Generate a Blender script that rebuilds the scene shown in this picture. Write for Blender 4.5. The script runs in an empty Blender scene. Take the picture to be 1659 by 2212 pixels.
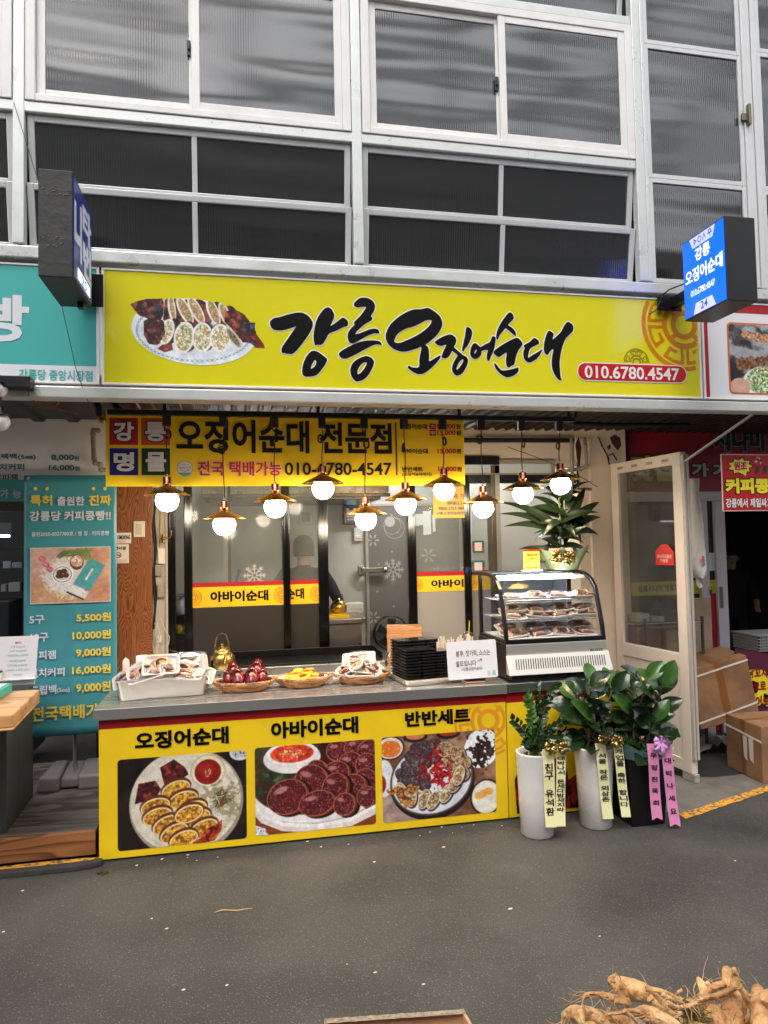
import bpy, bmesh, math, random
import numpy as np
from mathutils import Vector, Matrix, noise as mnoise
random.seed(7)
SC = bpy.context.scene
COL = SC.collection
R = math.radians
# ---------------------------------------------------------------- camera
CAM = (0.7154, -4.0326, 1.70)
YAW, PITCH, ROLL = 0.20268, 0.04437, -0.0203
FPX = 1534.0 / 2212.0
cf = Vector((math.sin(YAW)*math.cos(PITCH), math.cos(YAW)*math.cos(PITCH), math.sin(PITCH)))
cr0 = Vector((math.cos(YAW), -math.sin(YAW), 0)); cu0 = cr0.cross(cf)
cr = cr0*math.cos(ROLL) + cu0*math.sin(ROLL); cu = cu0*math.cos(ROLL) - cr0*math.sin(ROLL)
cd = bpy.data.cameras.new('camera'); co = bpy.data.objects.new('camera', cd); COL.objects.link(co)
cd.sensor_fit = 'VERTICAL'; cd.sensor_height = 36.0; cd.sensor_width = 27.0
cd.lens = 36.0*FPX; cd.clip_start = 0.05; cd.clip_end = 400
co.matrix_world = Matrix(((cr.x, cu.x, -cf.x, CAM[0]), (cr.y, cu.y, -cf.y, CAM[1]), (cr.z, cu.z, -cf.z, CAM[2]), (0, 0, 0, 1)))
SC.camera = co
# ---------------------------------------------------------------- sky, sun, exposure (overcast day in a covered market lane)
SUN_EL, SUN_AZ = R(58), R(200)
w = bpy.data.worlds.new('World'); SC.world = w; w.use_nodes = True
nt = w.node_tree; bg = nt.nodes['Background']
sky = nt.nodes.new('ShaderNodeTexSky'); sky.sky_type = 'NISHITA'; sky.sun_disc = False
sky.sun_elevation = SUN_EL; sky.sun_rotation = SUN_AZ; sky.dust_density = 3.0; sky.air_density = 1.5
hs = nt.nodes.new('ShaderNodeHueSaturation'); hs.inputs['Saturation'].default_value = 0.22
nt.links.new(sky.outputs[0], hs.inputs['Color']); nt.links.new(hs.outputs[0], bg.inputs[0])
bg.inputs[1].default_value = 0.15
sl = bpy.data.lights.new('sun', 'SUN'); sl.energy = 1.0; sl.angle = R(35); sl.color = (1, .96, .9)
so = bpy.data.objects.new('sun', sl); COL.objects.link(so)
sd = Vector((-math.sin(R(20))*math.cos(SUN_EL), -math.cos(R(20))*math.cos(SUN_EL), math.sin(SUN_EL)))
so.rotation_euler = sd.to_track_quat('Z', 'Y').to_euler()
SC.view_settings.view_transform = 'Standard'; SC.view_settings.look = 'None'
SC.view_settings.exposure = 1.55; SC.view_settings.gamma = 1
# ---------------------------------------------------------------- pixel rays -> real points on real planes
def ray(px, py):
    return cf + cr*((px-829.5)/1534.0) - cu*((py-1106)/1534.0)
def P(px, py, Y):
    d = ray(px, py); t = (Y-CAM[1])/d.y; return Vector(CAM) + d*t
def PZ(px, py, Z):
    d = ray(px, py); t = (Z-CAM[2])/d.z; return Vector(CAM) + d*t
def PX(px, py, X):
    d = ray(px, py); t = (X-CAM[0])/d.x; return Vector(CAM) + d*t
def PD(px, py, D):
    return Vector(CAM) + ray(px, py)*D
# ---------------------------------------------------------------- materials
def lin(c):
    c = c/255.0
    return c/12.92 if c <= .04045 else ((c+.055)/1.055)**2.4
def L3(rgb): return (lin(rgb[0]), lin(rgb[1]), lin(rgb[2]), 1)
MATS = {}
def mat(name, rgb, rough=.5, metal=0, spec=.5, var=None, bump=None, emit=None, coat=0, stretch=None, rvar=0):
    if name in MATS: return MATS[name]
    m = bpy.data.materials.new(name); m.use_nodes = True; t = m.node_tree; b = t.nodes['Principled BSDF']
    b.inputs['Base Color'].default_value = L3(rgb); b.inputs['Roughness'].default_value = rough
    b.inputs['Metallic'].default_value = metal; b.inputs['Specular IOR Level'].default_value = spec
    if coat: b.inputs['Coat Weight'].default_value = coat; b.inputs['Coat Roughness'].default_value = .08
    tc = t.nodes.new('ShaderNodeTexCoord'); src = tc.outputs['Object']
    if stretch:
        mp = t.nodes.new('ShaderNodeMapping'); mp.inputs['Scale'].default_value = stretch
        t.links.new(src, mp.inputs[0]); src = mp.outputs[0]
    if var:
        n = t.nodes.new('ShaderNodeTexNoise'); n.inputs['Scale'].default_value = var[0]; n.inputs['Detail'].default_value = 6
        t.links.new(src, n.inputs['Vector'])
        r = t.nodes.new('ShaderNodeMapRange'); r.inputs[1].default_value = .3; r.inputs[2].default_value = .7
        t.links.new(n.outputs[0], r.inputs[0])
        mx = t.nodes.new('ShaderNodeMix'); mx.data_type = 'RGBA'
        c = L3(rgb); k = var[1]
        c2 = L3(var[2]) if len(var) > 2 else (c[0]*(1-k), c[1]*(1-k), c[2]*(1-k), 1)
        mx.inputs[6].default_value = c2; mx.inputs[7].default_value = c
        t.links.new(r.outputs[0], mx.inputs[0]); t.links.new(mx.outputs[2], b.inputs['Base Color'])
    if rvar:
        n3 = t.nodes.new('ShaderNodeTexNoise'); n3.inputs['Scale'].default_value = 9; n3.inputs['Detail'].default_value = 5
        t.links.new(src, n3.inputs['Vector'])
        r3 = t.nodes.new('ShaderNodeMapRange'); r3.inputs[1].default_value = .3; r3.inputs[2].default_value = .7
        r3.inputs[3].default_value = max(0.02, rough-rvar); r3.inputs[4].default_value = rough+rvar
        t.links.new(n3.outputs[0], r3.inputs[0]); t.links.new(r3.outputs[0], b.inputs['Roughness'])
    if bump:
        n2 = t.nodes.new('ShaderNodeTexNoise'); n2.inputs['Scale'].default_value = bump[0]; n2.inputs['Detail'].default_value = 4
        t.links.new(src, n2.inputs['Vector'])
        bp = t.nodes.new('ShaderNodeBump'); bp.inputs['Strength'].default_value = bump[1]; bp.inputs['Distance'].default_value = .01
        t.links.new(n2.outputs[0], bp.inputs['Height']); t.links.new(bp.outputs[0], b.inputs['Normal'])
    if emit:
        b.inputs['Emission Color'].default_value = L3(emit[0]); b.inputs['Emission Strength'].default_value = emit[1]
    MATS[name] = m
    return m
def glass(name, tint=(235, 240, 240), rough=.02, haze=0.0, gloss=1.0, hazecol=(200, 205, 205)):
    if name in MATS: return MATS[name]
    m = bpy.data.materials.new(name); m.use_nodes = True; t = m.node_tree; t.nodes.clear()
    out = t.nodes.new('ShaderNodeOutputMaterial'); tr = t.nodes.new('ShaderNodeBsdfTransparent'); gl = t.nodes.new('ShaderNodeBsdfGlossy')
    tr.inputs[0].default_value = L3(tint); gl.inputs['Roughness'].default_value = rough; gl.inputs['Color'].default_value = (1, 1, 1, 1)
    fr = t.nodes.new('ShaderNodeFresnel'); ge = t.nodes.new('ShaderNodeNewGeometry'); io = t.nodes.new('ShaderNodeMapRange'); io.inputs[3].default_value = 1.5; io.inputs[4].default_value = 1/1.5
    t.links.new(ge.outputs['Backfacing'], io.inputs[0]); t.links.new(io.outputs[0], fr.inputs[0])
    mu = t.nodes.new('ShaderNodeMath'); mu.operation = 'MULTIPLY'; mu.inputs[1].default_value = gloss; mu.use_clamp = True
    t.links.new(fr.outputs[0], mu.inputs[0])
    mx = t.nodes.new('ShaderNodeMixShader'); t.links.new(mu.outputs[0], mx.inputs[0]); t.links.new(tr.outputs[0], mx.inputs[1]); t.links.new(gl.outputs[0], mx.inputs[2])
    last = mx
    if haze:
        df = t.nodes.new('ShaderNodeBsdfDiffuse'); df.inputs[0].default_value = L3(hazecol)
        m2 = t.nodes.new('ShaderNodeMixShader'); t.links.new(mx.outputs[0], m2.inputs[1]); t.links.new(df.outputs[0], m2.inputs[2])
        tc = t.nodes.new('ShaderNodeTexCoord'); n = t.nodes.new('ShaderNodeTexNoise'); n.inputs['Scale'].default_value = 3; n.inputs['Detail'].default_value = 5
        t.links.new(tc.outputs['Object'], n.inputs['Vector'])
        r = t.nodes.new('ShaderNodeMapRange'); r.inputs[1].default_value = .3; r.inputs[2].default_value = .7; r.inputs[3].default_value = haze*.6; r.inputs[4].default_value = haze*1.4
        t.links.new(n.outputs[0], r.inputs[0]); t.links.new(r.outputs[0], m2.inputs[0]); last = m2
    t.links.new(last.outputs[0], out.inputs[0]); MATS[name] = m
    return m
def woodmat(name, dark, light, scale=1.0, axis='Z', rings=9.0, rough=.45, planks=0):
    if name in MATS: return MATS[name]
    m = bpy.data.materials.new(name); m.use_nodes = True; t = m.node_tree; b = t.nodes['Principled BSDF']
    tc = t.nodes.new('ShaderNodeTexCoord'); mp = t.nodes.new('ShaderNodeMapping')
    s = [5*scale, 5*scale, 5*scale]; s['XYZ'.index(axis)] = .9*scale; mp.inputs['Scale'].default_value = s
    t.links.new(tc.outputs['Object'], mp.inputs[0])
    n = t.nodes.new('ShaderNodeTexNoise'); n.inputs['Scale'].default_value = 1.0; n.inputs['Detail'].default_value = 2.5; n.inputs['Roughness'].default_value = .45; n.inputs['Distortion'].default_value = .4
    t.links.new(mp.outputs[0], n.inputs['Vector'])
    mu = t.nodes.new('ShaderNodeMath'); mu.operation = 'MULTIPLY'; mu.inputs[1].default_value = rings; t.links.new(n.outputs[0], mu.inputs[0])
    fr = t.nodes.new('ShaderNodeMath'); fr.operation = 'FRACT'; t.links.new(mu.outputs[0], fr.inputs[0])
    rp = t.nodes.new('ShaderNodeValToRGB'); e = rp.color_ramp.elements
    e[0].position = 0; e[0].color = L3(light); e[1].position = 1; e[1].color = L3(light)
    k = e.new(.55); k.color = L3([(a+c)/2 for a, c in zip(light, dark)]); k = e.new(.85); k.color = L3(dark)
    t.links.new(fr.outputs[0], rp.inputs[0])
    n2 = t.nodes.new('ShaderNodeTexNoise'); n2.inputs['Scale'].default_value = 14; mp2 = t.nodes.new('ShaderNodeMapping')
    s2 = [20, 20, 20]; s2['XYZ'.index(axis)] = .7; mp2.inputs['Scale'].default_value = s2; t.links.new(tc.outputs['Object'], mp2.inputs[0]); t.links.new(mp2.outputs[0], n2.inputs['Vector'])
    mx = t.nodes.new('ShaderNodeMix'); mx.data_type = 'RGBA'; mx.blend_type = 'MULTIPLY'; mx.inputs[0].default_value = .5
    t.links.new(rp.outputs[0], mx.inputs[6]); t.links.new(n2.outputs['Color'], mx.inputs[7])
    hsv = t.nodes.new('ShaderNodeHueSaturation'); hsv.inputs['Value'].default_value = 1.3; hsv.inputs['Saturation'].default_value = .95
    t.links.new(mx.outputs[2], hsv.inputs['Color']); t.links.new(hsv.outputs[0], b.inputs['Base Color'])
    b.inputs['Roughness'].default_value = rough; MATS[name] = m
    return m
def vcolmat(name, rough=.35, spec=.5):
    if name in MATS: return MATS[name]
    m = bpy.data.materials.new(name); m.use_nodes = True; t = m.node_tree; b = t.nodes['Principled BSDF']
    a = t.nodes.new('ShaderNodeAttribute'); a.attribute_name = 'print'
    t.links.new(a.outputs['Color'], b.inputs['Base Color']); b.inputs['Roughness'].default_value = rough; b.inputs['Specular IOR Level'].default_value = spec
    MATS[name] = m; return m
# ---------------------------------------------------------------- mesh builder
class MB:
    def __init__(s): s.v = []; s.f = []; s.m = []; s.s = []
    def add(s, vs, fs, m=0, smooth=False):
        o = len(s.v); s.v += [tuple(v) for v in vs]
        for f in fs: s.f.append([o+i for i in f]); s.m.append(m); s.s.append(smooth)
    def box(s, a, b, m=0, M=None):
        x0, y0, z0 = [min(p, q) for p, q in zip(a, b)]; x1, y1, z1 = [max(p, q) for p, q in zip(a, b)]
        v = [Vector(p) for p in ((x0,y0,z0),(x1,y0,z0),(x1,y1,z0),(x0,y1,z0),(x0,y0,z1),(x1,y0,z1),(x1,y1,z1),(x0,y1,z1))]
        if M: v = [M @ p for p in v]
        s.add(v, [(0,3,2,1),(4,5,6,7),(0,1,5,4),(1,2,6,5),(2,3,7,6),(3,0,4,7)], m)
    def quad(s, a, b, c, d, m=0): s.add([a, b, c, d], [(0,1,2,3)], m)
    def poly(s, pts, m=0): s.add(pts, [tuple(range(len(pts)))], m)
    def prism(s, pts, dv, m=0):
        n = len(pts); dv = Vector(dv); a = [Vector(p) for p in pts]; b = [p+dv for p in a]
        s.add(a+b, [tuple(range(n))[::-1], tuple(range(n, 2*n))] + [(i, (i+1) % n, n+(i+1) % n, n+i) for i in range(n)], m)
    def beam(s, a, b, wx, wy, m=0, up=(0,0,1)):
        a = Vector(a); b = Vector(b); d = (b-a); L = d.length; d.normalize(); u = Vector(up)
        if abs(d.dot(u)) > .95: u = Vector((0, 1, 0))
        x = d.cross(u).normalized(); y = x.cross(d).normalized()
        M = Matrix(((x.x, y.x, d.x, a.x), (x.y, y.y, d.y, a.y), (x.z, y.z, d.z, a.z), (0,0,0,1)))
        s.box((-wx/2, -wy/2, 0), (wx/2, wy/2, L), m, M)
    def tube(s, pts, r, n=8, m=0, cap=True):
        pts = [Vector(p) for p in pts]; k = len(pts); rs = r if isinstance(r, (list, tuple)) else [r]*k
        vs = []; up = Vector((0, 0, 1)); X = None
        for i, p in enumerate(pts):
            d = (pts[min(i+1, k-1)]-pts[max(i-1, 0)])
            d = d.normalized() if d.length > 1e-9 else Vector((0,0,1))
            if X is None:
                q = up if abs(d.z) < .9 else Vector((1, 0, 0)); X = d.cross(q).normalized()
            else:
                X = (X - d*X.dot(d)); X = X.normalized() if X.length > 1e-6 else d.orthogonal().normalized()
            Y = d.cross(X)
            for j in range(n):
                a = 2*math.pi*j/n; vs.append(p + X*(math.cos(a)*rs[i]) + Y*(math.sin(a)*rs[i]))
        fs = [(i*n+j, i*n+(j+1) % n, (i+1)*n+(j+1) % n, (i+1)*n+j) for i in range(k-1) for j in range(n)]
        s.add(vs, fs, m, True)
        if cap:
            s.add(vs[:n], [tuple(range(n))[::-1]], m); s.add(vs[-n:], [tuple(range(n))], m)
    def lathe(s, prof, c=(0,0,0), n=24, m=0, sx=1, sy=1, smooth=True, sq=0):
        vs = []; k = len(prof)
        for r, z in prof:
            for j in range(n):
                a = 2*math.pi*j/n; ca, sa = math.cos(a), math.sin(a)
                if sq:
                    e = max(abs(ca), abs(sa)); q = (1-sq)+sq/e; ca *= q; sa *= q
                vs.append((c[0]+r*ca*sx, c[1]+r*sa*sy, c[2]+z))
        fs = [(i*n+j, i*n+(j+1) % n, (i+1)*n+(j+1) % n, (i+1)*n+j) for i in range(k-1) for j in range(n)]
        s.add(vs, fs, m, smooth)
        if prof[0][0] > 1e-5: s.add(vs[:n], [tuple(range(n))[::-1]], m)
        if prof[-1][0] > 1e-5: s.add(vs[-n:], [tuple(range(n))], m)
    def sph(s, c, r, n=16, k=10, m=0, M=None):
        if not isinstance(r, (tuple, list)): r = (r, r, r)
        vs = []
        for i in range(k+1):
            t = math.pi*i/k
            for j in range(n):
                a = 2*math.pi*j/n; p = Vector((r[0]*math.sin(t)*math.cos(a), r[1]*math.sin(t)*math.sin(a), -r[2]*math.cos(t)))
                if M: p = M @ p
                vs.append((c[0]+p.x, c[1]+p.y, c[2]+p.z))
        s.add(vs, [(i*n+j, i*n+(j+1) % n, (i+1)*n+(j+1) % n, (i+1)*n+j) for i in range(k) for j in range(n)], m, True)
    def disc(s, c, r, n=24, m=0, ax='Y', r2=None, asp=1):
        vs = []
        for j in range(n):
            a = 2*math.pi*j/n; u, v = r*math.cos(a), r*asp*math.sin(a)
            vs.append((c[0]+u, c[1], c[2]+v) if ax == 'Y' else (c[0]+u, c[1]+v, c[2]))
        s.add(vs, [tuple(range(n))], m)
    def ring(s, c, r0, r1, n=32, m=0, a0=0, a1=360, asp=1):
        vs = []
        for j in range(n+1):
            a = R(a0+(a1-a0)*j/n)
            for r in (r0, r1): vs.append((c[0]+r*math.cos(a), c[1], c[2]+r*asp*math.sin(a)))
        s.add(vs, [(2*j, 2*j+1, 2*j+3, 2*j+2) for j in range(n)], m)
    def seg(s, x0, z0, x1, z1, wd, Y, m=0):
        d = Vector((x1-x0, 0, z1-z0)).normalized(); q = Vector((-d.z, 0, d.x))*wd/2
        a = Vector((x0, Y, z0)); b = Vector((x1, Y, z1)); s.quad(a-q, b-q, b+q, a+q, m)
    def xform(s, M, i0=0):
        for i in range(i0, len(s.v)): s.v[i] = tuple(M @ Vector(s.v[i]))
    def build(s, name, mats, parent=None, bevel=0, world=True, sub=0, auto=False):
        me = bpy.data.meshes.new(name); me.from_pydata(s.v, [], s.f)
        if not isinstance(mats, (list, tuple)): mats = [mats]
        for q in mats: me.materials.append(q)
        me.polygons.foreach_set('material_index', s.m); me.polygons.foreach_set('use_smooth', s.s)
        me.update()
        o = bpy.data.objects.new(name, me); COL.objects.link(o)
        if parent:
            o.parent = parent
            if world and parent.parent is None and parent.type == 'EMPTY': o.location = -Vector(parent.location)
        if bevel:
            b = o.modifiers.new('b', 'BEVEL'); b.width = bevel; b.segments = 2; b.limit_method = 'ANGLE'; b.angle_limit = R(40)
            b.harden_normals = False
        if sub:
            q = o.modifiers.new('s', 'SUBSURF'); q.levels = sub; q.render_levels = sub
        return o
def tag(o, label=None, cat=None, group=None, kind=None):
    if label: o['label'] = label
    if cat: o['category'] = cat
    if group: o['group'] = group
    if kind: o['kind'] = kind
    return o
def thing(name, label, cat, loc=(0,0,0), rz=0, group=None):
    o = bpy.data.objects.new(name, None); COL.objects.link(o); o.location = loc; o.rotation_euler = (0, 0, rz)
    o.empty_display_size = .05
    return tag(o, label, cat, group)
def copy_tree(o, parent=None):
    c = o.copy(); COL.objects.link(c)
    if parent: c.parent = parent
    for ch in list(o.children): copy_tree(ch, c)
    return c
# ---------------------------------------------------------------- lettering
_tc = {}
def glyphs(body, bold):
    k = (body, bold)
    if k in _tc: return _tc[k]
    c = bpy.data.curves.new('t', 'FONT'); c.body = body
    if bold <= .024: c.offset = bold; c.fill_mode = 'FRONT'
    else: c.bevel_depth = bold; c.bevel_resolution = 0; c.fill_mode = 'BOTH'
    c.resolution_u = 3
    o = bpy.data.objects.new('t', c); COL.objects.link(o)
    dg = bpy.context.evaluated_depsgraph_get(); me = o.evaluated_get(dg).to_mesh()
    v = [tuple(q.co) for q in me.vertices]; f = [tuple(p.vertices) for p in me.polygons]
    o.evaluated_get(dg).to_mesh_clear(); bpy.data.objects.remove(o); bpy.data.curves.remove(c)
    xs = [q[0] for q in v]; ys = [q[1] for q in v]
    _tc[k] = (v, f, min(xs), min(ys), max(xs), max(ys))
    return _tc[k]
def put_text(mb, body, box, frame, bold=.02, m=0, halo=None, hm=0, lift=.0):
    """box (u0,v0,u1,v1) in the frame (origin, u, v, n)"""
    O, U, V, N = [Vector(q) for q in frame]
    v, f, x0, y0, x1, y1 = glyphs(body, bold)
    su = (box[2]-box[0])/(x1-x0); sv = (box[3]-box[1])/(y1-y0)
    def tr(q, l): return O + U*(box[0]+(q[0]-x0)*su) + V*(box[1]+(q[1]-y0)*sv) + N*(l+max(-.05, min(.05, q[2]))*.004)
    if halo:
        hv, hf = glyphs(body, bold+halo)[:2]
        mb.add([tr(q, lift) for q in hv], hf, hm)
    mb.add([tr(q, lift+.0011) for q in v], f, m)
def wbox(px, Y):
    l, t, r, b = px; cy = (t+b)/2; cx = (l+r)/2
    return (P(l, cy, Y).x, P(cx, b, Y).z, P(r, cy, Y).x, P(cx, t, Y).z)
def ytext(mb, body, px, Y, bold=.02, m=0, halo=None, hm=0, eps=.002):
    put_text(mb, body, wbox(px, Y), ((0, Y-eps, 0), (1,0,0), (0,0,1), (0,-1,0)), bold, m, halo, hm)
def shape_curve(polys, Y, bold=0, depth=.0):
    """filled outlines with holes -> verts, faces (polys of (x,z))"""
    c = bpy.data.curves.new('c', 'CURVE'); c.dimensions = '2D'; c.fill_mode = 'FRONT' if not bold else 'BOTH'
    if bold: c.bevel_depth = bold; c.bevel_resolution = 0
    for pl in polys:
        n = len(pl); pts = []
        for i in range(n):   # Catmull-Rom smoothing, corners kept
            p0, p1, p2, p3 = [np.array(pl[(i+k) % n], float) for k in (-1, 0, 1, 2)]
            for t in (0, .33, .66):
                pts.append(.5*((2*p1)+(-p0+p2)*t+(2*p0-5*p1+4*p2-p3)*t*t+(-p0+3*p1-3*p2+p3)*t**3))
        s = c.splines.new('POLY'); s.points.add(len(pts)-1); s.use_cyclic_u = True
        for i, q in enumerate(pts): s.points[i].co = (q[0], q[1], 0, 1)
    o = bpy.data.objects.new('c', c); COL.objects.link(o)
    dg = bpy.context.evaluated_depsgraph_get(); me = o.evaluated_get(dg).to_mesh()
    v = [(q.co.x, Y-q.co.z*.01, q.co.y) for q in me.vertices]; f = [tuple(p.vertices) for p in me.polygons]
    o.evaluated_get(dg).to_mesh_clear(); bpy.data.objects.remove(o); bpy.data.curves.remove(c)
    return v, f
def rrect(x0, z0, x1, z1, r, Y, n=6):
    pts = []
    for cx, cz, a in ((x1-r, z0+r, -90), (x1-r, z1-r, 0), (x0+r, z1-r, 90), (x0+r, z0+r, 180)):
        for i in range(n+1):
            t = R(a+90*i/n); pts.append((cx+r*math.cos(t), Y, cz+r*math.sin(t)))
    return pts
def emblem(mb, cx, cz, rad, Y, m=0, clip=None, nr=44, na=288):
    """round meander medallion, cells of a polar grid"""
    def on(r, a):
        a = a % 90; a = min(a, 90-a); lx = r*math.sin(R(a)); ly = r*math.cos(R(a))
        if r > .92: return True
        if .20 < r < .32 or .42 < r < .53: return True
        if .32 <= r <= .42 and abs(((math.degrees(0)+a)) - 45) < 8: return True
        if .53 <= r < .87 and .035 < lx < .10: return True
        if .80 < r < .87 and lx > .035 and a < 37: return True
        if .62 < r < .87 and 31 < a < 37: return True
        if .60 < r < .67 and 17 < a < 37: return True
        return False
    for i in range(nr):
        r0, r1 = i/nr, (i+1)/nr; j = 0
        while j < na:
            if on((r0+r1)/2, (j+.5)*360/na):
                k = j+1
                while k < na and k-j < 6 and on((r0+r1)/2, (k+.5)*360/na): k += 1
                q = []
                for r, a in ((r0, j), (r1, j), (r1, k), (r0, k)):
                    t = 2*math.pi*a/na; q.append((cx+rad*r*math.cos(t), Y, cz+rad*r*math.sin(t)))
                if not clip or all(clip[0] <= p[0] <= clip[2] and clip[1] <= p[2] <= clip[3] for p in q): mb.add(q, [(0,1,2,3)], m)
                j = k
            else: j += 1
# ---------------------------------------------------------------- printed pictures (flat prints on boards)
class Pic:
    def __init__(s, w, h, bgc, ppu=2.4, seed=1):
        s.W, s.H = int(w*ppu), int(h*ppu); s.k = ppu; s.rs = np.random.RandomState(seed)
        s.img = np.zeros((s.H, s.W, 3)); s.img[:] = np.array(bgc)/255.; s.A = np.ones((s.H, s.W), bool)
        s.yy, s.xx = np.mgrid[0:s.H, 0:s.W]/ppu
        s.N = {}
    def noise(s, sc, seed=0):
        k = (sc, seed)
        if k not in s.N:
            rs = np.random.RandomState(seed+int(sc*10)); tot = 0; amp = 1; out = np.zeros((s.H, s.W)); q = sc
            for o in range(3):
                gh, gw = int(s.H/s.k/q)+3, int(s.W/s.k/q)+3; g = rs.rand(gh, gw)
                y = s.yy/q; x = s.xx/q; iy = np.clip(y.astype(int), 0, gh-2); ix = np.clip(x.astype(int), 0, gw-2); fy = y-iy; fx = x-ix
                fy = fy*fy*(3-2*fy); fx = fx*fx*(3-2*fx)
                out += amp*((g[iy, ix]*(1-fx)+g[iy, ix+1]*fx)*(1-fy)+(g[iy+1, ix]*(1-fx)+g[iy+1, ix+1]*fx)*fy)
                tot += amp; amp *= .55; q /= 2.1
            s.N[k] = out/tot
        return s.N[k]
    def put(s, mask, col, a=1):
        mk = np.clip(mask, 0, 1)[..., None]*a; c = np.array(col)/255. if np.ndim(col) == 1 else col
        s.img[:] = s.img*(1-mk)+c*mk
    def ell(s, cx, cy, rx, ry, col, ang=0, soft=.6, a=1, wob=0, seed=0):
        t = R(ang); dx, dy = s.xx-cx, s.yy-cy; u = (dx*math.cos(t)+dy*math.sin(t))/rx; v = (-dx*math.sin(t)+dy*math.cos(t))/ry
        d = (1-np.sqrt(u*u+v*v)+(s.noise(4, seed)-.5)*wob)*min(rx, ry)
        mk = np.clip(d/soft+.5, 0, 1); s.put(mk, col, a); return mk
    def poly(s, pts, col, soft=.5, a=1):
        n = len(pts); ins = np.zeros((s.H, s.W), bool)
        for i in range(n):
            x0, y0 = pts[i]; x1, y1 = pts[(i+1) % n]
            if y0 == y1: continue
            c = ((s.yy >= min(y0, y1)) & (s.yy < max(y0, y1)) & (s.xx < (x1-x0)*(s.yy-y0)/(y1-y0)+x0)); ins ^= c
        s.put(ins.astype(float), col, a); return ins.astype(float)
    def tex(s, mask, cols, sc=2.0, seed=0, con=3.5):
        """mottle with several colours inside mask"""
        out = np.zeros_like(s.img); out[:] = np.array(cols[0])/255.
        for i, c in enumerate(cols[1:]):
            n = np.clip((s.noise(sc, seed+i*7+1)-.52)*con*2+.3, 0, 1)[..., None]; out = out*(1-n)+np.array(c)/255.*n
        s.put(mask, out)
    def shade(s, mask, amt, dirx=-.5, diry=-.8, cx=0, cy=0, r=10):
        g = 1+amt*((s.xx-cx)*dirx+(s.yy-cy)*diry)/r; mk = np.clip(mask, 0, 1)[..., None]
        s.img[:] = s.img*(1-mk)+np.clip(s.img*g[..., None], 0, 1)*mk
    def specks(s, mask, n, col, r=.5, seed=3):
        ys, xs = np.where(mask > .6)
        if len(ys) == 0: return
        for i in s.rs.randint(0, len(ys), n):
            cy, cx = ys[i]/s.k, xs[i]/s.k; rr = r*s.rs.uniform(.6, 1.3)
            x0, x1 = int(max(0, (cx-rr*1.6)*s.k)), int((cx+rr*1.6)*s.k)+1; y0, y1 = int(max(0, (cy-rr*1.6)*s.k)), int((cy+rr*1.6)*s.k)+1
            sub = s.img[y0:y1, x0:x1]; d = np.hypot(s.xx[y0:y1, x0:x1]-cx, s.yy[y0:y1, x0:x1]-cy)
            mk = np.clip((rr-d)*2, 0, 1)[..., None]; sub[:] = sub*(1-mk)+np.array(col)/255.*mk
    def grain(s, a=.03): s.img += (s.rs.rand(s.H, s.W, 1)-.5)*a
    def build(s, name, rect, frame, parent, alpha=None, rr=0, rough=.35, world=True):
        u0, v0, u1, v1 = rect; O, U, V = [Vector(q) for q in frame]
        H, W = s.H, s.W; im = s.img; s.img = (im*2+np.roll(im, 1, 0)+np.roll(im, -1, 0)+np.roll(im, 1, 1)+np.roll(im, -1, 1))/6
        s.img = s.img*(1+(s.noise(1.3, 91)-.5)*.16+(s.noise(7, 92)-.5)*.22)[..., None]
        us = np.linspace(u0, u1, W); vs = np.linspace(v1, v0, H)
        U3, V3, O3 = np.array(U), np.array(V), np.array(O)
        pts = (O3[None, None]+us[None, :, None]*U3+vs[:, None, None]*V3).reshape(-1, 3)
        ok = np.ones((H, W), bool) if alpha is None else alpha
        if rr:
            w_, h_ = abs(u1-u0), abs(v1-v0); gx = np.abs(np.linspace(-w_/2, w_/2, W))[None]; gy = np.abs(np.linspace(-h_/2, h_/2, H))[:, None]
            dx = np.maximum(gx-(w_/2-rr), 0); dy = np.maximum(gy-(h_/2-rr), 0); ok = ok & (np.hypot(dx, dy) <= rr*1.02)
        idx = np.arange(H*W).reshape(H, W)
        fm = ok[:-1, :-1] & ok[1:, :-1] & ok[:-1, 1:] & ok[1:, 1:]
        q = np.stack([idx[:-1, :-1], idx[1:, :-1], idx[1:, 1:], idx[:-1, 1:]], -1)[fm]
        me = bpy.data.meshes.new(name); me.vertices.add(H*W); me.vertices.foreach_set('co', pts.ravel())
        me.loops.add(q.size); me.polygons.add(len(q)); me.loops.foreach_set('vertex_index', q.ravel())
        me.polygons.foreach_set('loop_start', np.arange(len(q))*4); me.polygons.foreach_set('loop_total', np.full(len(q), 4)); me.update(calc_edges=True)
        c = np.clip(s.img, 0, 1).reshape(-1, 3); c = np.where(c <= .04045, c/12.92, ((c+.055)/1.055)**2.4)
        at = me.color_attributes.new('print', 'FLOAT_COLOR', 'POINT'); at.data.foreach_set('color', np.concatenate([c, np.ones((len(c), 1))], 1).ravel())
        me.materials.append(vcolmat('printed_photo', rough)); o = bpy.data.objects.new(name, me); COL.objects.link(o)
        if parent:
            o.parent = parent
            if world and parent.type == 'EMPTY' and parent.parent is None: o.location = -Vector(parent.location)
        return o
YF = ((0,0,0), (1,0,0), (0,0,1))
def yframe(Y): return ((0, Y, 0), (1,0,0), (0,0,1))
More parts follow.
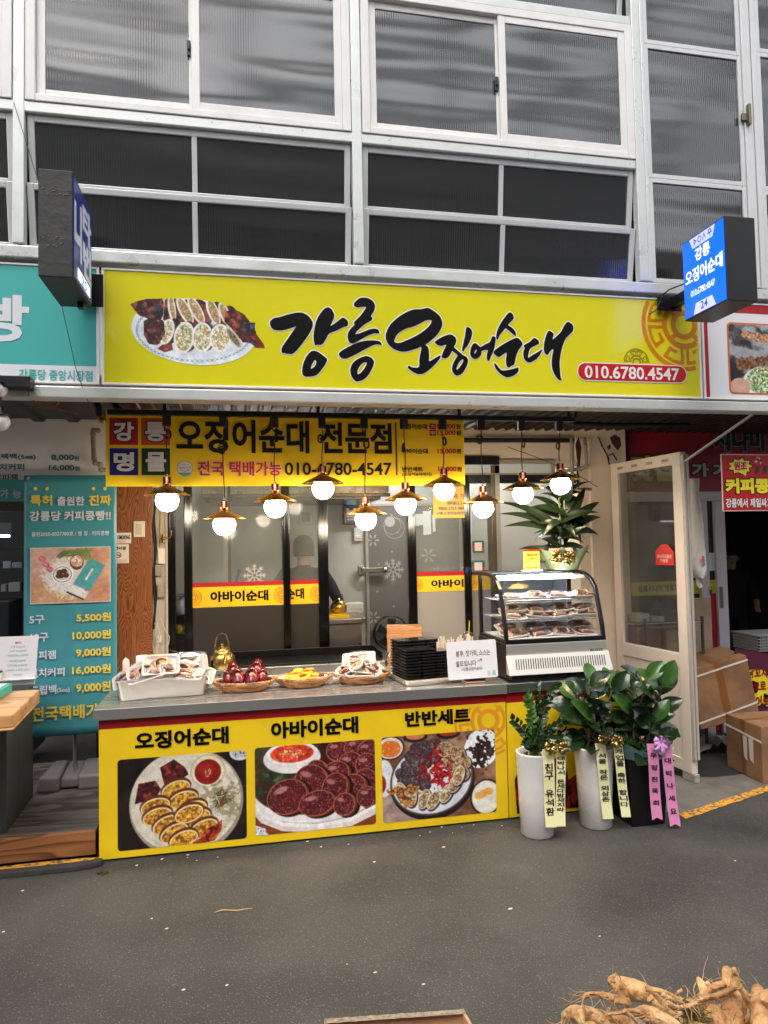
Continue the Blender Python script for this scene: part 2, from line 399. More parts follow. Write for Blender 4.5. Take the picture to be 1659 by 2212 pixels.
# ================================================================ materials used widely
M_steel = mat('painted_steel', (204, 204, 200), .38, .25, var=(14, .12), bump=(30, .08), rvar=.12)
M_galv = mat('galvanised_steel', (210, 212, 209), .36, .3, var=(9, .10), bump=(40, .04), rvar=.12)
M_pvc = mat('white_window_plastic', (232, 229, 226), .38, var=(5, .10))
M_pvc2 = mat('grey_sash_aluminium', (208, 207, 208), .35, .15, var=(5, .08))
M_black = mat('black_metal', (16, 16, 18), .35, 0, .5, rvar=.1)
M_blackframe = mat('black_window_frame', (9, 9, 10), .16, 0, .6)
M_inox = mat('stainless_steel', (218, 215, 210), .22, .88)
M_inox2 = mat('brushed_stainless_front', (185, 183, 180), .33, 1.0, rvar=.08)
M_white = mat('white_plastic', (225, 222, 216), .4)
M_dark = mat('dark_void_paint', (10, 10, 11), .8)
def pane_material():
    m = bpy.data.materials.new('ribbed_polycarbonate'); m.use_nodes = True; t = m.node_tree; b = t.nodes['Principled BSDF']
    b.inputs['Roughness'].default_value = .14; b.inputs['Specular IOR Level'].default_value = 1.0
    b.inputs['Coat Weight'].default_value = .5; b.inputs['Coat Roughness'].default_value = .10; b.inputs['Coat IOR'].default_value = 1.5
    tc = t.nodes.new('ShaderNodeTexCoord')
    wv = t.nodes.new('ShaderNodeTexWave'); wv.wave_type = 'BANDS'; wv.bands_direction = 'X'; wv.inputs['Scale'].default_value = 22; wv.inputs['Distortion'].default_value = 0
    t.links.new(tc.outputs['Object'], wv.inputs['Vector'])
    n = t.nodes.new('ShaderNodeTexNoise'); n.inputs['Scale'].default_value = 1.0; n.inputs['Detail'].default_value = 2; mp = t.nodes.new('ShaderNodeMapping'); mp.inputs['Scale'].default_value = (.28, 1, 1.6); t.links.new(tc.outputs['Object'], mp.inputs[0]); t.links.new(mp.outputs[0], n.inputs['Vector'])
    b1 = t.nodes.new('ShaderNodeBump'); b1.inputs['Strength'].default_value = .055; b1.inputs['Distance'].default_value = .012; t.links.new(wv.outputs[0], b1.inputs['Height'])
    b2 = t.nodes.new('ShaderNodeBump'); b2.inputs['Strength'].default_value = .55; b2.inputs['Distance'].default_value = .11; t.links.new(n.outputs[0], b2.inputs['Height'])
    t.links.new(b2.outputs[0], b1.inputs['Normal']); t.links.new(b1.outputs[0], b.inputs['Normal']); t.links.new(b1.outputs[0], b.inputs['Coat Normal'])
    mx = t.nodes.new('ShaderNodeMix'); mx.data_type = 'RGBA'; mx.inputs[6].default_value = L3((24, 25, 26)); mx.inputs[7].default_value = L3((50, 50, 51))
    t.links.new(wv.outputs[0], mx.inputs[0]); t.links.new(mx.outputs[2], b.inputs['Base Color'])
    return m
M_pane = pane_material()
# ================================================================ ground
def asphalt():
    m = bpy.data.materials.new('asphalt'); m.use_nodes = True; t = m.node_tree; b = t.nodes['Principled BSDF']
    tc = t.nodes.new('ShaderNodeTexCoord')
    def noise(sc, det=5):
        n = t.nodes.new('ShaderNodeTexNoise'); n.inputs['Scale'].default_value = sc; n.inputs['Detail'].default_value = det; t.links.new(tc.outputs['Object'], n.inputs['Vector']); return n
    def ramp(src, p0, c0, p1, c1):
        r = t.nodes.new('ShaderNodeValToRGB'); e = r.color_ramp.elements; e[0].position = p0; e[0].color = c0; e[1].position = p1; e[1].color = c1; t.links.new(src, r.inputs[0]); return r
    big = ramp(noise(1.3, 9).outputs[0], .3, L3((54, 52, 48)), .7, L3((80, 77, 72)))
    v = t.nodes.new('ShaderNodeTexVoronoi'); v.inputs['Scale'].default_value = 150; t.links.new(tc.outputs['Object'], v.inputs['Vector'])
    st = ramp(v.outputs['Color'], .62, (0, 0, 0, 1), .98, (1, 1, 1, 1))
    dist = ramp(v.outputs['Distance'], .25, (1, 1, 1, 1), .5, (0, 0, 0, 1))
    mm = t.nodes.new('ShaderNodeMath'); mm.operation = 'MULTIPLY'; t.links.new(st.outputs[0], mm.inputs[0]); t.links.new(dist.outputs[0], mm.inputs[1])
    m1 = t.nodes.new('ShaderNodeMix'); m1.data_type = 'RGBA'; t.links.new(mm.outputs[0], m1.inputs[0]); t.links.new(big.outputs[0], m1.inputs[6]); m1.inputs[7].default_value = L3((128, 122, 112))
    v2 = t.nodes.new('ShaderNodeTexVoronoi'); v2.inputs['Scale'].default_value = 46; t.links.new(tc.outputs['Object'], v2.inputs['Vector'])
    s2 = ramp(v2.outputs['Color'], .90, (0, 0, 0, 1), .96, (1, 1, 1, 1)); d2 = ramp(v2.outputs['Distance'], .10, (1, 1, 1, 1), .17, (0, 0, 0, 1))
    mm2 = t.nodes.new('ShaderNodeMath'); mm2.operation = 'MULTIPLY'; t.links.new(s2.outputs[0], mm2.inputs[0]); t.links.new(d2.outputs[0], mm2.inputs[1])
    m2 = t.nodes.new('ShaderNodeMix'); m2.data_type = 'RGBA'; t.links.new(mm2.outputs[0], m2.inputs[0]); t.links.new(m1.outputs[2], m2.inputs[6]); m2.inputs[7].default_value = L3((160, 154, 142))
    vc = t.nodes.new('ShaderNodeTexVoronoi'); vc.feature = 'DISTANCE_TO_EDGE'; vc.inputs['Scale'].default_value = .55
    dv = t.nodes.new('ShaderNodeMix'); dv.data_type = 'RGBA'; dv.inputs[0].default_value = .12; t.links.new(tc.outputs['Object'], dv.inputs[6]); t.links.new(noise(4, 8).outputs['Color'], dv.inputs[7]); t.links.new(dv.outputs[2], vc.inputs['Vector'])
    ck = ramp(vc.outputs['Distance'], .0, (.88, .88, .88, 1), .004, (1, 1, 1, 1)); stn = ramp(noise(.7, 4).outputs[0], .38, (.80, .80, .82, 1), .5, (1, 1, 1, 1))
    for q in (ck, stn):
        mk = t.nodes.new('ShaderNodeMix'); mk.data_type = 'RGBA'; mk.blend_type = 'MULTIPLY'; mk.inputs[0].default_value = 1; t.links.new(m2.outputs[2], mk.inputs[6]); t.links.new(q.outputs[0], mk.inputs[7]); m2 = mk
    fine = ramp(noise(170, 3).outputs[0], .35, (.62, .62, .62, 1), .65, (1.12, 1.12, 1.12, 1))
    m3 = t.nodes.new('ShaderNodeMix'); m3.data_type = 'RGBA'; m3.blend_type = 'MULTIPLY'; m3.inputs[0].default_value = 1; t.links.new(m2.outputs[2], m3.inputs[6]); t.links.new(fine.outputs[0], m3.inputs[7])
    t.links.new(m3.outputs[2], b.inputs['Base Color']); b.inputs['Roughness'].default_value = .78; b.inputs['Specular IOR Level'].default_value = .35
    bp = t.nodes.new('ShaderNodeBump'); bp.inputs['Strength'].default_value = .6; bp.inputs['Distance'].default_value = .004; t.links.new(noise(140, 3).outputs[0], bp.inputs['Height'])
    bp2 = t.nodes.new('ShaderNodeBump'); bp2.inputs['Strength'].default_value = .5; bp2.inputs['Distance'].default_value = .04; t.links.new(noise(1.6, 3).outputs[0], bp2.inputs['Height']); t.links.new(bp2.outputs[0], bp.inputs['Normal'])
    t.links.new(bp.outputs[0], b.inputs['Normal']); return m
g = MB(); g.quad((-60, -60, 0), (60, -60, 0), (60, 60, 0), (-60, 60, 0)); tag(g.build('road', asphalt()), kind='structure')
M_conc = mat('worn_concrete', (112, 106, 98), .85, var=(7, .35), bump=(60, .4))
a, b_ = PZ(1478, 1764, 0), PZ(1659, 1704, 0); d = (b_-a)
e0 = a + d*2.2; s0 = a - d*.02
g = MB(); N = 40
up, lo = [], []
for i in range(N+1):
    t = i/N; q = s0 + (e0-s0)*t; wv = .010*mnoise.noise((t*14, 0, 0)); up.append((q.x, q.y+.04+wv, .004)); lo.append((q.x, q.y-.035+.012*mnoise.noise((t*20, 3, 0)), .004))
for i in range(N): g.quad(lo[i], lo[i+1], up[i+1], up[i])
def worn_yellow():
    m = bpy.data.materials.new('worn_yellow_paint'); m.use_nodes = True; t = m.node_tree; b = t.nodes['Principled BSDF']
    tc = t.nodes.new('ShaderNodeTexCoord'); n = t.nodes.new('ShaderNodeTexNoise'); n.inputs['Scale'].default_value = 38; n.inputs['Detail'].default_value = 6; t.links.new(tc.outputs['Object'], n.inputs['Vector'])
    r = t.nodes.new('ShaderNodeValToRGB'); e = r.color_ramp.elements; e[0].position = .42; e[0].color = L3((92, 84, 70)); e[1].position = .52; e[1].color = L3((214, 150, 34)); t.links.new(n.outputs[0], r.inputs[0])
    t.links.new(r.outputs[0], b.inputs['Base Color']); b.inputs['Roughness'].default_value = .7; return m
M_yel = worn_yellow()
tag(g.build('yellow_line', M_yel), kind='structure')
g = MB(); g.poly([(p[0], p[1]+.002, .002) for p in [(s0.x, s0.y+.03), (e0.x, e0.y+.03), (e0.x, 1.4), (s0.x-.25, 1.4), (s0.x-.2, .2)]])
tag(g.build('concrete_strip', M_conc), kind='structure')
g = MB(); g.poly([(p[0], p[1], .004) for p in [(3.98, .50), (6.5, .60), (6.5, 1.42), (3.62, 1.42), (3.72, .62)]])
tag(g.build('shop_threshold', mat('dark_wet_tarmac', (52, 51, 50), .6, var=(6, .4), bump=(80, .3))), kind='structure')
g = MB(); g.box((-.25, 1.1, .0), (3.6, 4.2, .05)); tag(g.build('floor', mat('grey_floor_tile', (96, 96, 94), .5, var=(4, .2))), kind='structure')
g = MB()
for i in range(46):
    if i < 30: c = Vector((random.uniform(-.6, 3.8), random.uniform(-1.9, .1), .001))
    else: c = Vector((random.uniform(.1, 2.3), random.uniform(.02, .14), .001))
    r_ = random.uniform(.003, .008)*(1.6 if i % 9 == 0 else 1); an = random.uniform(0, 3); k = random.uniform(.35, 1)
    pts = [(c.x+r_*math.cos(an+q*1.05)*1, c.y+r_*k*math.sin(an+q*1.05+.3), .001) for q in range(6)]
    g.prism(pts, (0, 0, .002))
tag(g.build('litter', mat('pale_debris', (205, 198, 184), .8)), 'pale specks and crumbs of litter scattered over the grey asphalt', 'litter', kind='stuff')
t0 = PZ(505, 1968, 0)
g = MB(); g.tube([t0+Vector((x*.035-.09, .008*math.sin(x*1.7), .004+.004*math.sin(x))) for x in range(6)], [.001, .0028, .002, .003, .002, .001], 5)
tag(g.build('twig', mat('dry_twig', (196, 168, 120), .8)), 'thin dry straw-coloured twig lying on the asphalt before the counter', 'twig')
# ================================================================ market building: the window wall above the signs
XM, XS = 1.422, 1.834
Z2, Z3 = 4.083, 3.27
bld = thing('market_building', 'upper storey window wall of grey ribbed panes in white and silver framing', 'building', (1.4, 0, 0))
g = MB()
posts = [XM-2*XS, XM-XS, XM, XM+XS]
for x in posts: g.box((x-.03, -.03, 3.33), (x+.03, .03, 7.6)); 
g.box((3.256+.033, -.024, 3.33), (3.256+.062, .03, 7.6))
g.build('post', M_galv, bld, bevel=.006)
g = MB()
g.box((-3.2, -.028, 3.255), (6.5, .06, 3.322))
g.box((-3.2, -.026, Z2-.03), (3.225, .03, Z2+.03)); g.box((-3.2, -.026, 5.0), (3.225, .03, 5.06))
g.box((-3.2, -.026, 6.4), (6.5, .03, 6.46))
g.build('beam', M_galv, bld, bevel=.006)
X4 = 4.07
g = MB(); g.box((X4-.03, -.022, 3.33), (X4+.035, .03, 7.6)); g.box((X4+.045, -.018, 3.33), (X4+.085, .03, 7.6)); g.build('post', M_pvc2, bld, bevel=.005)
M_room = mat('dark_room_wall', (30, 30, 32), .9)
g = MB(); g.box((-3.2, .5, 3.2), (6.5, .52, 7.6)); g.build('back_wall', M_room, bld)
def sash(x0, x1, z0, z1, Y, tilt, vbar, fw=.035, m=None):
    """framed window leaf hung on its top edge, foot leaning inwards"""
    fr = MB(); m = m or M_pvc2
    fr.box((x0, 0, -(z1-z0)), (x0+fw, .03, 0)); fr.box((x1-fw, 0, -(z1-z0)), (x1, .03, 0))
    fr.box((x0+fw, .001, -fw), (x1-fw, .03, 0)); fr.box((x0+fw, .001, -(z1-z0)), (x1-fw, .03, -(z1-z0)+fw))
    if vbar: fr.box((vbar-fw*.42, .002, -(z1-z0)+fw), (vbar+fw*.42, .03, -fw))
    M = Matrix.Translation((0, Y, z1)) @ Matrix.Rotation(math.atan2(tilt, z1-z0), 4, 'X')
    fr.xform(M); o = fr.build('window', m, bld, bevel=.004)
    pn = MB(); xs = [x0+fw] + ([vbar-fw*.42, vbar+fw*.42] if vbar else []) + [x1-fw]
    for i in range(0, len(xs), 2): pn.box((xs[i], .014, -(z1-z0)+fw), (xs[i+1], .02, -fw))
    pn.xform(M); pn.build('pane', M_pane, o)
for i in range(3):
    xl, xr = posts[i]+.035, posts[i+1]-.035
    if i == 0: vb = None
    vb = (xl+xr)/2 - .01
    sash(xl, xr, 3.675, Z2-.032, -.004, .05, vb); sash(xl, xr, 3.325, 3.675, -.004, .06, vb)
    # white sliding windows
    top = 4.998
    fr = MB(); a0, a1, zb_, zt_ = xl-.002, xr+.002, Z2+.032, top; f = .05
    fr.box((a0, -.034, zb_), (a0+f, .03, zt_)); fr.box((a1-f, -.034, zb_), (a1, .03, zt_)); fr.box((a0+f, -.033, zb_), (a1-f, .03, zb_+f*.8)); fr.box((a0+f, -.033, zt_-f), (a1-f, .03, zt_))
    o = fr.build('window', M_pvc, bld, bevel=.004)
    mid = (a0+a1)/2-.02
    for k, (u0, u1, yy) in enumerate(((a0+f, mid+.03, -.004), (mid, a1-f, -.028))):
        l = MB(); q = .045
        l.box((u0, yy, zb_+f*.8), (u0+q, yy+.022, zt_-f)); l.box((u1-q, yy, zb_+f*.8), (u1, yy+.022, zt_-f))
        l.box((u0+q, yy+.001, zb_+f*.8), (u1-q, yy+.022, zb_+f*.8+q)); l.box((u0+q, yy+.001, zt_-f-q), (u1-q, yy+.022, zt_-f))
        l.build('sliding_frame', M_pvc, o, bevel=.003)
        pn = MB(); pn.box((u0+q, yy+.008, zb_+f*.8+q), (u1-q, yy+.014, zt_-f-q)); pn.build('pane', M_pane, o)
    l = MB(); lx = mid-.012; l.box((lx-.012, -.018, 4.47), (lx+.008, -.004, 4.56)); l.box((lx-.008, -.03, 4.50), (lx+.004, -.018, 4.535)); l.build('latch', M_black, o, bevel=.003)
    sash(xl, xr, 5.062, 5.62, -.004, .08, vb); sash(xl, xr, 5.62, 6.38, -.004, .08, vb)
# bay to the right: tall fixed window of three panes
def framed(x0, x1, z0, z1, Y, fw, m):
    g = MB(); g.box((x0, Y, z0), (x0+fw, Y+.04, z1)); g.box((x1-fw, Y, z0), (x1, Y+.04, z1)); g.box((x0+fw, Y+.001, z0), (x1-fw, Y+.04, z0+fw)); g.box((x0+fw, Y+.001, z1-fw), (x1-fw, Y+.04, z1))
    return g
bw = None
for (z0, z1) in ((3.33, 4.015), (4.015, 4.905), (4.905, 5.8)):
    g = framed(3.32, X4-.032, z0, z1, -.012, .03, M_pvc2); o = g.build('window', M_pvc2, bld, bevel=.003)
    g = MB(); g.box((3.35, .0, z0+.03), (X4-.062, .006, z1-.03)); g.build('pane', M_pane, o)
    if z0 > 4 and z0 < 4.5:
        g = MB(); g.box((X4-.02, -.05, 4.42), (X4+.0, -.024, 4.56)); g.box((X4-.06, -.035, 4.45), (X4-.02, -.02, 4.5)); g.build('latch', mat('worn_brass_latch', (120, 112, 92), .4, .7), o, bevel=.003)
for (z0, z1) in ((3.33, 4.0), (4.0, 4.95), (4.95, 5.9)):
    g = framed(X4+.088, 6.0, z0, z1, -.012, .03, M_pvc2); o = g.build('window', M_pvc2, bld, bevel=.003)
    g = MB(); g.box((X4+.118, .0, z0+.03), (5.97, .006, z1-.03)); g.build('pane', M_pane, o)
# ================================================================ steel lintel below the signs and the awning ceiling
cn = thing('canopy', 'silver steel lintel with dark corrugated metal ceiling over the stalls', 'canopy', (1.4, .1, 2.5))
g = MB(); g.box((-.36, -.03, 2.508), (6.5, .08, 2.572)); g.box((-3.2, -.03, 2.508), (-.362, .08, 2.572)); g.build('lintel', M_steel, cn, bevel=.007)
def corrug(x0, x1, zc, pitch, h, Y0, Y1):
    g = MB(); x = x0; prof = []
    while x < x1:
        prof += [(x, zc), (x+pitch*.55, zc), (x+pitch*.65, zc-h), (x+pitch*.9, zc-h)]; x += pitch
    for i in range(len(prof)-1):
        (a, z), (b, zz) = prof[i], prof[i+1]; g.quad((a, Y0, z), (b, Y0, zz), (b, Y1, zz), (a, Y1, z))
    return g
corrug(-.05, 6.5, 2.60, .085, .018, .081, 1.32).build('ceiling', mat('brown_corrugated_metal', (52, 45, 42), .5, .3, var=(5, .4)), cn)
corrug(-3.2, -.08, 2.60, .22, .022, .081, 1.16).build('ceiling', mat('dark_grey_ribbed_metal', (44, 46, 50), .45, .3, var=(3, .4)), cn)
g = MB(); g.box((-3.2, .081, 2.62), (6.5, 1.4, 2.66)); g.build('ceiling_slab', M_dark, cn)
# ================================================================ sign boxes
ZB, ZT = 2.590, 3.233; W = 3.655
def alu_frame(x0, x1, zb, zt, name, root):
    g = MB(); f = .014
    g.box((x0, -.006, zb), (x0+f, .07, zt)); g.box((x1-f, -.006, zb), (x1, .07, zt)); g.box((x0+f, -.006, zb), (x1-f, .07, zb+f*.8)); g.box((x0+f, -.006, zt-f*.8), (x1-f, .07, zt))
    g.build(name, mat('white_aluminium_trim', (236, 230, 228), .35), root, bevel=.002)
M_yface = mat('glossy_yellow_sign_film', (222, 212, 26), .2, 0, .5, coat=.3, var=(1.2, .06), bump=(2.2, .5))
sg = thing('shop_sign', 'long yellow sign with black brush lettering and a plate of sliced stuffed squid', 'sign', (W/2, 0, 2.6))
alu_frame(.0, W, ZB, ZT, 'frame', sg)
g = MB(); g.box((.014, 0, ZB+.011), (W-.014, .09, ZT-.011)); face = g.build('panel', M_yface, sg)
M_ink = mat('black_sign_ink', (7, 6, 6), .35, 0, .25); M_halo = mat('white_sign_ink', (232, 228, 222), .3)
M_red = mat('red_sign_ink', (190, 22, 28), .3)
def z1(p): return (1040+p[0]*.30139)/1.8228, (1140+p[1]*.30139)/1.8228
def z2(p): return (1480+p[0]*.24111)/1.8228, (1180+p[1]*.24111)/1.8228
def z3(p): return (1840+p[0]*.26522)/1.8228, (1200+p[1]*.26522)/1.8228
STROKES = [
 (z1, [[(78,425),(95,400),(135,372),(200,362),(310,328),(430,303),(500,305),(570,340),(612,390),(635,440),(620,520),(560,620),(480,730),(410,810),(360,845),(330,838),(300,842),(265,830),(232,828),(228,770),(270,700),(340,600),(400,510),(415,485),(330,510),(250,532),(170,535),(110,515),(80,470)]]),
 (z1, [[(845,235),(885,265),(915,330),(905,390),(880,445),(872,476),(940,430),(1000,385),(1030,368),(1090,410),(1090,475),(1040,490),(930,545),(850,575),(810,640),(780,695),(745,722),(700,722),(665,728),(648,660),(648,570),(670,450),(710,350),(770,270),(810,240)]]),
 (z1, [[(650,800),(700,815),(760,855),(810,895),(822,925),(790,990),(740,1060),(680,1120),(620,1135),(530,1135),(500,1100),(497,1040),(515,960),(550,880),(600,820)], [(665,920),(680,950),(665,1000),(612,1038),(625,980)]]),
 (z1, [[(1170,190),(1200,150),(1255,112),(1330,108),(1390,130),(1435,175),(1447,230),(1430,290),(1395,345),(1412,370),(1405,400),(1330,445),(1260,500),(1210,550),(1195,585),(1280,560),(1380,520),(1450,513),(1490,530),(1505,575),(1440,575),(1360,600),(1270,650),(1200,690),(1150,708),(1105,680),(1090,620),(1100,560),(1140,500),(1178,465),(1172,430),(1195,405),(1260,340),(1310,270),(1330,228),(1270,228),(1215,235),(1180,220)]]),
 (z1, [[(975,850),(1000,810),(1080,760),(1180,710),(1290,675),(1400,665),(1480,672),(1520,690),(1535,730),(1490,715),(1420,730),(1330,775),(1220,835),(1120,885),(1060,905),(1010,895)]]),
 (z1, [[(1340,870),(1395,890),(1430,930),(1432,975),(1400,1050),(1350,1130),(1290,1180),(1230,1202),(1190,1195),(1150,1150),(1127,1090),(1127,1030),(1160,960),(1220,910),(1290,880)], [(1325,950),(1340,970),(1310,1030),(1260,1090),(1225,1105),(1220,1060),(1250,1000),(1290,960)]]),
 (z2, [[(158,600),(175,520),(220,430),(290,350),(390,270),(500,205),(620,160),(740,158),(840,135),(920,170),(1000,230),(1055,290),(1085,390),(1065,470),(1010,560),(930,640),(860,700),(808,738),(845,770),(862,830),(868,920),(870,1005),(940,970),(1045,910),(1045,960),(980,1040),(900,1120),(800,1195),(720,1218),(640,1200),(560,1150),(517,1105),(545,1080),(600,1108),(700,1100),(705,1000),(720,900),(740,775),(650,805),(520,842),(430,848),(330,825),(240,770),(180,690)], [(305,655),(340,580),(410,515),(500,470),(600,445),(700,400),(800,345),(870,332),(908,345),(895,390),(840,460),(740,540),(620,610),(500,665),(400,705),(340,708),(303,690)]]),
 (z2, [[(960,690),(1020,645),(1100,600),(1190,570),(1240,575),(1290,610),(1310,660),(1300,720),(1275,775),(1330,830),(1390,880),(1420,905),(1480,940),(1503,990),(1490,1060),(1450,1150),(1400,1210),(1330,1240),(1280,1220),(1245,1160),(1245,1090),(1270,1020),(1310,950),(1330,910),(1290,875),(1245,840),(1215,890),(1185,935),(1130,958),(1072,940),(1090,870),(1125,790),(1143,735),(1090,752),(1030,750),(985,725)], [(1405,980),(1428,985),(1410,1040),(1360,1110),(1318,1148),(1325,1090),(1360,1020)]]),
 (z2, [[(1480,450),(1530,460),(1570,520),(1560,610),(1510,730),(1455,800),(1425,845),(1405,830),(1420,740),(1450,600),(1465,500)]]),
 (z3, [[(40,700),(55,630),(90,578),(120,572),(160,600),(195,628),(260,590),(330,555),(370,470),(418,490),(415,560),(390,680),(350,770),(315,838),(288,800),(290,730),(300,675),(215,685),(205,740),(160,790),(110,808),(65,785),(42,740)], [(130,665),(135,690),(110,728),(105,705)]]),
 (z3, [[(620,115),(665,135),(690,195),(650,250),(605,300),(660,340),(710,400),(720,465),(690,450),(630,400),(570,350),(530,390),(480,450),(450,520),(425,485),(440,390),(490,280),(560,180)]]),
 (z3, [[(395,690),(450,640),(560,570),(720,492),(780,520),(818,580),(800,620),(750,690),(720,780),(695,885),(655,905),(615,935),(580,900),(570,820),(580,712),(520,745),(465,778),(410,745),(390,715)]]),
 (z3, [[(405,865),(440,900),(480,950),(515,975),(610,968),(700,945),(755,932),(755,985),(720,1030),(650,1065),(590,1078),(530,1055),(460,1000),(415,940),(398,890)]]),
 (z3, [[(835,605),(920,555),(980,498),(1020,505),(1060,545),(1055,585),(980,620),(925,665),(900,785),(960,750),(1050,700),(1115,658),(1090,720),(1040,790),(970,840),(915,858),(860,830),(830,770),(830,690),(850,645)]]),
 (z3, [[(1205,388),(1250,405),(1280,440),(1265,515),(1330,460),(1390,400),(1430,320),(1480,258),(1530,272),(1565,310),(1570,370),(1545,415),(1465,495),(1420,590),(1390,700),(1370,830),(1370,930),(1385,1080),(1402,1100),(1380,1122),(1340,1100),(1280,1010),(1250,900),(1255,780),(1275,665),(1230,690),(1190,745),(1150,720),(1132,660),(1140,560),(1170,450)]]),
]
g = MB()
for fn, polys in STROKES:
    wp = [[(lambda q: (P(*fn(q), 0).x, P(*fn(q), 0).z))(q) for q in pl] for pl in polys]
    v, f = shape_curve(wp, -.0012, bold=.0062); g.add(v, f, 1)
    v, f = shape_curve(wp, -.0032); g.add(v, f, 0)
g.build('lettering', [M_ink, M_halo], sg)
# phone badge
def pill(mb, l, t, r, b, Y, m, grow=0):
    x0, z0, x1, zz = wbox((l, t, r, b), Y); mb.poly(rrect(x0-grow, z0-grow, x1+grow, zz+grow, (zz-z0)/2+grow-.0005, Y), m)
g = MB()
pb = wbox((1248, 788, 1481, 823.5), 0)
g.poly(rrect(pb[0]-.006, pb[1]-.006, pb[2]+.006, pb[3]+.006, (pb[3]-pb[1])/2+.005, -.0035), 0)
g.poly(rrect(pb[0], pb[1], pb[2], pb[3], (pb[3]-pb[1])/2-.0005, -.0045), 1)
ytext(g, '010.6780.4547', (1262, 792.5, 1466, 820), 0, .022, 0, eps=.0055)
g.build('phone_badge', [M_halo, M_red], sg)
g = MB(); c = P(1477, 702, 0); rr_ = abs(P(1386, 702, 0).x-c.x)
emblem(g, c.x, c.z, rr_, -.0015, 0, clip=(0.1, ZB+.014, W-.016, ZT-.013))
c = P(1375, 783, 0); emblem(g, c.x, c.z, abs(P(1347, 783, 0).x-c.x), -.0015, 1, clip=(0, pb[3]+.008, 9, 9), nr=24, na=180)
g.build('emblem', [mat('orange_print', (205, 122, 22), .3), mat('olive_print', (150, 132, 20), .3)], sg)
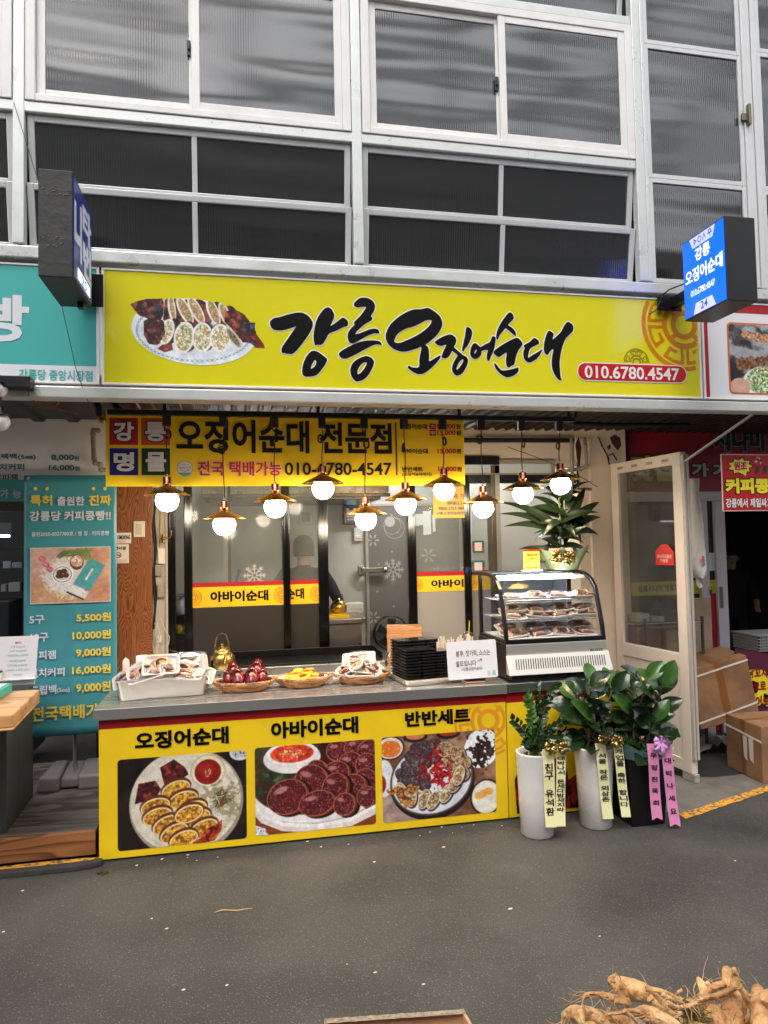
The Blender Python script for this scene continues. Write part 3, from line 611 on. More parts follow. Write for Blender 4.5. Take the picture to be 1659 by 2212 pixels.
# plate of sliced squid printed on the sign (picture 165 x 94 units)
def sign_picture():
    p = Pic(166, 95, (208, 196, 22), 2.2, 5)
    m0 = p.ell(77, 50, 72.5, 38.5, (228, 230, 240), 4, .5); keep = m0 > .5
    p.ell(78, 49, 60, 29, (214, 218, 228), 4, 6)
    for i in range(70):   # leafy wreath round the rim
        a = 2*math.pi*i/70
        if a > 4.2 and a < 5.9 and False: continue
        ex, ey = 77+66*math.cos(a), 50+33.8*math.sin(a); cx = ex*1-.0; t = math.degrees(math.atan2(33.8*math.cos(a), -66*math.sin(a)))
        p.ell(cx, ey, 2.5, .42, (96, 150, 122), t+32, .35, .8); p.ell(cx, ey, 2.5, .42, (96, 150, 122), t-32, .35, .8)
    def slab(pts, cols, seed, sc=5):
        mk = p.poly(pts, cols[0]); p.tex(mk, cols, sc, seed, 2.2); return mk
    RB = [(72, 28, 24), (38, 22, 22), (110, 46, 36), (28, 24, 30), (150, 84, 70)]
    # back row: tail on the left, leaning slices, head on the right
    k = slab([(3,21),(12,17),(22,14),(38,13),(40,12),(42,18),(41,32),(38,39),(24,37),(14,34),(8,27)], RB, 1); keep |= k > .5
    p.poly([(30,20),(40,19),(39,28),(31,27)], (70, 78, 90), a=.5)
    k = slab([(43,14),(50,10),(53,22),(53,38),(41,38),(42,24)], RB, 2); keep |= k > .5
    k = slab([(52,20),(62,28),(70,36),(76,41),(55,38)], [(150,84,66),(74,38,34),(186,120,100),(40,24,24)], 31); keep |= k > .5
    for x, y, rx, ry, an, sd in ((51,24,3.2,15,-8,1),(66,26,5.6,17,-27,2),(79,25,5.4,17,-28,3),(99,26,5.2,16,-22,4),(112,27,4.6,13,-20,5)):
        mk = p.ell(x+7, y+2, rx+5, ry-1, (40, 24, 26), an, .6); p.tex(mk, RB, 5, sd*3, 2); keep |= mk > .5
        p.ell(x, y, rx+1.3, ry+.8, (236, 226, 218), an, .5); q = p.ell(x+.4, y, rx-.7, ry-2, (200, 178, 140), an, .5)
        p.tex(q, [(206,190,150),(226,214,184),(170,130,84),(206,120,84),(128,140,84)], 1.6, sd)
    k = slab([(113,25),(124,21),(136,27),(143,36),(150,47),(146,62),(132,58),(120,44),(112,37)], [(86,32,24),(140,58,42),(48,24,22),(168,84,64),(30,22,28)], 9); keep |= k > .5
    k = slab([(131,36),(149,36),(148,46),(143,52),(156,60),(161,66),(150,66),(141,60),(133,60),(128,48)], [(40,30,34),(26,22,26),(76,98,136),(110,44,30),(64,26,22)], 12); keep |= k > .5
    k = slab([(143,50),(150,49),(160,63),(159,66),(148,66)], [(112,40,24),(150,72,44),(80,28,22)], 14); keep |= k > .5
    # front row
    k = slab([(19,40),(24,37),(40,38),(46,46),(43,60),(34,67),(25,66),(19,56)], [(120,66,56),(38,26,26),(84,40,34),(164,104,88),(34,24,24)], 15, 5); keep |= k > .5
    k = slab([(40,66),(50,60),(52,72),(42,75),(34,71)], [(130,60,44),(70,30,26),(170,96,76)], 17); keep |= k > .5
    def rnd(x, y, rx, ry, an, sd, thick=7, filt=((212,198,158),(232,222,196),(186,148,104),(214,140,92),(104,144,84),(240,236,214))):
        mk = p.ell(x+thick, y-1, rx, ry*.97, (34, 24, 26), an, .6); p.tex(mk, [(40,28,30),(26,22,26),(70,44,38),(52,60,78)], 4, sd+3, 2); keep[mk > .5] = True
        p.ell(x, y, rx, ry, (238, 230, 226), an, .5); q = p.ell(x, y, rx-2.6, ry-2.8, (210, 190, 150), an, .5); p.tex(q, list(filt), 1.5, sd)
        p.specks(q, 26, (112, 150, 84), .7); p.specks(q, 20, (240, 236, 220), .7); p.specks(q, 12, (206, 118, 70), .6)
        keep[p_ok(x, y, rx, ry)] = True
    def p_ok(x, y, rx, ry): return ((p.xx-x)/rx)**2+((p.yy-y)/ry)**2 < 1
    rnd(45, 51, 8.2, 15.5, 18, 21, 7); p.poly([(20,44),(42,40),(43,52),(34,64),(24,64),(19,54)], (60,36,34), a=0); 
    mk = p.poly([(20,40),(42,40),(43,54),(38,62),(30,66),(23,64),(19,54)], (60, 36, 34)); p.tex(mk, [(84,44,38),(36,26,28),(150,88,74),(50,30,30)], 5, 44, 2)
    rnd(65, 57, 12, 18.5, 10, 22, 4); rnd(86, 56, 12.2, 17.5, 4, 23, 3.5); rnd(107, 56, 12.6, 16.5, 4, 24, 0)
    mk = p.ell(123, 55, 5.2, 14, (206, 186, 176), -36, .5); keep[mk > .5] = True; mk = p.ell(122.6, 55.5, 3.3, 11.6, (110, 100, 72), -36, .5); p.tex(mk, [(112,104,76),(70,74,50),(150,140,104)], 1.5, 6)
    p.grain(.05); return p, keep
p, keep = sign_picture()
pl = wbox((278, 640.8, 574, 800), 0)
# zoom frame used for tracing was 560 x 320 source pixels from (500,1140): 166 x 95 units
bx = wbox((500/1.8228, 1140/1.8228, 1060/1.8228, 1460/1.8228), 0)
p.build('picture', (bx[0], bx[1]+.002, bx[2], bx[3]+.002), yframe(-.002), sg, alpha=keep)
# teal sign, left
ts = thing('shop_sign', 'teal sign with a giant white syllable above a white strip, left neighbour shop', 'sign', (-1.2, 0, 2.6))
alu_frame(-3.0, -.012, ZB, ZT, 'frame', ts)
M_teal = mat('teal_sign_film', (76, 176, 172), .28, var=(1.5, .06)); M_tealw = mat('white_sign_film', (222, 222, 228), .3)
g = MB(); zs = P(150, 790, 0).z
g.box((-2.986, 0, zs), (-.026, .09, ZT-.011), 0); g.box((-2.986, 0, ZB+.011), (-.026, .09, zs-.0005), 1); g.build('panel', [M_teal, M_tealw], ts)
g = MB()
ytext(g, '빵', (-62, 636, 63, 738), 0, .03, 0, eps=.0015)
ytext(g, '강릉당 중앙시장점', (41, 799, 200, 823), 0, .02, 1, eps=.0015)
g.build('lettering', [M_tealw, M_teal], ts)
# red and white sign, right
rs_ = thing('shop_sign', 'red bordered white sign with a food photo, above the right neighbour shop', 'sign', (4.6, 0, 2.6))
alu_frame(W+.012, 6.4, ZB, ZT, 'frame', rs_)
xw = P(1530, 760, 0).x; zt2 = P(1600, 677, 0).z
g = MB(); g.box((W+.026, 0, ZB+.011), (6.386, .09, ZT-.011), 0)
q = [(xw, -.0015, ZB+.012)]
for i in range(9):
    t = R(180-90*i/8); q.append((xw+.09+.09*math.cos(t), -.0015, zt2-.09+.09*math.sin(t)))
q += [(6.38, -.0015, zt2), (6.38, -.0015, ZB+.012)]
g.poly(q, 1); g.build('panel', [mat('deep_red_film', (170, 24, 32), .3), M_tealw], rs_)
fb = wbox((1572, 699, 1700, 856), 0)
g = MB(); g.poly(rrect(fb[0], fb[1]+.01, fb[2], fb[3], .03, -.003), 0); g.build('picture_border', mat('orange_border_print', (214, 112, 52), .35), rs_)
def skewer_picture():
    p = Pic(90, 100, (70, 66, 68), 2.0, 9)
    p.tex(np.ones((p.H, p.W)), [(60,58,60),(120,118,122),(34,32,34),(160,160,166)], 14, 3, 2)
    for i in range(4):
        mk = p.ell(30+i*16, 16+i*2, 10, 6, (190, 140, 100), 10, 1, wob=1.2); p.tex(mk, [(196,146,106),(226,190,150),(140,84,52)], 3, i)
    p.poly([(0,30),(90,46),(90,56),(0,44)], (150,152,160)); p.poly([(0,52),(14,60),(20,100),(0,100)], (30,28,30))
    for i in range(6):
        mk = p.ell(16+i*9, 58-i*1.2, 6, 9, (96, 58, 36), 8, 1, wob=1.); p.tex(mk, [(110,66,40),(60,34,24),(156,108,66)], 3, i+8)
    mk = p.ell(52, 84, 34, 24, (236, 232, 226), -8, .7); mk = p.ell(54, 80, 29, 20, (60,110,50), -8, .7)
    p.tex(mk, [(70,120,56),(40,84,36),(120,160,90),(190,206,160)], 3, 4); p.specks(mk, 90, (236,240,228), 1.3); p.specks(mk, 30, (170,60,50), 1.5)
    p.ell(14, 92, 16, 14, (206, 160, 140), 0, 1)
    p.grain(.05); return p
skewer_picture().build('picture', (fb[0]+.012, fb[1]+.02, fb[2]-.012, fb[3]-.012), yframe(-.005), rs_, rr=.022)
# ================================================================ opposite side of the lane and its glazed roof frame: seen only mirrored in the panes
ob = thing('opposite_building', 'dark shuttered market building across the lane with a pale band of windows', 'building', (0, -9, 0))
g = MB(); g.box((-14, -9.6, 0), (16, -9.0, 8.2)); g.build('wall', mat('dull_grey_render', (176, 174, 170), .8, var=(.5, .75)), ob)
for i in range(9):
    o_ = MB(); x = -12.5+i*3.1; o_.box((x, -8.99, 3.5), (x+2.4, -8.95, 4.9)); o_.build('window', M_pane, ob)
    o_ = MB(); o_.box((x, -8.99, .1), (x+2.5, -8.95, 2.4)); o_.build('shutter', mat('dark_roller_shutter', (48, 50, 54), .5), ob)
for k, (z, h, c) in enumerate(((2.7, .5, 150), (5.1, .12, 220), (5.5, .5, 190), (6.3, .1, 230), (6.8, .5, 170), (7.6, .3, 215), (3.9, .1, 235), (4.5, .07, 240))):
    o_ = MB(); o_.box((-13, -8.99, z), (15, -8.94, z+h)); o_.build('reflector_band', mat('pale_band_%d' % k, (c, c, c), .6, var=(.5, .5)), ob)  # unseen pale strips, added as reflectors to streak the window panes
ar = thing('arcade_roof', 'dark steel arches of the arcade roof above the market lane', 'roof', (0, -4, 8))
for i in range(8):
    x = -10+i*3.4; g = MB(); pts = []
    for k in range(15):
        t = math.pi*k/14; pts.append((x, -4.5+4.9*math.cos(t), 8.6+2.0*math.sin(t)))
    for k in range(14): g.beam(pts[k], pts[k+1], .3, .4)
    g.build('arch', mat('grey_steel_paint', (92, 95, 98), .5, .2), ar)
for t in (28, 62, 90, 118, 150):
    g = MB(); a = R(t); g.beam((-14, -4.5+4.9*math.cos(a), 8.6+2.0*math.sin(a)), (16, -4.5+4.9*math.cos(a), 8.6+2.0*math.sin(a)), .25, .55); g.build('purlin', MATS['grey_steel_paint'], ar)
g = MB(); g.box((-14, -5.0, 10.4), (16, -3.8, 10.44)); g.build('ridge_panel', mat('grey_roof_sheet', (120, 122, 124), .6), ar)
# ================================================================ projecting box signs
M_boxblk = mat('dirty_black_box', (34, 34, 33), .55, var=(9, .35), bump=(22, .3))
L_ = thing('projecting_sign', 'dirty black box sign with navy face of white letters above the teal sign', 'sign', (-.2, -.3, 3.2))
# outer vertical edge nearest the lane; box is thin in x, deep in y
yo, yi = -.62, -.20
xl = P(82, 520, yo).x; xr = P(157, 520, yo).x; zb_ = P(120, 598, yo).z; zt_ = P(120, 366, yo).z
g = MB(); g.box((xl, yo, zb_), (xr, yi, zt_)); g.build('housing', M_boxblk, L_, bevel=.004)
M_navy = mat('navy_sign_face', (36, 50, 116), .3, emit=((30, 42, 105), .12)); M_lgrey = mat('grey_sign_letters', (170, 172, 180), .35, emit=((160, 165, 180), .18))
M_lit = mat('lit_white_acrylic', (225, 232, 250), .4, emit=((215, 228, 255), .4))
g = MB(); g.box((xr, yo+.012, zb_+.012), (xr+.004, yi-.012, zt_-.012)); g.build('face', M_navy, L_)
fr = ((xr+.0052, yo, zb_), (0, 1, 0), (0, 0, 1), (1, 0, 0)); Ht = zt_-zb_; Wd = yi-yo
g = MB(); put_text(g, '니', (.02*Wd, .24*Ht, .40*Wd, .80*Ht), fr, .05, 0); put_text(g, '타', (.02*Wd+.42*Wd, .56*Ht, .92*Wd, .90*Ht), fr, .05, 0); put_text(g, '번', (.46*Wd, .18*Ht, .92*Wd, .54*Ht), fr, .05, 0)
g.build('lettering', M_lgrey, L_)
g = MB(); g.box((xr+.0045, yo+.2*Wd, zb_+.03), (xr+.007, yo+.85*Wd, zb_+.16*Ht)); lp = g.build('number_panel', M_lit, L_)
g = MB(); put_text(g, '25', (.36*Wd, .05*Ht, .62*Wd, .14*Ht), ((xr+.0078, yo, zb_), (0, 1, 0), (0, 0, 1), (1, 0, 0)), .01); g.build('number', M_navy, L_)
g = MB(); g.box((xr-.06, yi, zb_+.10), (xr-.02, -.03, zb_+.20)); g.box((xr-.10, -.042, zb_+.06), (xr+.03, -.032, zb_+.24)); g.box((xr-.05, yi-.09, zb_-.03), (xr-.02, yi-.05, zb_+.0)); g.build('bracket', M_black, L_, bevel=.003)
g = MB()
for yy, zz in ((yo, .78), (yo, .79), (yo, .35), (yo, .28), (yo, .8)):
    for k in range(5): g.sph((random.uniform(xl+.01, xr-.01), yo-.001, zb_+Ht*zz+random.uniform(-.02, .02)), (.004*random.uniform(.5, 1.6), .002, .003), 6, 4)
g.build('dirt', mat('dry_mud', (120, 110, 92), .9), L_)
# blue lit sign on the right
B_ = thing('projecting_sign', 'lit bright blue box sign with white lettering and number 24', 'sign', (3.6, -.4, 3.2))
xb = P(1478, 600, -.22).x; ybo = -.66
# outer edge of the lit face sits where px 1568 meets plane x = xb
ybo = PX(1569, 560, xb).y; ybi = PX(1476, 600, xb).y
zb2 = PX(1580, 655, xb).z*0+P(1584, 650, ybo).z; zt2b = PX(1569, 462, xb).z
zb2 = (PX(1583, 651, xb).z + PX(1479, 688, xb).z)/2; zt2b = (PX(1567, 463, xb).z+PX(1469, 531, xb).z)/2
thk = P(1634, 560, ybo).x - xb
g = MB(); g.box((xb, ybo, zb2), (xb+thk, ybi, zt2b)); g.build('housing', mat('black_box_paint', (26, 26, 27), .4, var=(12, .2)), B_, bevel=.004)
M_blue = mat('lit_blue_acrylic', (0, 70, 235), .35, emit=((10, 96, 245), .5)); M_blw = mat('lit_white_letters', (235, 240, 250), .35, emit=((232, 238, 255), .36))
M_blg = mat('lit_pale_panel', (200, 205, 240), .35, emit=((190, 196, 245), .24)); M_dbl = mat('blue_print', (10, 60, 190), .35, emit=((10, 60, 190), .08))
g = MB(); g.box((xb-.004, ybo+.010, zb2+.010), (xb, ybi-.010, zt2b-.010)); g.build('face', M_blue, B_)
Wd = ybi-ybo; Ht = zt2b-zb2
# seen from the left (-x side): text runs from the wall (inner) to the lane (outer)
fr = ((xb-.005, ybi, zb2), (0, -1, 0), (0, 0, 1), (-1, 0, 0))
def pt(u, v, l=0): return (xb-.005-l, ybi-u*Wd, zb2+v*Ht)
g = MB()
g.poly([pt(.20, .975), pt(.27, .845), pt(.74, .845), pt(.80, .975)], 1); g.poly([pt(.24, .02), pt(.30, .155), pt(.68, .155), pt(.76, .02)], 1)
put_text(g, '강릉', (.33*Wd, .66*Ht, .68*Wd, .82*Ht), fr, .03, 0, lift=.002)
put_text(g, '오징어순대', (.08*Wd, .42*Ht, .95*Wd, .60*Ht), fr, .03, 0, lift=.002)
put_text(g, '010.6780.4547', (.20*Wd, .25*Ht, .76*Wd, .33*Ht), fr, .012, 0, lift=.002)
put_text(g, '24', (.42*Wd, .05*Ht, .58*Wd, .14*Ht), fr, .01, 2, lift=.002)
g.poly([pt(.31, .875, .002), pt(.31, .955, .002), pt(.38, .915, .002)], 2); g.poly([pt(.325, .90, .003), pt(.325, .93, .003), pt(.355, .915, .003)], 1)
n = 20; vs = []
for j in range(n):
    a = 2*math.pi*j/n
    for r in (.032, .045): vs.append((xb-.007, ybi-(.45+r*math.cos(a))*Wd, zb2+(.912+r*.9*math.sin(a))*Ht))
g.add(vs, [(2*j, 2*j+1, (2*j+3) % (2*n), (2*j+2) % (2*n)) for j in range(n)], 2)
def bar(u0, v0, u1, v1, wd=.012):
    a = Vector((u0, v0*.9)); b = Vector((u1, v1*.9)); d = (b-a).normalized(); q = Vector((-d.y, d.x))*wd/2
    g.poly([pt(p.x, p.y/.9, .002) for p in (a-q, b-q, b+q, a+q)], 2)
bar(.52, .875, .555, .95); bar(.555, .95, .59, .875); bar(.64, .91, .74, .91); bar(.66, .95, .66, .91); bar(.66, .95, .71, .95); bar(.71, .95, .71, .905); bar(.69, .91, .69, .87)
g.build('lettering', [M_blw, M_blg, M_dbl], B_)
g = MB(); g.box((xb+.03, ybi, zb2+.27*Ht), (xb+.08, ybi+.012, zb2+.65*Ht)); g.box((xb+.02, ybi+.012, zb2+.30*Ht), (xb+.07, -.03, zb2+.43*Ht)); g.box((xb-.07, -.042, zb2+.26*Ht), (xb+.1, -.031, zb2+.46*Ht))
for dz in (.29, .36, .43): g.sph((xb-.055, -.044, zb2+dz*Ht), .006, 6, 4); g.sph((xb-.035, -.044, zb2+dz*Ht), .006, 6, 4)
cpts = [(xb+.02, ybi+.0, zb2+.5*Ht), (xb-.02, -.09, zb2+.50*Ht), (xb-.05, -.06, zb2+.44*Ht), (xb-.06, -.055, zb2+.36*Ht), (xb-.09, -.05, zb2+.25*Ht), (xb-.13, -.04, zb2+.2*Ht)]
g.tube(cpts, .005, 6); g.build('bracket', M_black, B_, bevel=.002)
# thin wire from the left, crossing the teal sign
w_ = MB(); wp = [P(30, 222, -.05), P(82, 390, -.12), P(100, 500, -.2), P(130, 645, -.1), P(165, 800, -.045), P(186, 858, -.02), P(208, 905, .12)]
w_.tube(wp, .0022, 5); tag(w_.build('wire', mat('grey_wire', (60, 60, 62), .5)), 'thin slack grey wire running down across the teal sign', 'wire')
# ================================================================ yellow hanging menu board
YM = .52
mb_ = thing('menu_board', 'yellow menu board with black lettering, prices and four coloured squares behind the lamps', 'menu board', (1, YM, 2.04))
x0, z0, x1, zz = P(228, 960, YM).x, P(600, 1049.6, YM).z, P(1003, 970, YM).x, P(600, 889, YM).z
g = MB(); g.box((x0, YM, z0), (x1, YM+.012, zz)); g.build('panel', mat('warm_yellow_board', (252, 212, 30), .45, var=(2, .05)), mb_, bevel=.002)
def Z6(x, y): return .3307*x, 822.9+.3307*y
def Z7(x, y): return 548.6+.3307*x, 822.9+.3307*y
def bx6(f, a, b, c, d): l, t = f(a, b); r, q = f(c, d); return (l, t, r, q)
g = MB(); eps = YM-.002
for k, (bb, ch) in enumerate((((714, 242, 902, 418), '강'), ((922, 243, 1110, 420), '릉'), ((716, 440, 903, 616), '명'), ((925, 440, 1111, 616), '물'))):
    q = wbox(bx6(Z6, *bb), YM); g.quad((q[0], YM-.001, q[1]), (q[2], YM-.001, q[1]), (q[2], YM-.001, q[3]), (q[0], YM-.001, q[3]), k+3)
    dx, dz = (q[2]-q[0])*.14, (q[3]-q[1])*.14
    put_text(g, ch, (q[0]+dx, q[1]+dz, q[2]-dx, q[3]-dz), ((0, YM-.002, 0), (1,0,0), (0,0,1), (0,-1,0)), .04, 1, .05, 0)
ytext(g, '오징어순대', (381, 907, 668, 979), YM, .03, 0); ytext(g, '전문점', (690, 913, 846, 980), YM, .03, 0)
ytext(g, '전국 택배가능', (426.6, 996.5, 607.5, 1028), YM, .028, 2, .02, 1)
ytext(g, '010-6780-4547', (615, 999, 846, 1027), YM, .018, 0)
q = wbox((854.3, 912, 857.3, 1027), YM); g.quad((q[0], eps, q[1]), (q[2], eps, q[1]), (q[2], eps, q[3]), (q[0], eps, q[3]), 0)
for body, bb, m_ in (('오징어순대', (960, 280, 1130, 316), 0), ('17,000', (1196, 280, 1314, 318), 2), ('원', (1319, 281, 1348, 314), 0), ('15,000', (1196, 322, 1316, 360), 2), ('원', (1321, 324, 1350, 356), 0),
                     ('아바이순대', (963, 442, 1135, 476), 0), ('15,000', (1198, 443, 1318, 480), 2), ('원', (1323, 443, 1352, 475), 0),
                     ('반반세트', (966, 561, 1103, 593), 0), ('(오징어&아바이)', (968, 597, 1160, 625), 0), ('17,000', (1203, 559, 1322, 597), 2), ('원', (1326, 560, 1356, 592), 0)):
    ytext(g, body, bx6(Z7, *bb), YM, .03, m_)
for ch, bb in (('大', (1146, 278, 1188, 316)), ('中', (1147, 320, 1189, 358))):
    q = wbox(bx6(Z7, *bb), YM); g.poly(rrect(q[0], q[1], q[2], q[3], .004, YM-.001), 2); dx = (q[2]-q[0])*.16
    put_text(g, ch, (q[0]+dx, q[1]+dx, q[2]-dx, q[3]-dx), ((0, YM-.0015, 0), (1,0,0), (0,0,1), (0,-1,0)), .01, 1)
q = P(399.5, 1012, YM); rr_ = .048
g.disc((q.x, YM-.001, q.z), rr_, 32, 7); g.disc((q.x, YM-.0015, q.z), rr_*.93, 32, 1)
g.ring((q.x, YM-.002, q.z-.004), rr_*.42, rr_*.55, 16, 4, 200, 340, .6)
g.add([(q.x+rr_*.93*math.cos(R(a)), YM-.002, q.z+rr_*.93*math.sin(R(a))) for a in range(215, 326, 10)], [tuple(range(12))], 7)
put_text(g, 'HACCP', (q.x-.036, q.z-.006, q.x+.036, q.z+.012), ((0, YM-.003, 0), (1,0,0), (0,0,1), (0,-1,0)), .02, 7)
put_text(g, '식품안전관리인증', (q.x-.026, q.z+.02, q.x+.026, q.z+.029), ((0, YM-.003, 0), (1,0,0), (0,0,1), (0,-1,0)), .01, 7)
g.build('lettering', [mat('black_board_ink', (14, 12, 12), .5), mat('white_board_ink', (232, 226, 228), .5), mat('red_board_ink', (200, 26, 36), .5), mat('red_square_ink', (192, 18, 22), .5), mat('orange_square_ink', (214, 82, 24), .5), mat('blue_square_ink', (12, 22, 128), .5), mat('green_square_ink', (8, 66, 30), .5), mat('pale_blue_ink', (86, 158, 186), .5)], mb_)
# ================================================================ lamp track and the ten pendant lamps
YL = .27
zt = 2.475
tr = thing('lamp_track', 'black track rail running under the lintel carrying the pendant lamps', 'track rail', (1.5, YL, zt))
xa, xb_ = P(232, 885, YL).x, P(1240, 885, YL).x
g = MB(); g.box((xa, YL-.018, zt), (xb_, YL+.018, zt+.03)); g.build('rail', M_black, tr, bevel=.003)
g = MB()
for x in (.3, 1.2, 2.1, 2.9): g.box((x-.01, YL-.01, zt+.03), (x+.01, YL+.01, 2.60))
g.build('hanger', M_black, tr)
M_brass = mat('brushed_brass', (206, 164, 92), .28, 1.0, var=(6, .15), rvar=.08); M_copper = mat('rose_copper', (228, 150, 122), .25, 1.0)
M_bulb = mat('lit_opal_bulb', (255, 244, 225), .3, emit=((255, 238, 210), 24.0))
M_cord = mat('black_cord', (14, 13, 13), .6)
LAMPS = [(361, 1069), (484.5, 1121), (594.5, 1083), (697.5, 1044), (790, 1110.6), (876, 1079), (959, 1048), (1043.5, 1086), (1129.5, 1056), (1210.5, 1036)]
ords = ['first', 'second', 'third', 'fourth', 'fifth', 'sixth', 'seventh', 'eighth', 'ninth', 'last']
desc = ['leftmost brass pendant lamp, in front of the wooden column', 'lowest hung brass pendant lamp, second from the left', 'brass pendant lamp third from left, below the red board lettering', 'brass pendant lamp crossing the phone number, fourth from left', 'low hung brass pendant lamp, fifth from left, at the open doorway', 'brass pendant lamp sixth from left, before the snowflake door', 'high brass pendant lamp at the board\'s right corner, seventh from left', 'low brass pendant lamp just right of the menu board', 'brass pendant lamp second from the right end, left of the tall leafy plant', 'rightmost and highest brass pendant lamp, above the tall leafy plant']
RS = .13
shade_prof = [(.018, .062), (.020, .060), (.026, .052), (.034, .046), (.06, .034), (.095, .018), (.122, .004), (.130, .000), (.130, -.003), (.122, .001), (.095, .014), (.06, .030), (.03, .040)]
def lamp_parts(root, zr, seed):
    rnd = random.Random(seed)
    g = MB(); g.lathe(shade_prof, (0, 0, 0), 40); g.build('lamp_shade', M_brass, root, world=False)
    g = MB(); g.lathe([(.012, .058), (.026, .060), (.026, .066), (.023, .068), (.024, .104), (.021, .106), (.006, .107), (.004, .122)], (0, 0, 0), 20); g.build('socket', M_copper, root, world=False)
    g = MB(); g.lathe([(.0, -.098), (.022, -.095), (.043, -.083), (.058, -.063), (.0655, -.038), (.064, -.018), (.056, .0), (.044, .014), (.03, .022)], (0, 0, 0), 28); g.build('bulb', M_bulb, root, world=False)
    L = zt - zr; g = MB(); ca = []
    kz = L - rnd.uniform(.10, .2)
    for i in range(14):
        t = i/13; ca.append((.004*math.sin(t*5+seed)*(1 if 0 < i < 13 else 0), .003*math.cos(t*4), .12+(L-.07-.12)*t))
    g.tube(ca, .0034, 6)
    for q in range(3):   # spare cord wound in a small loop
        tl = rnd.uniform(-.5, .5); rr = .021-.002*q; g.tube([(.016*(1 if seed % 2 else -1)*.7+rr*math.cos(a)*(.55+.4*(seed % 3)/2), -.006+.005*q+rr*math.cos(a)*.3, kz+rr*1.25*math.sin(a)+tl*.01) for a in [2*math.pi*k/14 for k in range(15)]], .0032, 5)
    g.build('cord', M_cord, root, world=False)
    g = MB(); g.box((-.022, -.016, L-.062), (.022, .016, L)); g.tube([(0, 0, L-.075), (0, 0, L-.062)], .006, 8, 1); g.build('track_adapter', [M_black, M_copper], root, world=False, bevel=.002)
for i, (px, py) in enumerate(LAMPS):
    q = P(px, py, YL); zr = q.z
    t = thing('pendant_lamp', desc[i], 'pendant lamp', (q.x, YL, zr), random.uniform(-.4, .4), 'brass pendant lamps hanging over the counter')
    lamp_parts(t, zr, i+1)
# ================================================================ pipes below the awning
def pipe(name, label, pts, r, m, cat='pipe'):
    g = MB(); g.tube(pts, r, 10)
    for p in pts[1:-1]: g.sph(p, r*1.25, 10, 6)
    for p in (pts[0], pts[-1]): g.sph(p, r*1.1, 8, 6)
    return tag(g.build(name, m), label, cat)
M_pipe = mat('grey_plastic_pipe', (146, 138, 128), .5, var=(8, .2)); M_bpipe = mat('black_foam_pipe', (20, 19, 19), .6)
def PP(*a): return [P(*q) for q in a]
pipe('pipe', 'black insulated pipe running under the awning ceiling on the right', PP((1227, 888, .45), (1228, 912, .45), (1240, 915, .46), (1300, 918, .48), (1487, 918, .52)), .017, M_bpipe)
pipe('pipe', 'black pipe along the top of the back wall right of the menu board', PP((1003, 951, 1.22), (1236, 951.5, 1.22)), .018, M_bpipe)
pipe('pipe', 'bent grey pipe beside the pillar under the awning', PP((1262, 948, 1.2), (1264, 962, 1.17), (1268, 1006, 1.17), (1255, 1013, 1.2), (1218, 1018, 1.25)), .014, M_pipe)
pipe('pipe', 'straight grey pipe dropping from the black pipe end', PP((1234, 948, 1.2), (1235, 958, 1.18), (1237, 1056, 1.18), (1275, 1057, 1.25)), .014, M_pipe)
pipe('pipe', 'grey elbow pipe at the left end of the menu board', PP((212, 930, .98), (202, 930, .98), (201, 938, .98), (203, 990, .98), (206, 1000, .96), (216, 1004, .96), (219, 1014, .98), (232, 1016, .98)), .016, M_pipe)
g = MB(); g.tube(PP((210, 868, .5), (213, 880, .5), (214, 900, .5)), [.018, .022, .016], 10, 0); g.tube(PP((214, 900, .5), (221, 912, .5)), .014, 8, 1); g.sph(P(222, 908, .5), .02, 8, 6, 1)
tag(g.build('gas_valve', [M_black, mat('aged_brass', (150, 116, 50), .4, .8)]), 'black and brass gas valve hanging at the left corner of the menu board', 'valve')
pipe('wire', 'orange wire coiled under the left awning ceiling', PP((127, 852, .4), (126, 872, .4), (120, 876, .4), (96, 871, .4), (72, 868, .4), (70, 876, .42), (100, 882, .4), (118, 878, .38), (140, 888, .38), (166, 893, .38)), .0035, mat('orange_wire', (170, 96, 36), .5), 'wire')
pipe('wire', 'sagging grey cable crossing the beige wall right of the board', PP((1098, 966, 1.1), (1160, 988, 1.1), (1220, 1013, 1.1), (1262, 1034, 1.12), (1290, 1052, 1.18)), .003, mat('grey_cable', (84, 80, 76), .5), 'wire')
pipe('wire', 'loose black wires drooping on the stained beige pillar', PP((1293, 945, 1.22), (1300, 962, 1.2), (1315, 990, 1.2), (1316, 1002, 1.2), (1312, 985, 1.18), (1324, 980, 1.18), (1332, 993, 1.18)), .006, M_cord, 'wire')
# globe lamps at the left edge
for k, (px, py, rx, lab) in enumerate(((-4, 840, 24, 'upper white globe lamp with black collar at the left edge'), (0, 910, 26, 'lower white globe lamp hanging at the left edge'))):
    q = P(px, py, -.08); t = thing('globe_lamp', lab, 'lamp', q, 0, 'globe lamps at the left edge')
    rg = (P(px+rx-2, py, -.08).x-q.x)
    g = MB(); g.sph((0, 0, -.002), rg*.92, 20, 12); g.build('globe', mat('unlit_opal_globe', (212, 204, 204), .25), t, world=False)
    g = MB(); g.lathe([(rg*.2, rg*1.5), (rg*.42, rg*1.35), (rg*.5, rg*.9), (rg*1.02, rg*.62), (rg*1.06, rg*.5), (rg*.7, rg*.62)], (0, 0, 0), 24); g.build('collar', M_black, t, world=False)
    if k == 0: g = MB(); g.box((-.02, -.03, rg*.1), (.16, .06, rg*.1+.06)); g.build('bracket', M_black, t, world=False, bevel=.003)
    else: g = MB(); g.tube([(0, 0, rg*1.4), (0, 0, rg*2.4)], .008, 8); g.build('stem', M_black, t, world=False)
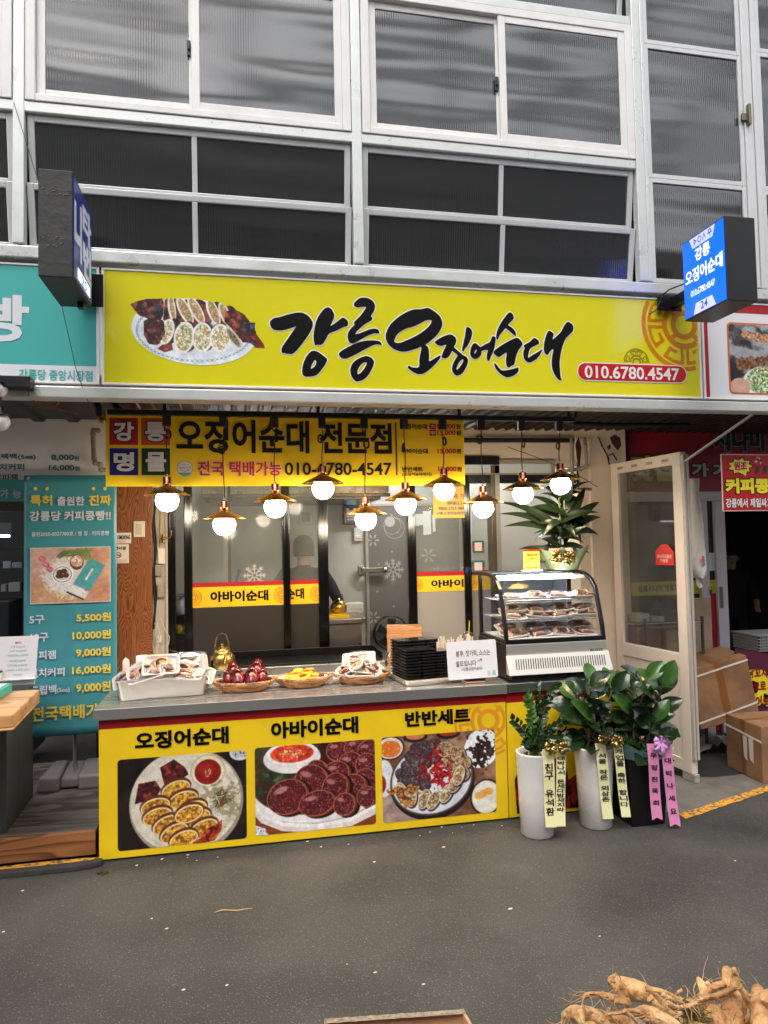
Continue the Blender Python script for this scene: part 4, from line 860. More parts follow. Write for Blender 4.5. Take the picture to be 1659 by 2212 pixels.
# ================================================================ left shop frontage
YB = 1.16
lw = thing('neighbour_shop', 'dark open shop front with white price fascia, left neighbour', 'shop front', (-1.2, YB, 0))
zf0 = P(60, 1036, YB).z; zf1 = 2.62; xr_ = P(232, 1000, YB).x
g = MB(); g.box((-3.2, YB, zf0), (xr_+.02, YB+.03, zf1)); g.build('fascia', mat('white_price_fascia', (228, 226, 234), .45, var=(2, .1)), lw)
zf2 = P(60, 1083, YB).z
g = MB(); g.box((-3.2, YB-.004, zf2), (xr_+.02, YB+.03, zf0-.001)); g.build('teal_strip', M_teal, lw)
g = MB(); g.box((-3.2, YB+.0, P(20, 1104, YB).z), (-.55, YB+.08, zf2-.001)); g.build('wooden_rail', mat('weathered_grey_wood', (78, 66, 56), .7, var=(12, .3)), lw)
def Z8(x, y): return .1389*x, 811.9+.1389*y   # zoom of (0,1480) at 420 px wide
g = MB()
ytext(g, '드랙백(5ea)', (-16, 980, 77.5, 994.5), YB, .025, 0); ytext(g, '8,000', (111, 982, 160, 996), YB, .025, 0); ytext(g, '원', (160.5, 985, 171, 995.5), YB, .025, 0)
ytext(g, '더치커피', (-20, 1001.5, 53, 1016.5), YB, .025, 0); ytext(g, '16,000', (106, 1004.5, 161, 1018), YB, .025, 0); ytext(g, '원', (162, 1007, 172.5, 1017.5), YB, .025, 0)
ytext(g, '커피잼', (-15, 1024, 38.5, 1039), YB, .025, 0)
ytext(g, '가', (1, 1057, 19, 1076), YB-.004, .03, 1); ytext(g, '능', (27.5, 1057.5, 46.5, 1076), YB-.004, .03, 1)
g.build('lettering', [mat('dark_teal_ink', (40, 108, 104), .5), mat('white_fascia_ink', (215, 215, 220), .5)], lw)
M_dk = mat('dark_shop_wall', (22, 23, 26), .7, var=(3, .4))
g = MB(); g.box((-3.2, 3.2, 0), (-.28, 3.25, 2.6)); g.box((-.30, 1.45, 0), (-.26, 3.2, 2.6)); g.build('back_wall', M_dk, lw)
tl = thing('shop_lamp', 'small lit strip lamp inside the dark left shop', 'lamp', P(6, 1158, 1.8))
q = P(4, 1158, 1.8); g = MB(); g.box((q.x-.06, 1.78, q.z-.008), (q.x+.05, 1.82, q.z+.008)); g.build('tube', mat('cool_tube_light', (240, 245, 255), .4, emit=((230, 240, 255), 6)), tl)
g = MB(); g.box((q.x-.06, 1.78, q.z+.011), (q.x+.06, 1.83, q.z+.10)); g.build('fitting', mat('grey_fitting', (120, 122, 126), .5), tl)
sh = thing('wall_shelf', 'dark wooden shelf with pale packets inside the left shop', 'shelf', P(30, 1200, 2.2))
g = MB(); a, b = P(-40, 1185, 2.2), P(60, 1185, 2.2)
for py in (1186, 1232, 1283): z = P(30, py, 2.2).z; g.box((a.x, 2.15, z), (b.x, 2.45, z+.02))
g.box((b.x, 2.14, P(30, 1283, 2.2).z), (b.x+.02, 2.45, P(30, 1180, 2.2).z)); g.build('shelf_board', mat('dark_red_wood', (40, 24, 22), .6), sh)
for k, (l, t, r, b2, c) in enumerate(((6, 1212, 24, 1230, (170, 176, 180)), (26, 1214, 48, 1231, (150, 168, 172)), (2, 1262, 14, 1282, (160, 158, 150)), (18, 1258, 44, 1282, (176, 172, 168)))):
    x0, z0, x1, z1_ = wbox((l, t, r, b2), 2.2); g = MB(); g.box((x0, 2.2, z0), (x1, 2.3, z1_))
    tag(g.build('packet', mat('packet_%d' % k, c, .5, var=(20, .2)), bevel=.006), ['left pale packet on the upper dark shelf', 'pale blue packet on the upper dark shelf', 'narrow beige packet on the lower dark shelf', 'wide pale packet on the lower dark shelf'][k], 'packet', 'packets on the dark shelf')
M_mach = mat('dark_machine', (46, 48, 52), .4)
g = MB(); x0, z0, x1, z1_ = wbox((-30, 1300, 40, 1470), 1.9); g.box((x0, 1.9, z0), (x1, 2.3, z1_*.5+z0*.5)); g.box((x0, 1.95, z0), (x1-.08, 2.3, z1_)); tag(g.build('coffee_machine', M_mach, bevel=.01), 'dark coffee machine on the back counter of the left shop', 'coffee machine')
g = MB(); x0, z0, x1, z1_ = wbox((-60, 1440, 46, 1462), 1.7); g.box((x0, 1.6, z0), (x1, 2.6, z1_)); g.box((x0, 1.65, .1), (x1-.03, 2.5, z0)); tag(g.build('back_counter', mat('pale_edge_counter', (90, 92, 96), .5), bevel=.005), 'dark counter with pale top inside the left shop', 'counter')
# wooden deck, its front board, the painted kerb below
dk = thing('wooden_deck', 'weathered grey plank deck with a brown front board before the left shop', 'deck', (-.6, .2, 0))
zd = .15; xdr = -.075
M_plank = woodmat('weathered_planks', (58, 52, 46), (112, 104, 94), 1.2, 'X', 5, .7); M_front = woodmat('varnished_deck_board', (104, 58, 24), (170, 108, 56), 1.0, 'X', 8, .45)
for i in range(10): g = MB(); y = .235+i*.14; g.box((-3.2, y, zd-.03), (xdr, y+.134, zd+random.uniform(-.001, .002))); g.build('plank', M_plank, dk, bevel=.003)
g = MB(); g.box((-3.2, .205, .02), (xdr, .232, zd)); g.build('front_board', M_front, dk, bevel=.004)
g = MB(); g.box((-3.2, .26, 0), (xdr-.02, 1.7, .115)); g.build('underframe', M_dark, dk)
kb = thing('kerb_block', 'low dark kerb block with worn yellow paint under the deck edge', 'kerb', (-.4, .1, 0))
c0 = PZ(100, 1878, .02); pts = []
for i in range(20):
    a = 2*math.pi*i/20; pts.append((c0.x-.02+.30*abs(math.cos(a))**.6*(1 if math.cos(a) > 0 else -1), c0.y+.03+.05*math.sin(a), .0))
g = MB(); g.prism(pts, (0, 0, .032)); g.build('stone', mat('dark_kerb_stone', (62, 58, 54), .8, var=(20, .3), bump=(50, .4)), kb, bevel=.006)
g = MB(); g.poly([(c0.x-.02+(p[0]-c0.x+.02)*.93, c0.y+.045+(p[1]-c0.y-.03)*.45, .0335) for p in pts]); g.build('paint', M_yel, kb)
# banner on a pole
bn = thing('banner_stand', 'teal standing banner with Korean prices and a photo of coffee buns on a grey foot', 'banner', (-.4, 1.0, .15))
Yb = .98; xl, xr2 = P(51.5, 1300, Yb).x, P(252.5, 1300, Yb).x; zb3, zt3 = P(150, 1588, Yb).z, P(150, 1026.5, Yb).z
g = MB(); nx = 24; nz = 30; vs = []
for j in range(nz+1):
    for i in range(nx+1):
        u, v = i/nx, j/nz; vs.append((xl+(xr2-xl)*u, Yb+.006*math.sin(u*math.pi)*math.sin(v*3)-(.006*math.exp(-((u-.52)/.05)**2) if v < .6 else 0), zb3+(zt3-zb3)*v))
g.add(vs, [(j*(nx+1)+i, j*(nx+1)+i+1, (j+1)*(nx+1)+i+1, (j+1)*(nx+1)+i) for j in range(nz) for i in range(nx)], 0, True)
o = g.build('banner', mat('teal_banner_print', (70, 146, 158), .28, var=(1.2, .08)), bn); sm = o.modifiers.new('t', 'SOLIDIFY'); sm.thickness = .002; sm.offset = 1
Yt = Yb-.010
def ZA(x, y): return (x*.36164)/1.8228, (1900+y*.36164)/1.8228     # (0,1900) zoom
def ZB_(x, y): return (x*.38431)/1.8228, (2650+y*.38431)/1.8228
g = MB()
def bt(body, f, l, t, r, b, m, bold=.028): (a, c), (d, e) = f(l, t), f(r, b); ytext(g, body, (a, c, d, e), Yt, bold, m, eps=.001)
bt('특허', ZA, 328, 135, 570, 252, 1); bt('출원한', ZA, 622, 150, 920, 250, 0); bt('진짜', ZA, 966, 135, 1210, 252, 1)
bt('강릉당 커피콩빵!!', ZA, 320, 308, 1208, 415, 0, .03); bt('출원2020-0027780호 / 명 칭 : 커피콩빵', ZA, 343, 530, 1190, 582, 0, .02)
for x in (386, 513, 1018, 1144): a, c = ZA(x, 66); q = P(a, c, Yt); g.disc((q.x, Yt-.001, q.z), .0115, 20, 1)
bt('5구', ZA, 320, 1445, 485, 1540, 0); bt('5,500원', ZA, 832, 1417, 1210, 1518, 1)
bt('10구', ZA, 335, 1637, 528, 1735, 0); bt('10,000원', ZA, 790, 1606, 1208, 1712, 1)
bt('커피잼', ZA, 320, 1830, 610, 1925, 0); bt('9,000원', ZA, 828, 1793, 1208, 1900, 1)
bt('더치커피', ZA, 322, 2020, 705, 2115, 0); bt('16,000원', ZA, 785, 1982, 1208, 2090, 1)
bt('드립백', ZB_, 310, 125, 578, 222, 0); bt('(5ea)', ZB_, 583, 150, 715, 205, 0, .015); bt('9,000원', ZB_, 780, 88, 1135, 200, 1)
bt('전국택배가능', ZB_, 322, 325, 1150, 475, 1)
g.build('lettering', [mat('white_banner_ink', (206, 208, 220), .5), mat('yellow_banner_ink', (226, 200, 70), .5)], bn)
def bun_picture():
    p = Pic(160, 114, (196, 150, 124), 1.5, 3)
    mk = np.ones((p.H, p.W)); p.tex(mk, [(200,152,126),(212,170,146),(178,126,98)], 30, 2, 1.2)
    p.ell(10, 20, 60, 40, (218, 184, 176), 0, 30, .7)
    mk = p.ell(76, 62, 53, 46, (206, 178, 136), 0, .8); p.tex(mk, [(210,184,142),(168,134,92),(228,208,170)], 3, 6)
    mk = p.ell(74, 58, 50, 38, (222, 216, 220), 0, 1, wob=.8); p.specks(mk, 160, (160, 140, 130), .8)
    for i in range(14): p.ell(60+i*4.4, 12+4*math.sin(i*2), 12, 2.2, (84+i*3, 116+i*2, 66), -40+i*9, .8)
    p.poly([(78,4),(124,2),(122,8),(80,16)], (110, 134, 84), a=.7)
    for x, y in ((22,22),(30,34),(38,44)): mk = p.ell(x, y, 8, 5.6, (206, 104, 128), 20, .8); p.ell(x-1, y-1, 5, 2.4, (232, 160, 176), 20, 1, .7)
    p.ell(92, 30, 14, 16, (120, 56, 40), 0, .8); p.ell(92, 28, 12, 12, (226, 206, 196), 0, .8); p.specks(p.ell(92, 28, 11, 11, (150, 80, 60), 0, 1, .4), 26, (240, 226, 214), 2)
    p.ell(63, 55, 22, 19, (236, 234, 240), 0, .7)
    for i in range(34): a = 2*math.pi*i/34; p.ell(63+18*math.cos(a), 55+15.6*math.sin(a), 1.1, 1.0, (40, 44, 110), 0, .5)
    p.ell(63, 55, 14, 12, (200, 196, 200), 0, .8)
    for x, y in ((57,50),(66,48),(70,57),(60,58),(55,58)): mk = p.ell(x, y, 6, 5, (84, 50, 36), 0, .8); p.ell(x-1, y-1.5, 3, 2, (126, 82, 60), 0, 1, .7)
    p.poly([(118,22),(150,38),(118,92),(84,76)], (84, 160, 168)); p.poly([(82,78),(116,94),(107,107),(72,90)], (224, 220, 222)); p.poly([(72,90),(107,107),(105,110),(70,93)], (70, 60, 58))
    for x, y, s in ((122,48,5),(117,56,6),(112,64,5)): p.ell(x, y, s, 2.2, (214, 226, 228), -58, .6)
    p.grain(.05); return p
a, c = ZA(328, 703); d, e = ZA(1205, 1312); q = wbox((a, c, d, e), Yt)
g = MB(); g.quad((q[0], Yt-.0006, q[1]), (q[2], Yt-.0006, q[1]), (q[2], Yt-.0006, q[3]), (q[0], Yt-.0006, q[3])); g.build('picture_border', MATS['white_banner_ink'], bn)
bun_picture().build('picture', (q[0]+.005, q[1]+.005, q[2]-.005, q[3]-.005), yframe(Yt-.0016), bn)
xp = P(160, 1600, 1.04).x
g = MB(); g.tube([(xp, 1.06, .27), (xp, 1.03, zt3-.05)], .011, 10); g.lathe([(.02, 0), (.016, .03)], (xp, 1.06, .27), 12); g.build('pole', mat('grey_metal_pole', (128, 128, 128), .4, .5), bn)
g = MB()
for x0, x1 in ((xp-.21, xp-.065), (xp+.045, xp+.24)):
    o0 = len(g.v); z0 = zd
    vs = [(x0, .93, z0), (x1, .93, z0), (x1, 1.22, z0), (x0, 1.22, z0), (x0+(.014 if x0 < xp-.1 else 0), .945, z0+.09), (x1, .945, z0+.09), (x1, 1.20, z0+.13), (x0+(.06 if x0 < xp-.1 else 0), 1.20, z0+.13)]
    g.add(vs, [(0,3,2,1),(4,5,6,7),(0,1,5,4),(1,2,6,5),(2,3,7,6),(3,0,4,7)])
g.add([(xp-.065, .955, zd+.012), (xp+.045, .955, zd+.012), (xp+.045, 1.21, zd), (xp-.065, 1.21, zd), (xp-.065, .962, zd+.074), (xp+.045, .962, zd+.074), (xp+.045, 1.2, zd+.116), (xp-.065, 1.2, zd+.116)], [(0,3,2,1),(4,5,6,7),(0,1,5,4),(1,2,6,5),(2,3,7,6),(3,0,4,7)])
g.build('water_foot', mat('grey_moulded_plastic', (122, 114, 112), .45, var=(6, .12)), bn, bevel=.014)
g = MB()
for px, py in ((59, 1035), (53.5, 1581)): q = P(px+2, py, Yt); g.lathe([(.007, 0), (.009, .002), (.005, .003)], (0, 0, 0), 12, M if False else 0); 
for i in range(len(g.v)): pass
g = MB()
for px, py in ((61, 1034), (57, 1580)): q = P(px, py, Yt); g.ring((q.x, Yt-.002, q.z), .004, .009, 16)
g.build('eyelet', mat('chrome', (210, 210, 214), .15, 1), bn)
# wooden table with menu card and teal box
tb = thing('serving_table', 'wooden topped table with dark grey side panel at the left edge', 'table', (-.9, .5, 0))
zt4 = .93
ca, cb = PZ(86, 1488, zt4), PZ(10, 1546, zt4)
g = MB(); ex = -1.6
g.prism([(ex, cb.y-.02, zt4-.075), (cb.x+.035, cb.y+.01, zt4-.075), (ca.x, ca.y, zt4-.075), (ex, ca.y, zt4-.075)], (0, 0, .012)); g.prism([(ex, cb.y-.01, zt4-.062), (cb.x+.03, cb.y+.02, zt4-.062), (ca.x, ca.y, zt4-.062), (ex, ca.y, zt4-.062)], (0, 0, .06)); 
g.build('tabletop', woodmat('honey_wood_top', (168, 106, 52), (214, 164, 104), 1.0, 'X', 5, .3), tb, bevel=.006)
la, lb = PZ(72, 1720, zd), PZ(14, 1800, zd)
g = MB(); g.prism([(ex, lb.y, zd), (lb.x, lb.y, zd), (la.x, la.y, zd), (ex, la.y, zd)], (0, 0, zt4-.078-zd)); g.build('cabinet', mat('dark_green_grey_panel', (74, 76, 72), .5, var=(4, .3), stretch=(6, 6, .8)), tb, bevel=.004)
mc = thing('menu_card', 'small white acrylic menu card with faint printed prices on the wooden table', 'menu card', P(40, 1480, .5))
Yc = .62; g = MB(); q = [P(-2, 1376, Yc), P(83, 1373, Yc), P(75, 1478, Yc), P(-12, 1482, Yc)]
g.prism([q[3], q[2], q[1], q[0]], (0, .006, 0)); g.build('card', mat('white_card', (226, 222, 226), .3), mc, bevel=.002)
g = MB(); g.box((q[3].x-.02, Yc-.03, zt4), (q[2].x+.008, Yc+.05, zt4+.007)); g.build('foot', mat('clear_acrylic_edge', (200, 206, 206), .2), mc, bevel=.002)
g = MB()
for k, (s, y, wd) in enumerate((('MENU', 1388, 14), ('5구 5,500원', 1397, 30), ('10구 10,000원', 1406, 36), ('아메리카노 3,000원', 1415.5, 44), ('커피잼 9,000원', 1427, 36), ('더치커피 16,000원', 1437, 42), ('스페셜티 드립백 (5EA)', 1447, 52), ('9,000원', 1457, 20), ('강릉당 커피콩빵', 1468, 46))):
    cx = 40-(y-1388)*.04; ytext(g, s, (cx-wd/2, y-2.6, cx+wd/2, y+2.6), Yc, .012, 0 if k else 1, eps=.002)
g.build('lettering', [mat('faint_teal_print', (150, 186, 196), .5), mat('faint_red_print', (222, 130, 140), .5)], mc)
q = PZ(14, 1500, zt4); g = MB(); g.box((-1.3, q.y-.16, zt4+.001), (q.x+.005, q.y+.08, zt4+.045), 0); g.box((-1.28, q.y-.14, zt4+.046), (q.x-.012, q.y+.06, zt4+.05), 1)
tag(g.build('gift_box', [mat('turquoise_box', (60, 168, 154), .45), mat('pale_inner_card', (198, 214, 208), .5)], bevel=.003), 'turquoise flat box on the left wooden table', 'box')
q = P(-2, 1470, .6); g = MB(); g.lathe([(.03, 0), (.036, .05), (.036, .052)], (q.x-.02, .6, zt4), 16, 0); g.lathe([(.038, .052), (.038, .06)], (q.x-.02, .6, zt4), 16, 1); tag(g.build('lidded_jar', [M_white, M_black]), 'small pale jar with dark lid beside the menu card', 'jar')
# wooden column with switch and no-smoking plates
YC = 1.2
wc = thing('plywood_wall', 'varnished plywood wall panel with swirling brown grain behind the teal banner', 'wall panel', (.1, YC, .2))
x0, x1 = P(225, 1250, YC).x, P(328.5, 1250, YC).x
g = MB(); g.box((x0, YC, .1), (x1, YC+.25, 2.6)); g.build('panel', woodmat('plywood_swirl', (100, 48, 16), (168, 98, 44), 1.5, 'Z', 36, .38), wc, bevel=.003)
sw = thing('light_switch', 'ivory light switch on the plywood panel', 'switch', P(301, 1144, YC)); x_, z_, X_, Z__ = wbox((289, 1126, 313, 1160), YC)
g = MB(); g.box((x_, YC-.014, z_), (X_, YC, Z__)); g.build('plate', mat('ivory_plastic', (226, 216, 198), .35), sw, bevel=.003)
g = MB(); dx = (X_-x_)*.22; g.box((x_+dx, YC-.019, z_+dx*1.1), (X_-dx, YC-.014, Z__-dx*1.1)); g.build('rocker', mat('ivory_rocker', (206, 192, 168), .3), sw, bevel=.002)
ns = thing('notice_plate', 'white NO SMOKING plate on the plywood panel', 'notice', P(270, 1162, YC), 0, 'smoking notices on the plywood panel'); x_, z_, X_, Z__ = wbox((232, 1151, 283.5, 1174), YC)
g = MB(); g.box((x_, YC-.004, z_), (X_, YC, Z__)); g.build('plate', mat('cream_plate', (228, 220, 210), .4), ns, bevel=.001)
g = MB(); ytext(g, 'NO SMOKING', (246, 1156, 281, 1165.5), YC-.005, .02, 0); ytext(g, '금 연 구 역 입 니 다', (250, 1168, 272, 1171.5), YC-.005, .01, 1); g.build('lettering', [M_ink, M_red], ns)
ns = thing('notice_plate', 'lower notice plate with red no-smoking circle on the plywood panel', 'notice', P(262, 1195, YC), 0, 'smoking notices on the plywood panel'); x_, z_, X_, Z__ = wbox((232, 1176, 278.5, 1217), YC)
g = MB(); g.box((x_, YC-.004, z_), (X_, YC, Z__)); g.build('plate', MATS['cream_plate'], ns, bevel=.001)
g = MB(); ytext(g, '금연시설', (240, 1180, 272, 1188), YC-.005, .025, 0); q = P(256, 1199, YC); g.ring((q.x, YC-.0062, q.z), .015, .020, 24, 1); g.seg(q.x-.013, q.z+.013, q.x+.013, q.z-.013, .004, YC-.0066, 1); g.seg(q.x-.009, q.z-.002, q.x+.010, q.z-.002, .004, YC-.006, 0)
ytext(g, '이 곳은 금연구역입니다', (248, 1208.5, 275, 1211), YC-.005, .01, 1); ytext(g, '흡연시 과태료 부과', (250, 1213, 274, 1215), YC-.005, .01, 0)
g.build('lettering', [M_ink, M_red], ns)
# white jamb strip with cables, boxes, valve
jm = thing('cable_wall', 'narrow cream wall strip carrying black and white cables beside the sliding doors', 'wall', (.35, 1.25, .1))
g = MB(); a = P(326, 1250, 1.24).x; b = P(362, 1250, 1.24).x; g.box((a+.003, 1.24, .05), (b, 1.34, 2.6)); g.build('wall', mat('cream_wall_paint', (206, 194, 180), .6, var=(5, .15)), jm)
g = MB()
for k, px in enumerate((333, 335.5)):
    g.tube([P(px+2*math.sin(i*.9+k), 1055+i*16, 1.215) for i in range(20)], .007, 6)
g.build('black_cable', M_cord, jm)
g = MB()
for k in range(4): g.tube([P(334+k*2.4+4*math.sin(i*.8+k*1.7), 1345+i*8, 1.205-.01*k) for i in range(11)], .0032, 6)
g.tube(PP((346, 1335, 1.2), (356, 1360, 1.2), (366, 1376, 1.2), (364, 1392, 1.2), (350, 1398, 1.19), (356, 1430, 1.2)), .0034, 6)
g.build('white_cable', mat('white_cable_sheath', (206, 196, 182), .45), jm)
for nm, bb, c, dp in (('trunking_box', (341, 1185, 356, 1218), (226, 214, 196), .04), ('relay_box', (335, 1220, 349, 1244), (150, 138, 122), .035), ('relay_box', (340, 1262, 355, 1290), (160, 146, 128), .035), ('adapter', (337, 1374, 348, 1388), (226, 220, 210), .04)):
    x_, z_, X_, Z__ = wbox(bb, 1.2); g = MB(); g.box((x_, 1.2, z_), (X_, 1.238, Z__)); g.build(nm, mat(nm+str(c[0]), c, .45), jm, bevel=.003)
g = MB(); g.tube(PP((357.5, 1055, 1.215), (357.5, 1435, 1.215)), .006, 8); g.tube(PP((346, 1050, 1.215), (346.5, 1180, 1.215)), .006, 8, 1); g.build('conduit', [mat('grey_conduit', (150, 142, 132), .5), mat('brass_conduit', (150, 122, 76), .4, .5)], jm)
g = MB(); q = P(353, 1163, 1.2); g.sph(q, .016, 8, 6); g.tube([q+Vector((0, 0, -.03)), q+Vector((0, 0, .03))], .010, 8); g.tube([q, q+Vector((.045, -.01, .002)), q+Vector((.055, -.012, .02)), q+Vector((.055, -.012, .055))], .004, 6); g.build('brass_valve', MATS['aged_brass'], jm)
# ================================================================ sliding glass doors
YD = 1.28
GD = lambda lab, x: thing('sliding_door', lab, 'sliding door', (x, YD, .05), 0, 'black framed sliding glass doors')
M_gl = glass('window_glass', (238, 242, 242), .05, .12, .16, (190, 192, 188)); M_glc = glass('clear_glass', (248, 250, 250), .01, 0, .8)
zg0, zg1 = .83, P(600, 1049, YD).z + .06
def X(px, Y=YD, py=1230): return P(px, py, Y).x
M_lowp = mat('dark_lower_panel', (52, 47, 44), .4); M_lowg = mat('pale_lower_panel', (150, 148, 144), .4)
M_bandy = mat('yellow_band_film', (238, 196, 30), .4); M_bandr = mat('red_band_film', (176, 22, 30), .4)
def door(lab, pl, pr, Y, post_l, post_r, band, texts, emb, low, ztop=2.30):
    t = GD(lab, X(pl, Y)); xs0, xs1 = X(pl, Y), X(pr, Y)
    g = MB()
    for (a, b) in (post_l, post_r):
        if a is None: continue
        xa, xb = X(a, Y), X(b, Y); g.box((xa, Y-.02, .05), (xb, Y+.02, ztop)); w3 = (xb-xa)/3
        g.box((xa+w3*.2, Y-.028, .06), (xa+w3*.9, Y-.021, ztop)); g.box((xa+w3*2.0, Y-.028, .06), (xa+w3*2.7, Y-.021, ztop))
    xi0, xi1 = X(post_l[1], Y), X(post_r[0], Y)
    g.box((xi0, Y-.018, ztop-.05), (xi1, Y+.018, ztop)); g.box((xi0, Y-.018, .05), (xi1, Y+.018, .13))
    g.build('frame', M_blackframe, t, bevel=.003)
    zl = P(500, band[3], Y).z
    g = MB(); g.box((xi0, Y-.003, zl+.002), (xi1, Y+.003, ztop-.05)); g.build('glass', M_gl, t)
    g = MB()
    zz = [low_ for low_ in ([zl]+[P(960, q_, Y).z for q_ in low[1:]]+[.13])]
    for i, m_ in enumerate(low[0]): g.box((xi0, Y-.005, zz[i+1]), (xi1, Y+.005, zz[i]-(.001 if i else 0)), i)
    g.build('lower_panel', low[0], t)
    zr1, zr0 = P(500, band[0], Y).z, P(500, band[1], Y).z; zy0 = P(500, band[2], Y).z
    g = MB(); g.quad((xi0, Y-.0062, zr0), (xi1, Y-.0062, zr0), (xi1, Y-.0062, zr1), (xi0, Y-.0062, zr1), 0); g.quad((xi0, Y-.0062, zy0), (xi1, Y-.0062, zy0), (xi1, Y-.0062, zr0-.0003), (xi0, Y-.0062, zr0-.0003), 1)
    g.build('band', [M_bandr, M_bandy], t)
    g = MB()
    for s, l, r_, tp, bt_ in texts:
        a = X(l, Y); b = X(r_, Y); h = zr0-zy0; put_text(g, s, (a, zy0+h*bt_, b, zy0+h*tp), ((0, Y-.0072, 0), (1,0,0), (0,0,1), (0,-1,0)), .04, 0)
    for ex_ in emb:
        h = zr0-zy0; emblem(g, X(ex_, Y), (zr0+zy0)/2, h*.40, Y-.0072, 1, clip=(xi0+.002, 0, xi1-.002, 9), nr=22, na=160)
    g.build('lettering', [M_ink, mat('ochre_print', (206, 132, 30), .4)], t); return t
bnd = (1257, 1266.5, 1310, 1311)
g0 = GD('narrow black jamb of the left door, beside the cables', X(362)); g = MB(); g.box((X(361), YD-.02, .05), (X(379.5), YD+.03, 2.3)); g.box((X(365), YD-.028, .05), (X(369), YD-.021, 2.3)); g.build('frame', M_blackframe, g0, bevel=.003)
door('left sliding door with yellow band reading abai sundae and a snowflake', 398, 626.6, YD+.02, (398, 416), (611.5, 626.6), bnd, [('아바이순대', 454, 579, .78, .24)], [418, 607], ([M_lowp], ))
door('second sliding door, its yellow band half hidden behind the first', 611, 709, YD+.07, (609, 611.5), (687.5, 709), bnd, [('순대', 616, 656, .80, .26)], [685], ([M_lowp], ))
door('right sliding door with pale lower panel beside the display case', 881, 1016, YD+.02, (881, 899), (1001.5, 1016), (1247, 1257.5, 1293, 1294), [('아바이', 930, 1000, .76, .24)], [899], ([M_lowg, M_lowp], 1385))
door('rightmost sliding door, mostly hidden by the display case and plant', 1016, 1075, YD+.07, (1014, 1016.5), (1062, 1066), (1247, 1257.5, 1293, 1294), [], [1018], ([M_lowg, M_lowp], 1385))
fr_ = thing('door_frame', 'black head rail above the sliding doors', 'door frame', (1.6, YD, 2.3)); g = MB(); g.box((X(361), YD-.03, 2.303), (X(1082), YD+.14, 2.37)); g.build('head_rail', M_blackframe, fr_, bevel=.004)
ap = thing('door_jamb', 'slim silver and brown aluminium jamb at the right end of the doors', 'door frame', (X(1070), YD, 0)); g = MB(); g.box((X(1064), YD-.02, .05), (X(1073), YD+.1, 2.3)); g.build('post', mat('bronze_aluminium', (112, 100, 84), .35, .6), ap, bevel=.002); g = MB(); g.box((X(1073)+.001, YD-.015, .05), (X(1083), YD+.1, 2.3)); g.build('cover_strip', mat('pale_aluminium', (170, 168, 160), .35, .4), ap)
# transfer notice on the right door
tn = thing('payment_notice', 'yellow bank transfer notice stuck on the right glass door', 'notice', P(970, 1090, YD)); Yn = YD-.012
x_, z_, X_, Z__ = wbox((936, 1050, 1003, 1119), Yn); g = MB(); g.box((x_, Yn, z_), (X_, Yn+.003, Z__)); g.build('sheet', mat('yellow_notice_film', (226, 184, 60), .4), tn)
g = MB(); ytext(g, '계좌이체 가', (945, 1066, 1003, 1078), Yn, .03, 1); ytext(g, '새마을금고', (965, 1083, 998, 1091), Yn, .02, 0); ytext(g, '9003-2757-989', (947, 1095, 1002, 1102), Yn, .02, 0); ytext(g, '강릉 오징어순대(전', (943, 1105, 1002, 1113), Yn, .02, 0); g.build('lettering', [mat('indigo_print', (60, 58, 110), .5), M_red], tn)
for k, (bb, c, lab) in enumerate((((1021, 1168, 1047, 1194), (44, 82, 92), 'upper striped payment sticker with white centre beside the right door'), ((1020, 1211, 1048, 1236), (30, 96, 96), 'lower teal payment sticker beside the right door'))):
    st = thing('payment_sticker', lab, 'sticker', P(bb[0], bb[3], YD), 0, 'payment stickers on the glass'); x_, z_, X_, Z__ = wbox(bb, YD-.01)
    g = MB(); g.poly(rrect(x_, z_, X_, Z__, .006, YD-.0), 0); h = Z__-z_; w4 = X_-x_
    g.quad((x_+w4*.02, YD-.001, z_+h*.3), (x_+w4*.25, YD-.001, z_+h*.3), (x_+w4*.25, YD-.001, z_+h*.6), (x_+w4*.02, YD-.001, z_+h*.6), 1); g.quad((x_+w4*.75, YD-.001, z_+h*.1), (x_+w4*.98, YD-.001, z_+h*.1), (x_+w4*.98, YD-.001, z_+h*.4), (x_+w4*.75, YD-.001, z_+h*.4), 1)
    g.quad((x_+w4*.2, YD-.002, z_+h*.15), (X_-w4*.2, YD-.002, z_+h*.15), (X_-w4*.2, YD-.002, Z__-h*.15), (x_+w4*.2, YD-.002, Z__-h*.15), 2)
    o = g.build('sticker', [mat('sticker_teal_%d' % k, c, .4), mat('sticker_red', (170, 50, 52), .4), mat('sticker_white', (214, 200, 196), .4)], st)
# snowflake stickers
def snowflake(mb, x, z, r, Y, style=0, m=0):
    for k in range(8 if style == 0 else 6):
        a = 2*math.pi*k/(8 if style == 0 else 6)+.0; c, s = math.cos(a), math.sin(a); wd = r*.09
        if style == 2:
            mb.poly([(x+r*.2*c, Y, z+r*.2*s), (x+r*.7*math.cos(a-.22), Y, z+r*.7*math.sin(a-.22)), (x+r*c, Y, z+r*s), (x+r*.7*math.cos(a+.22), Y, z+r*.7*math.sin(a+.22))], m); continue
        mb.seg(x+r*.18*c, z+r*.18*s, x+r*c, z+r*s, wd, Y, m)
        for f in ((.45, .7) if style == 0 else (.5, .8)):
            for sg_ in (-1, 1):
                b = a+sg_*.8; mb.seg(x+r*f*c, z+r*f*s, x+r*f*c+r*.26*math.cos(b), z+r*f*s+r*.26*math.sin(b), wd*.9, Y-.0003, m)
    if style == 0: mb.ring((x, Y, z), r*.16, r*.24, 12, m)
M_snow = mat('white_snow_print', (176, 176, 174), .5)
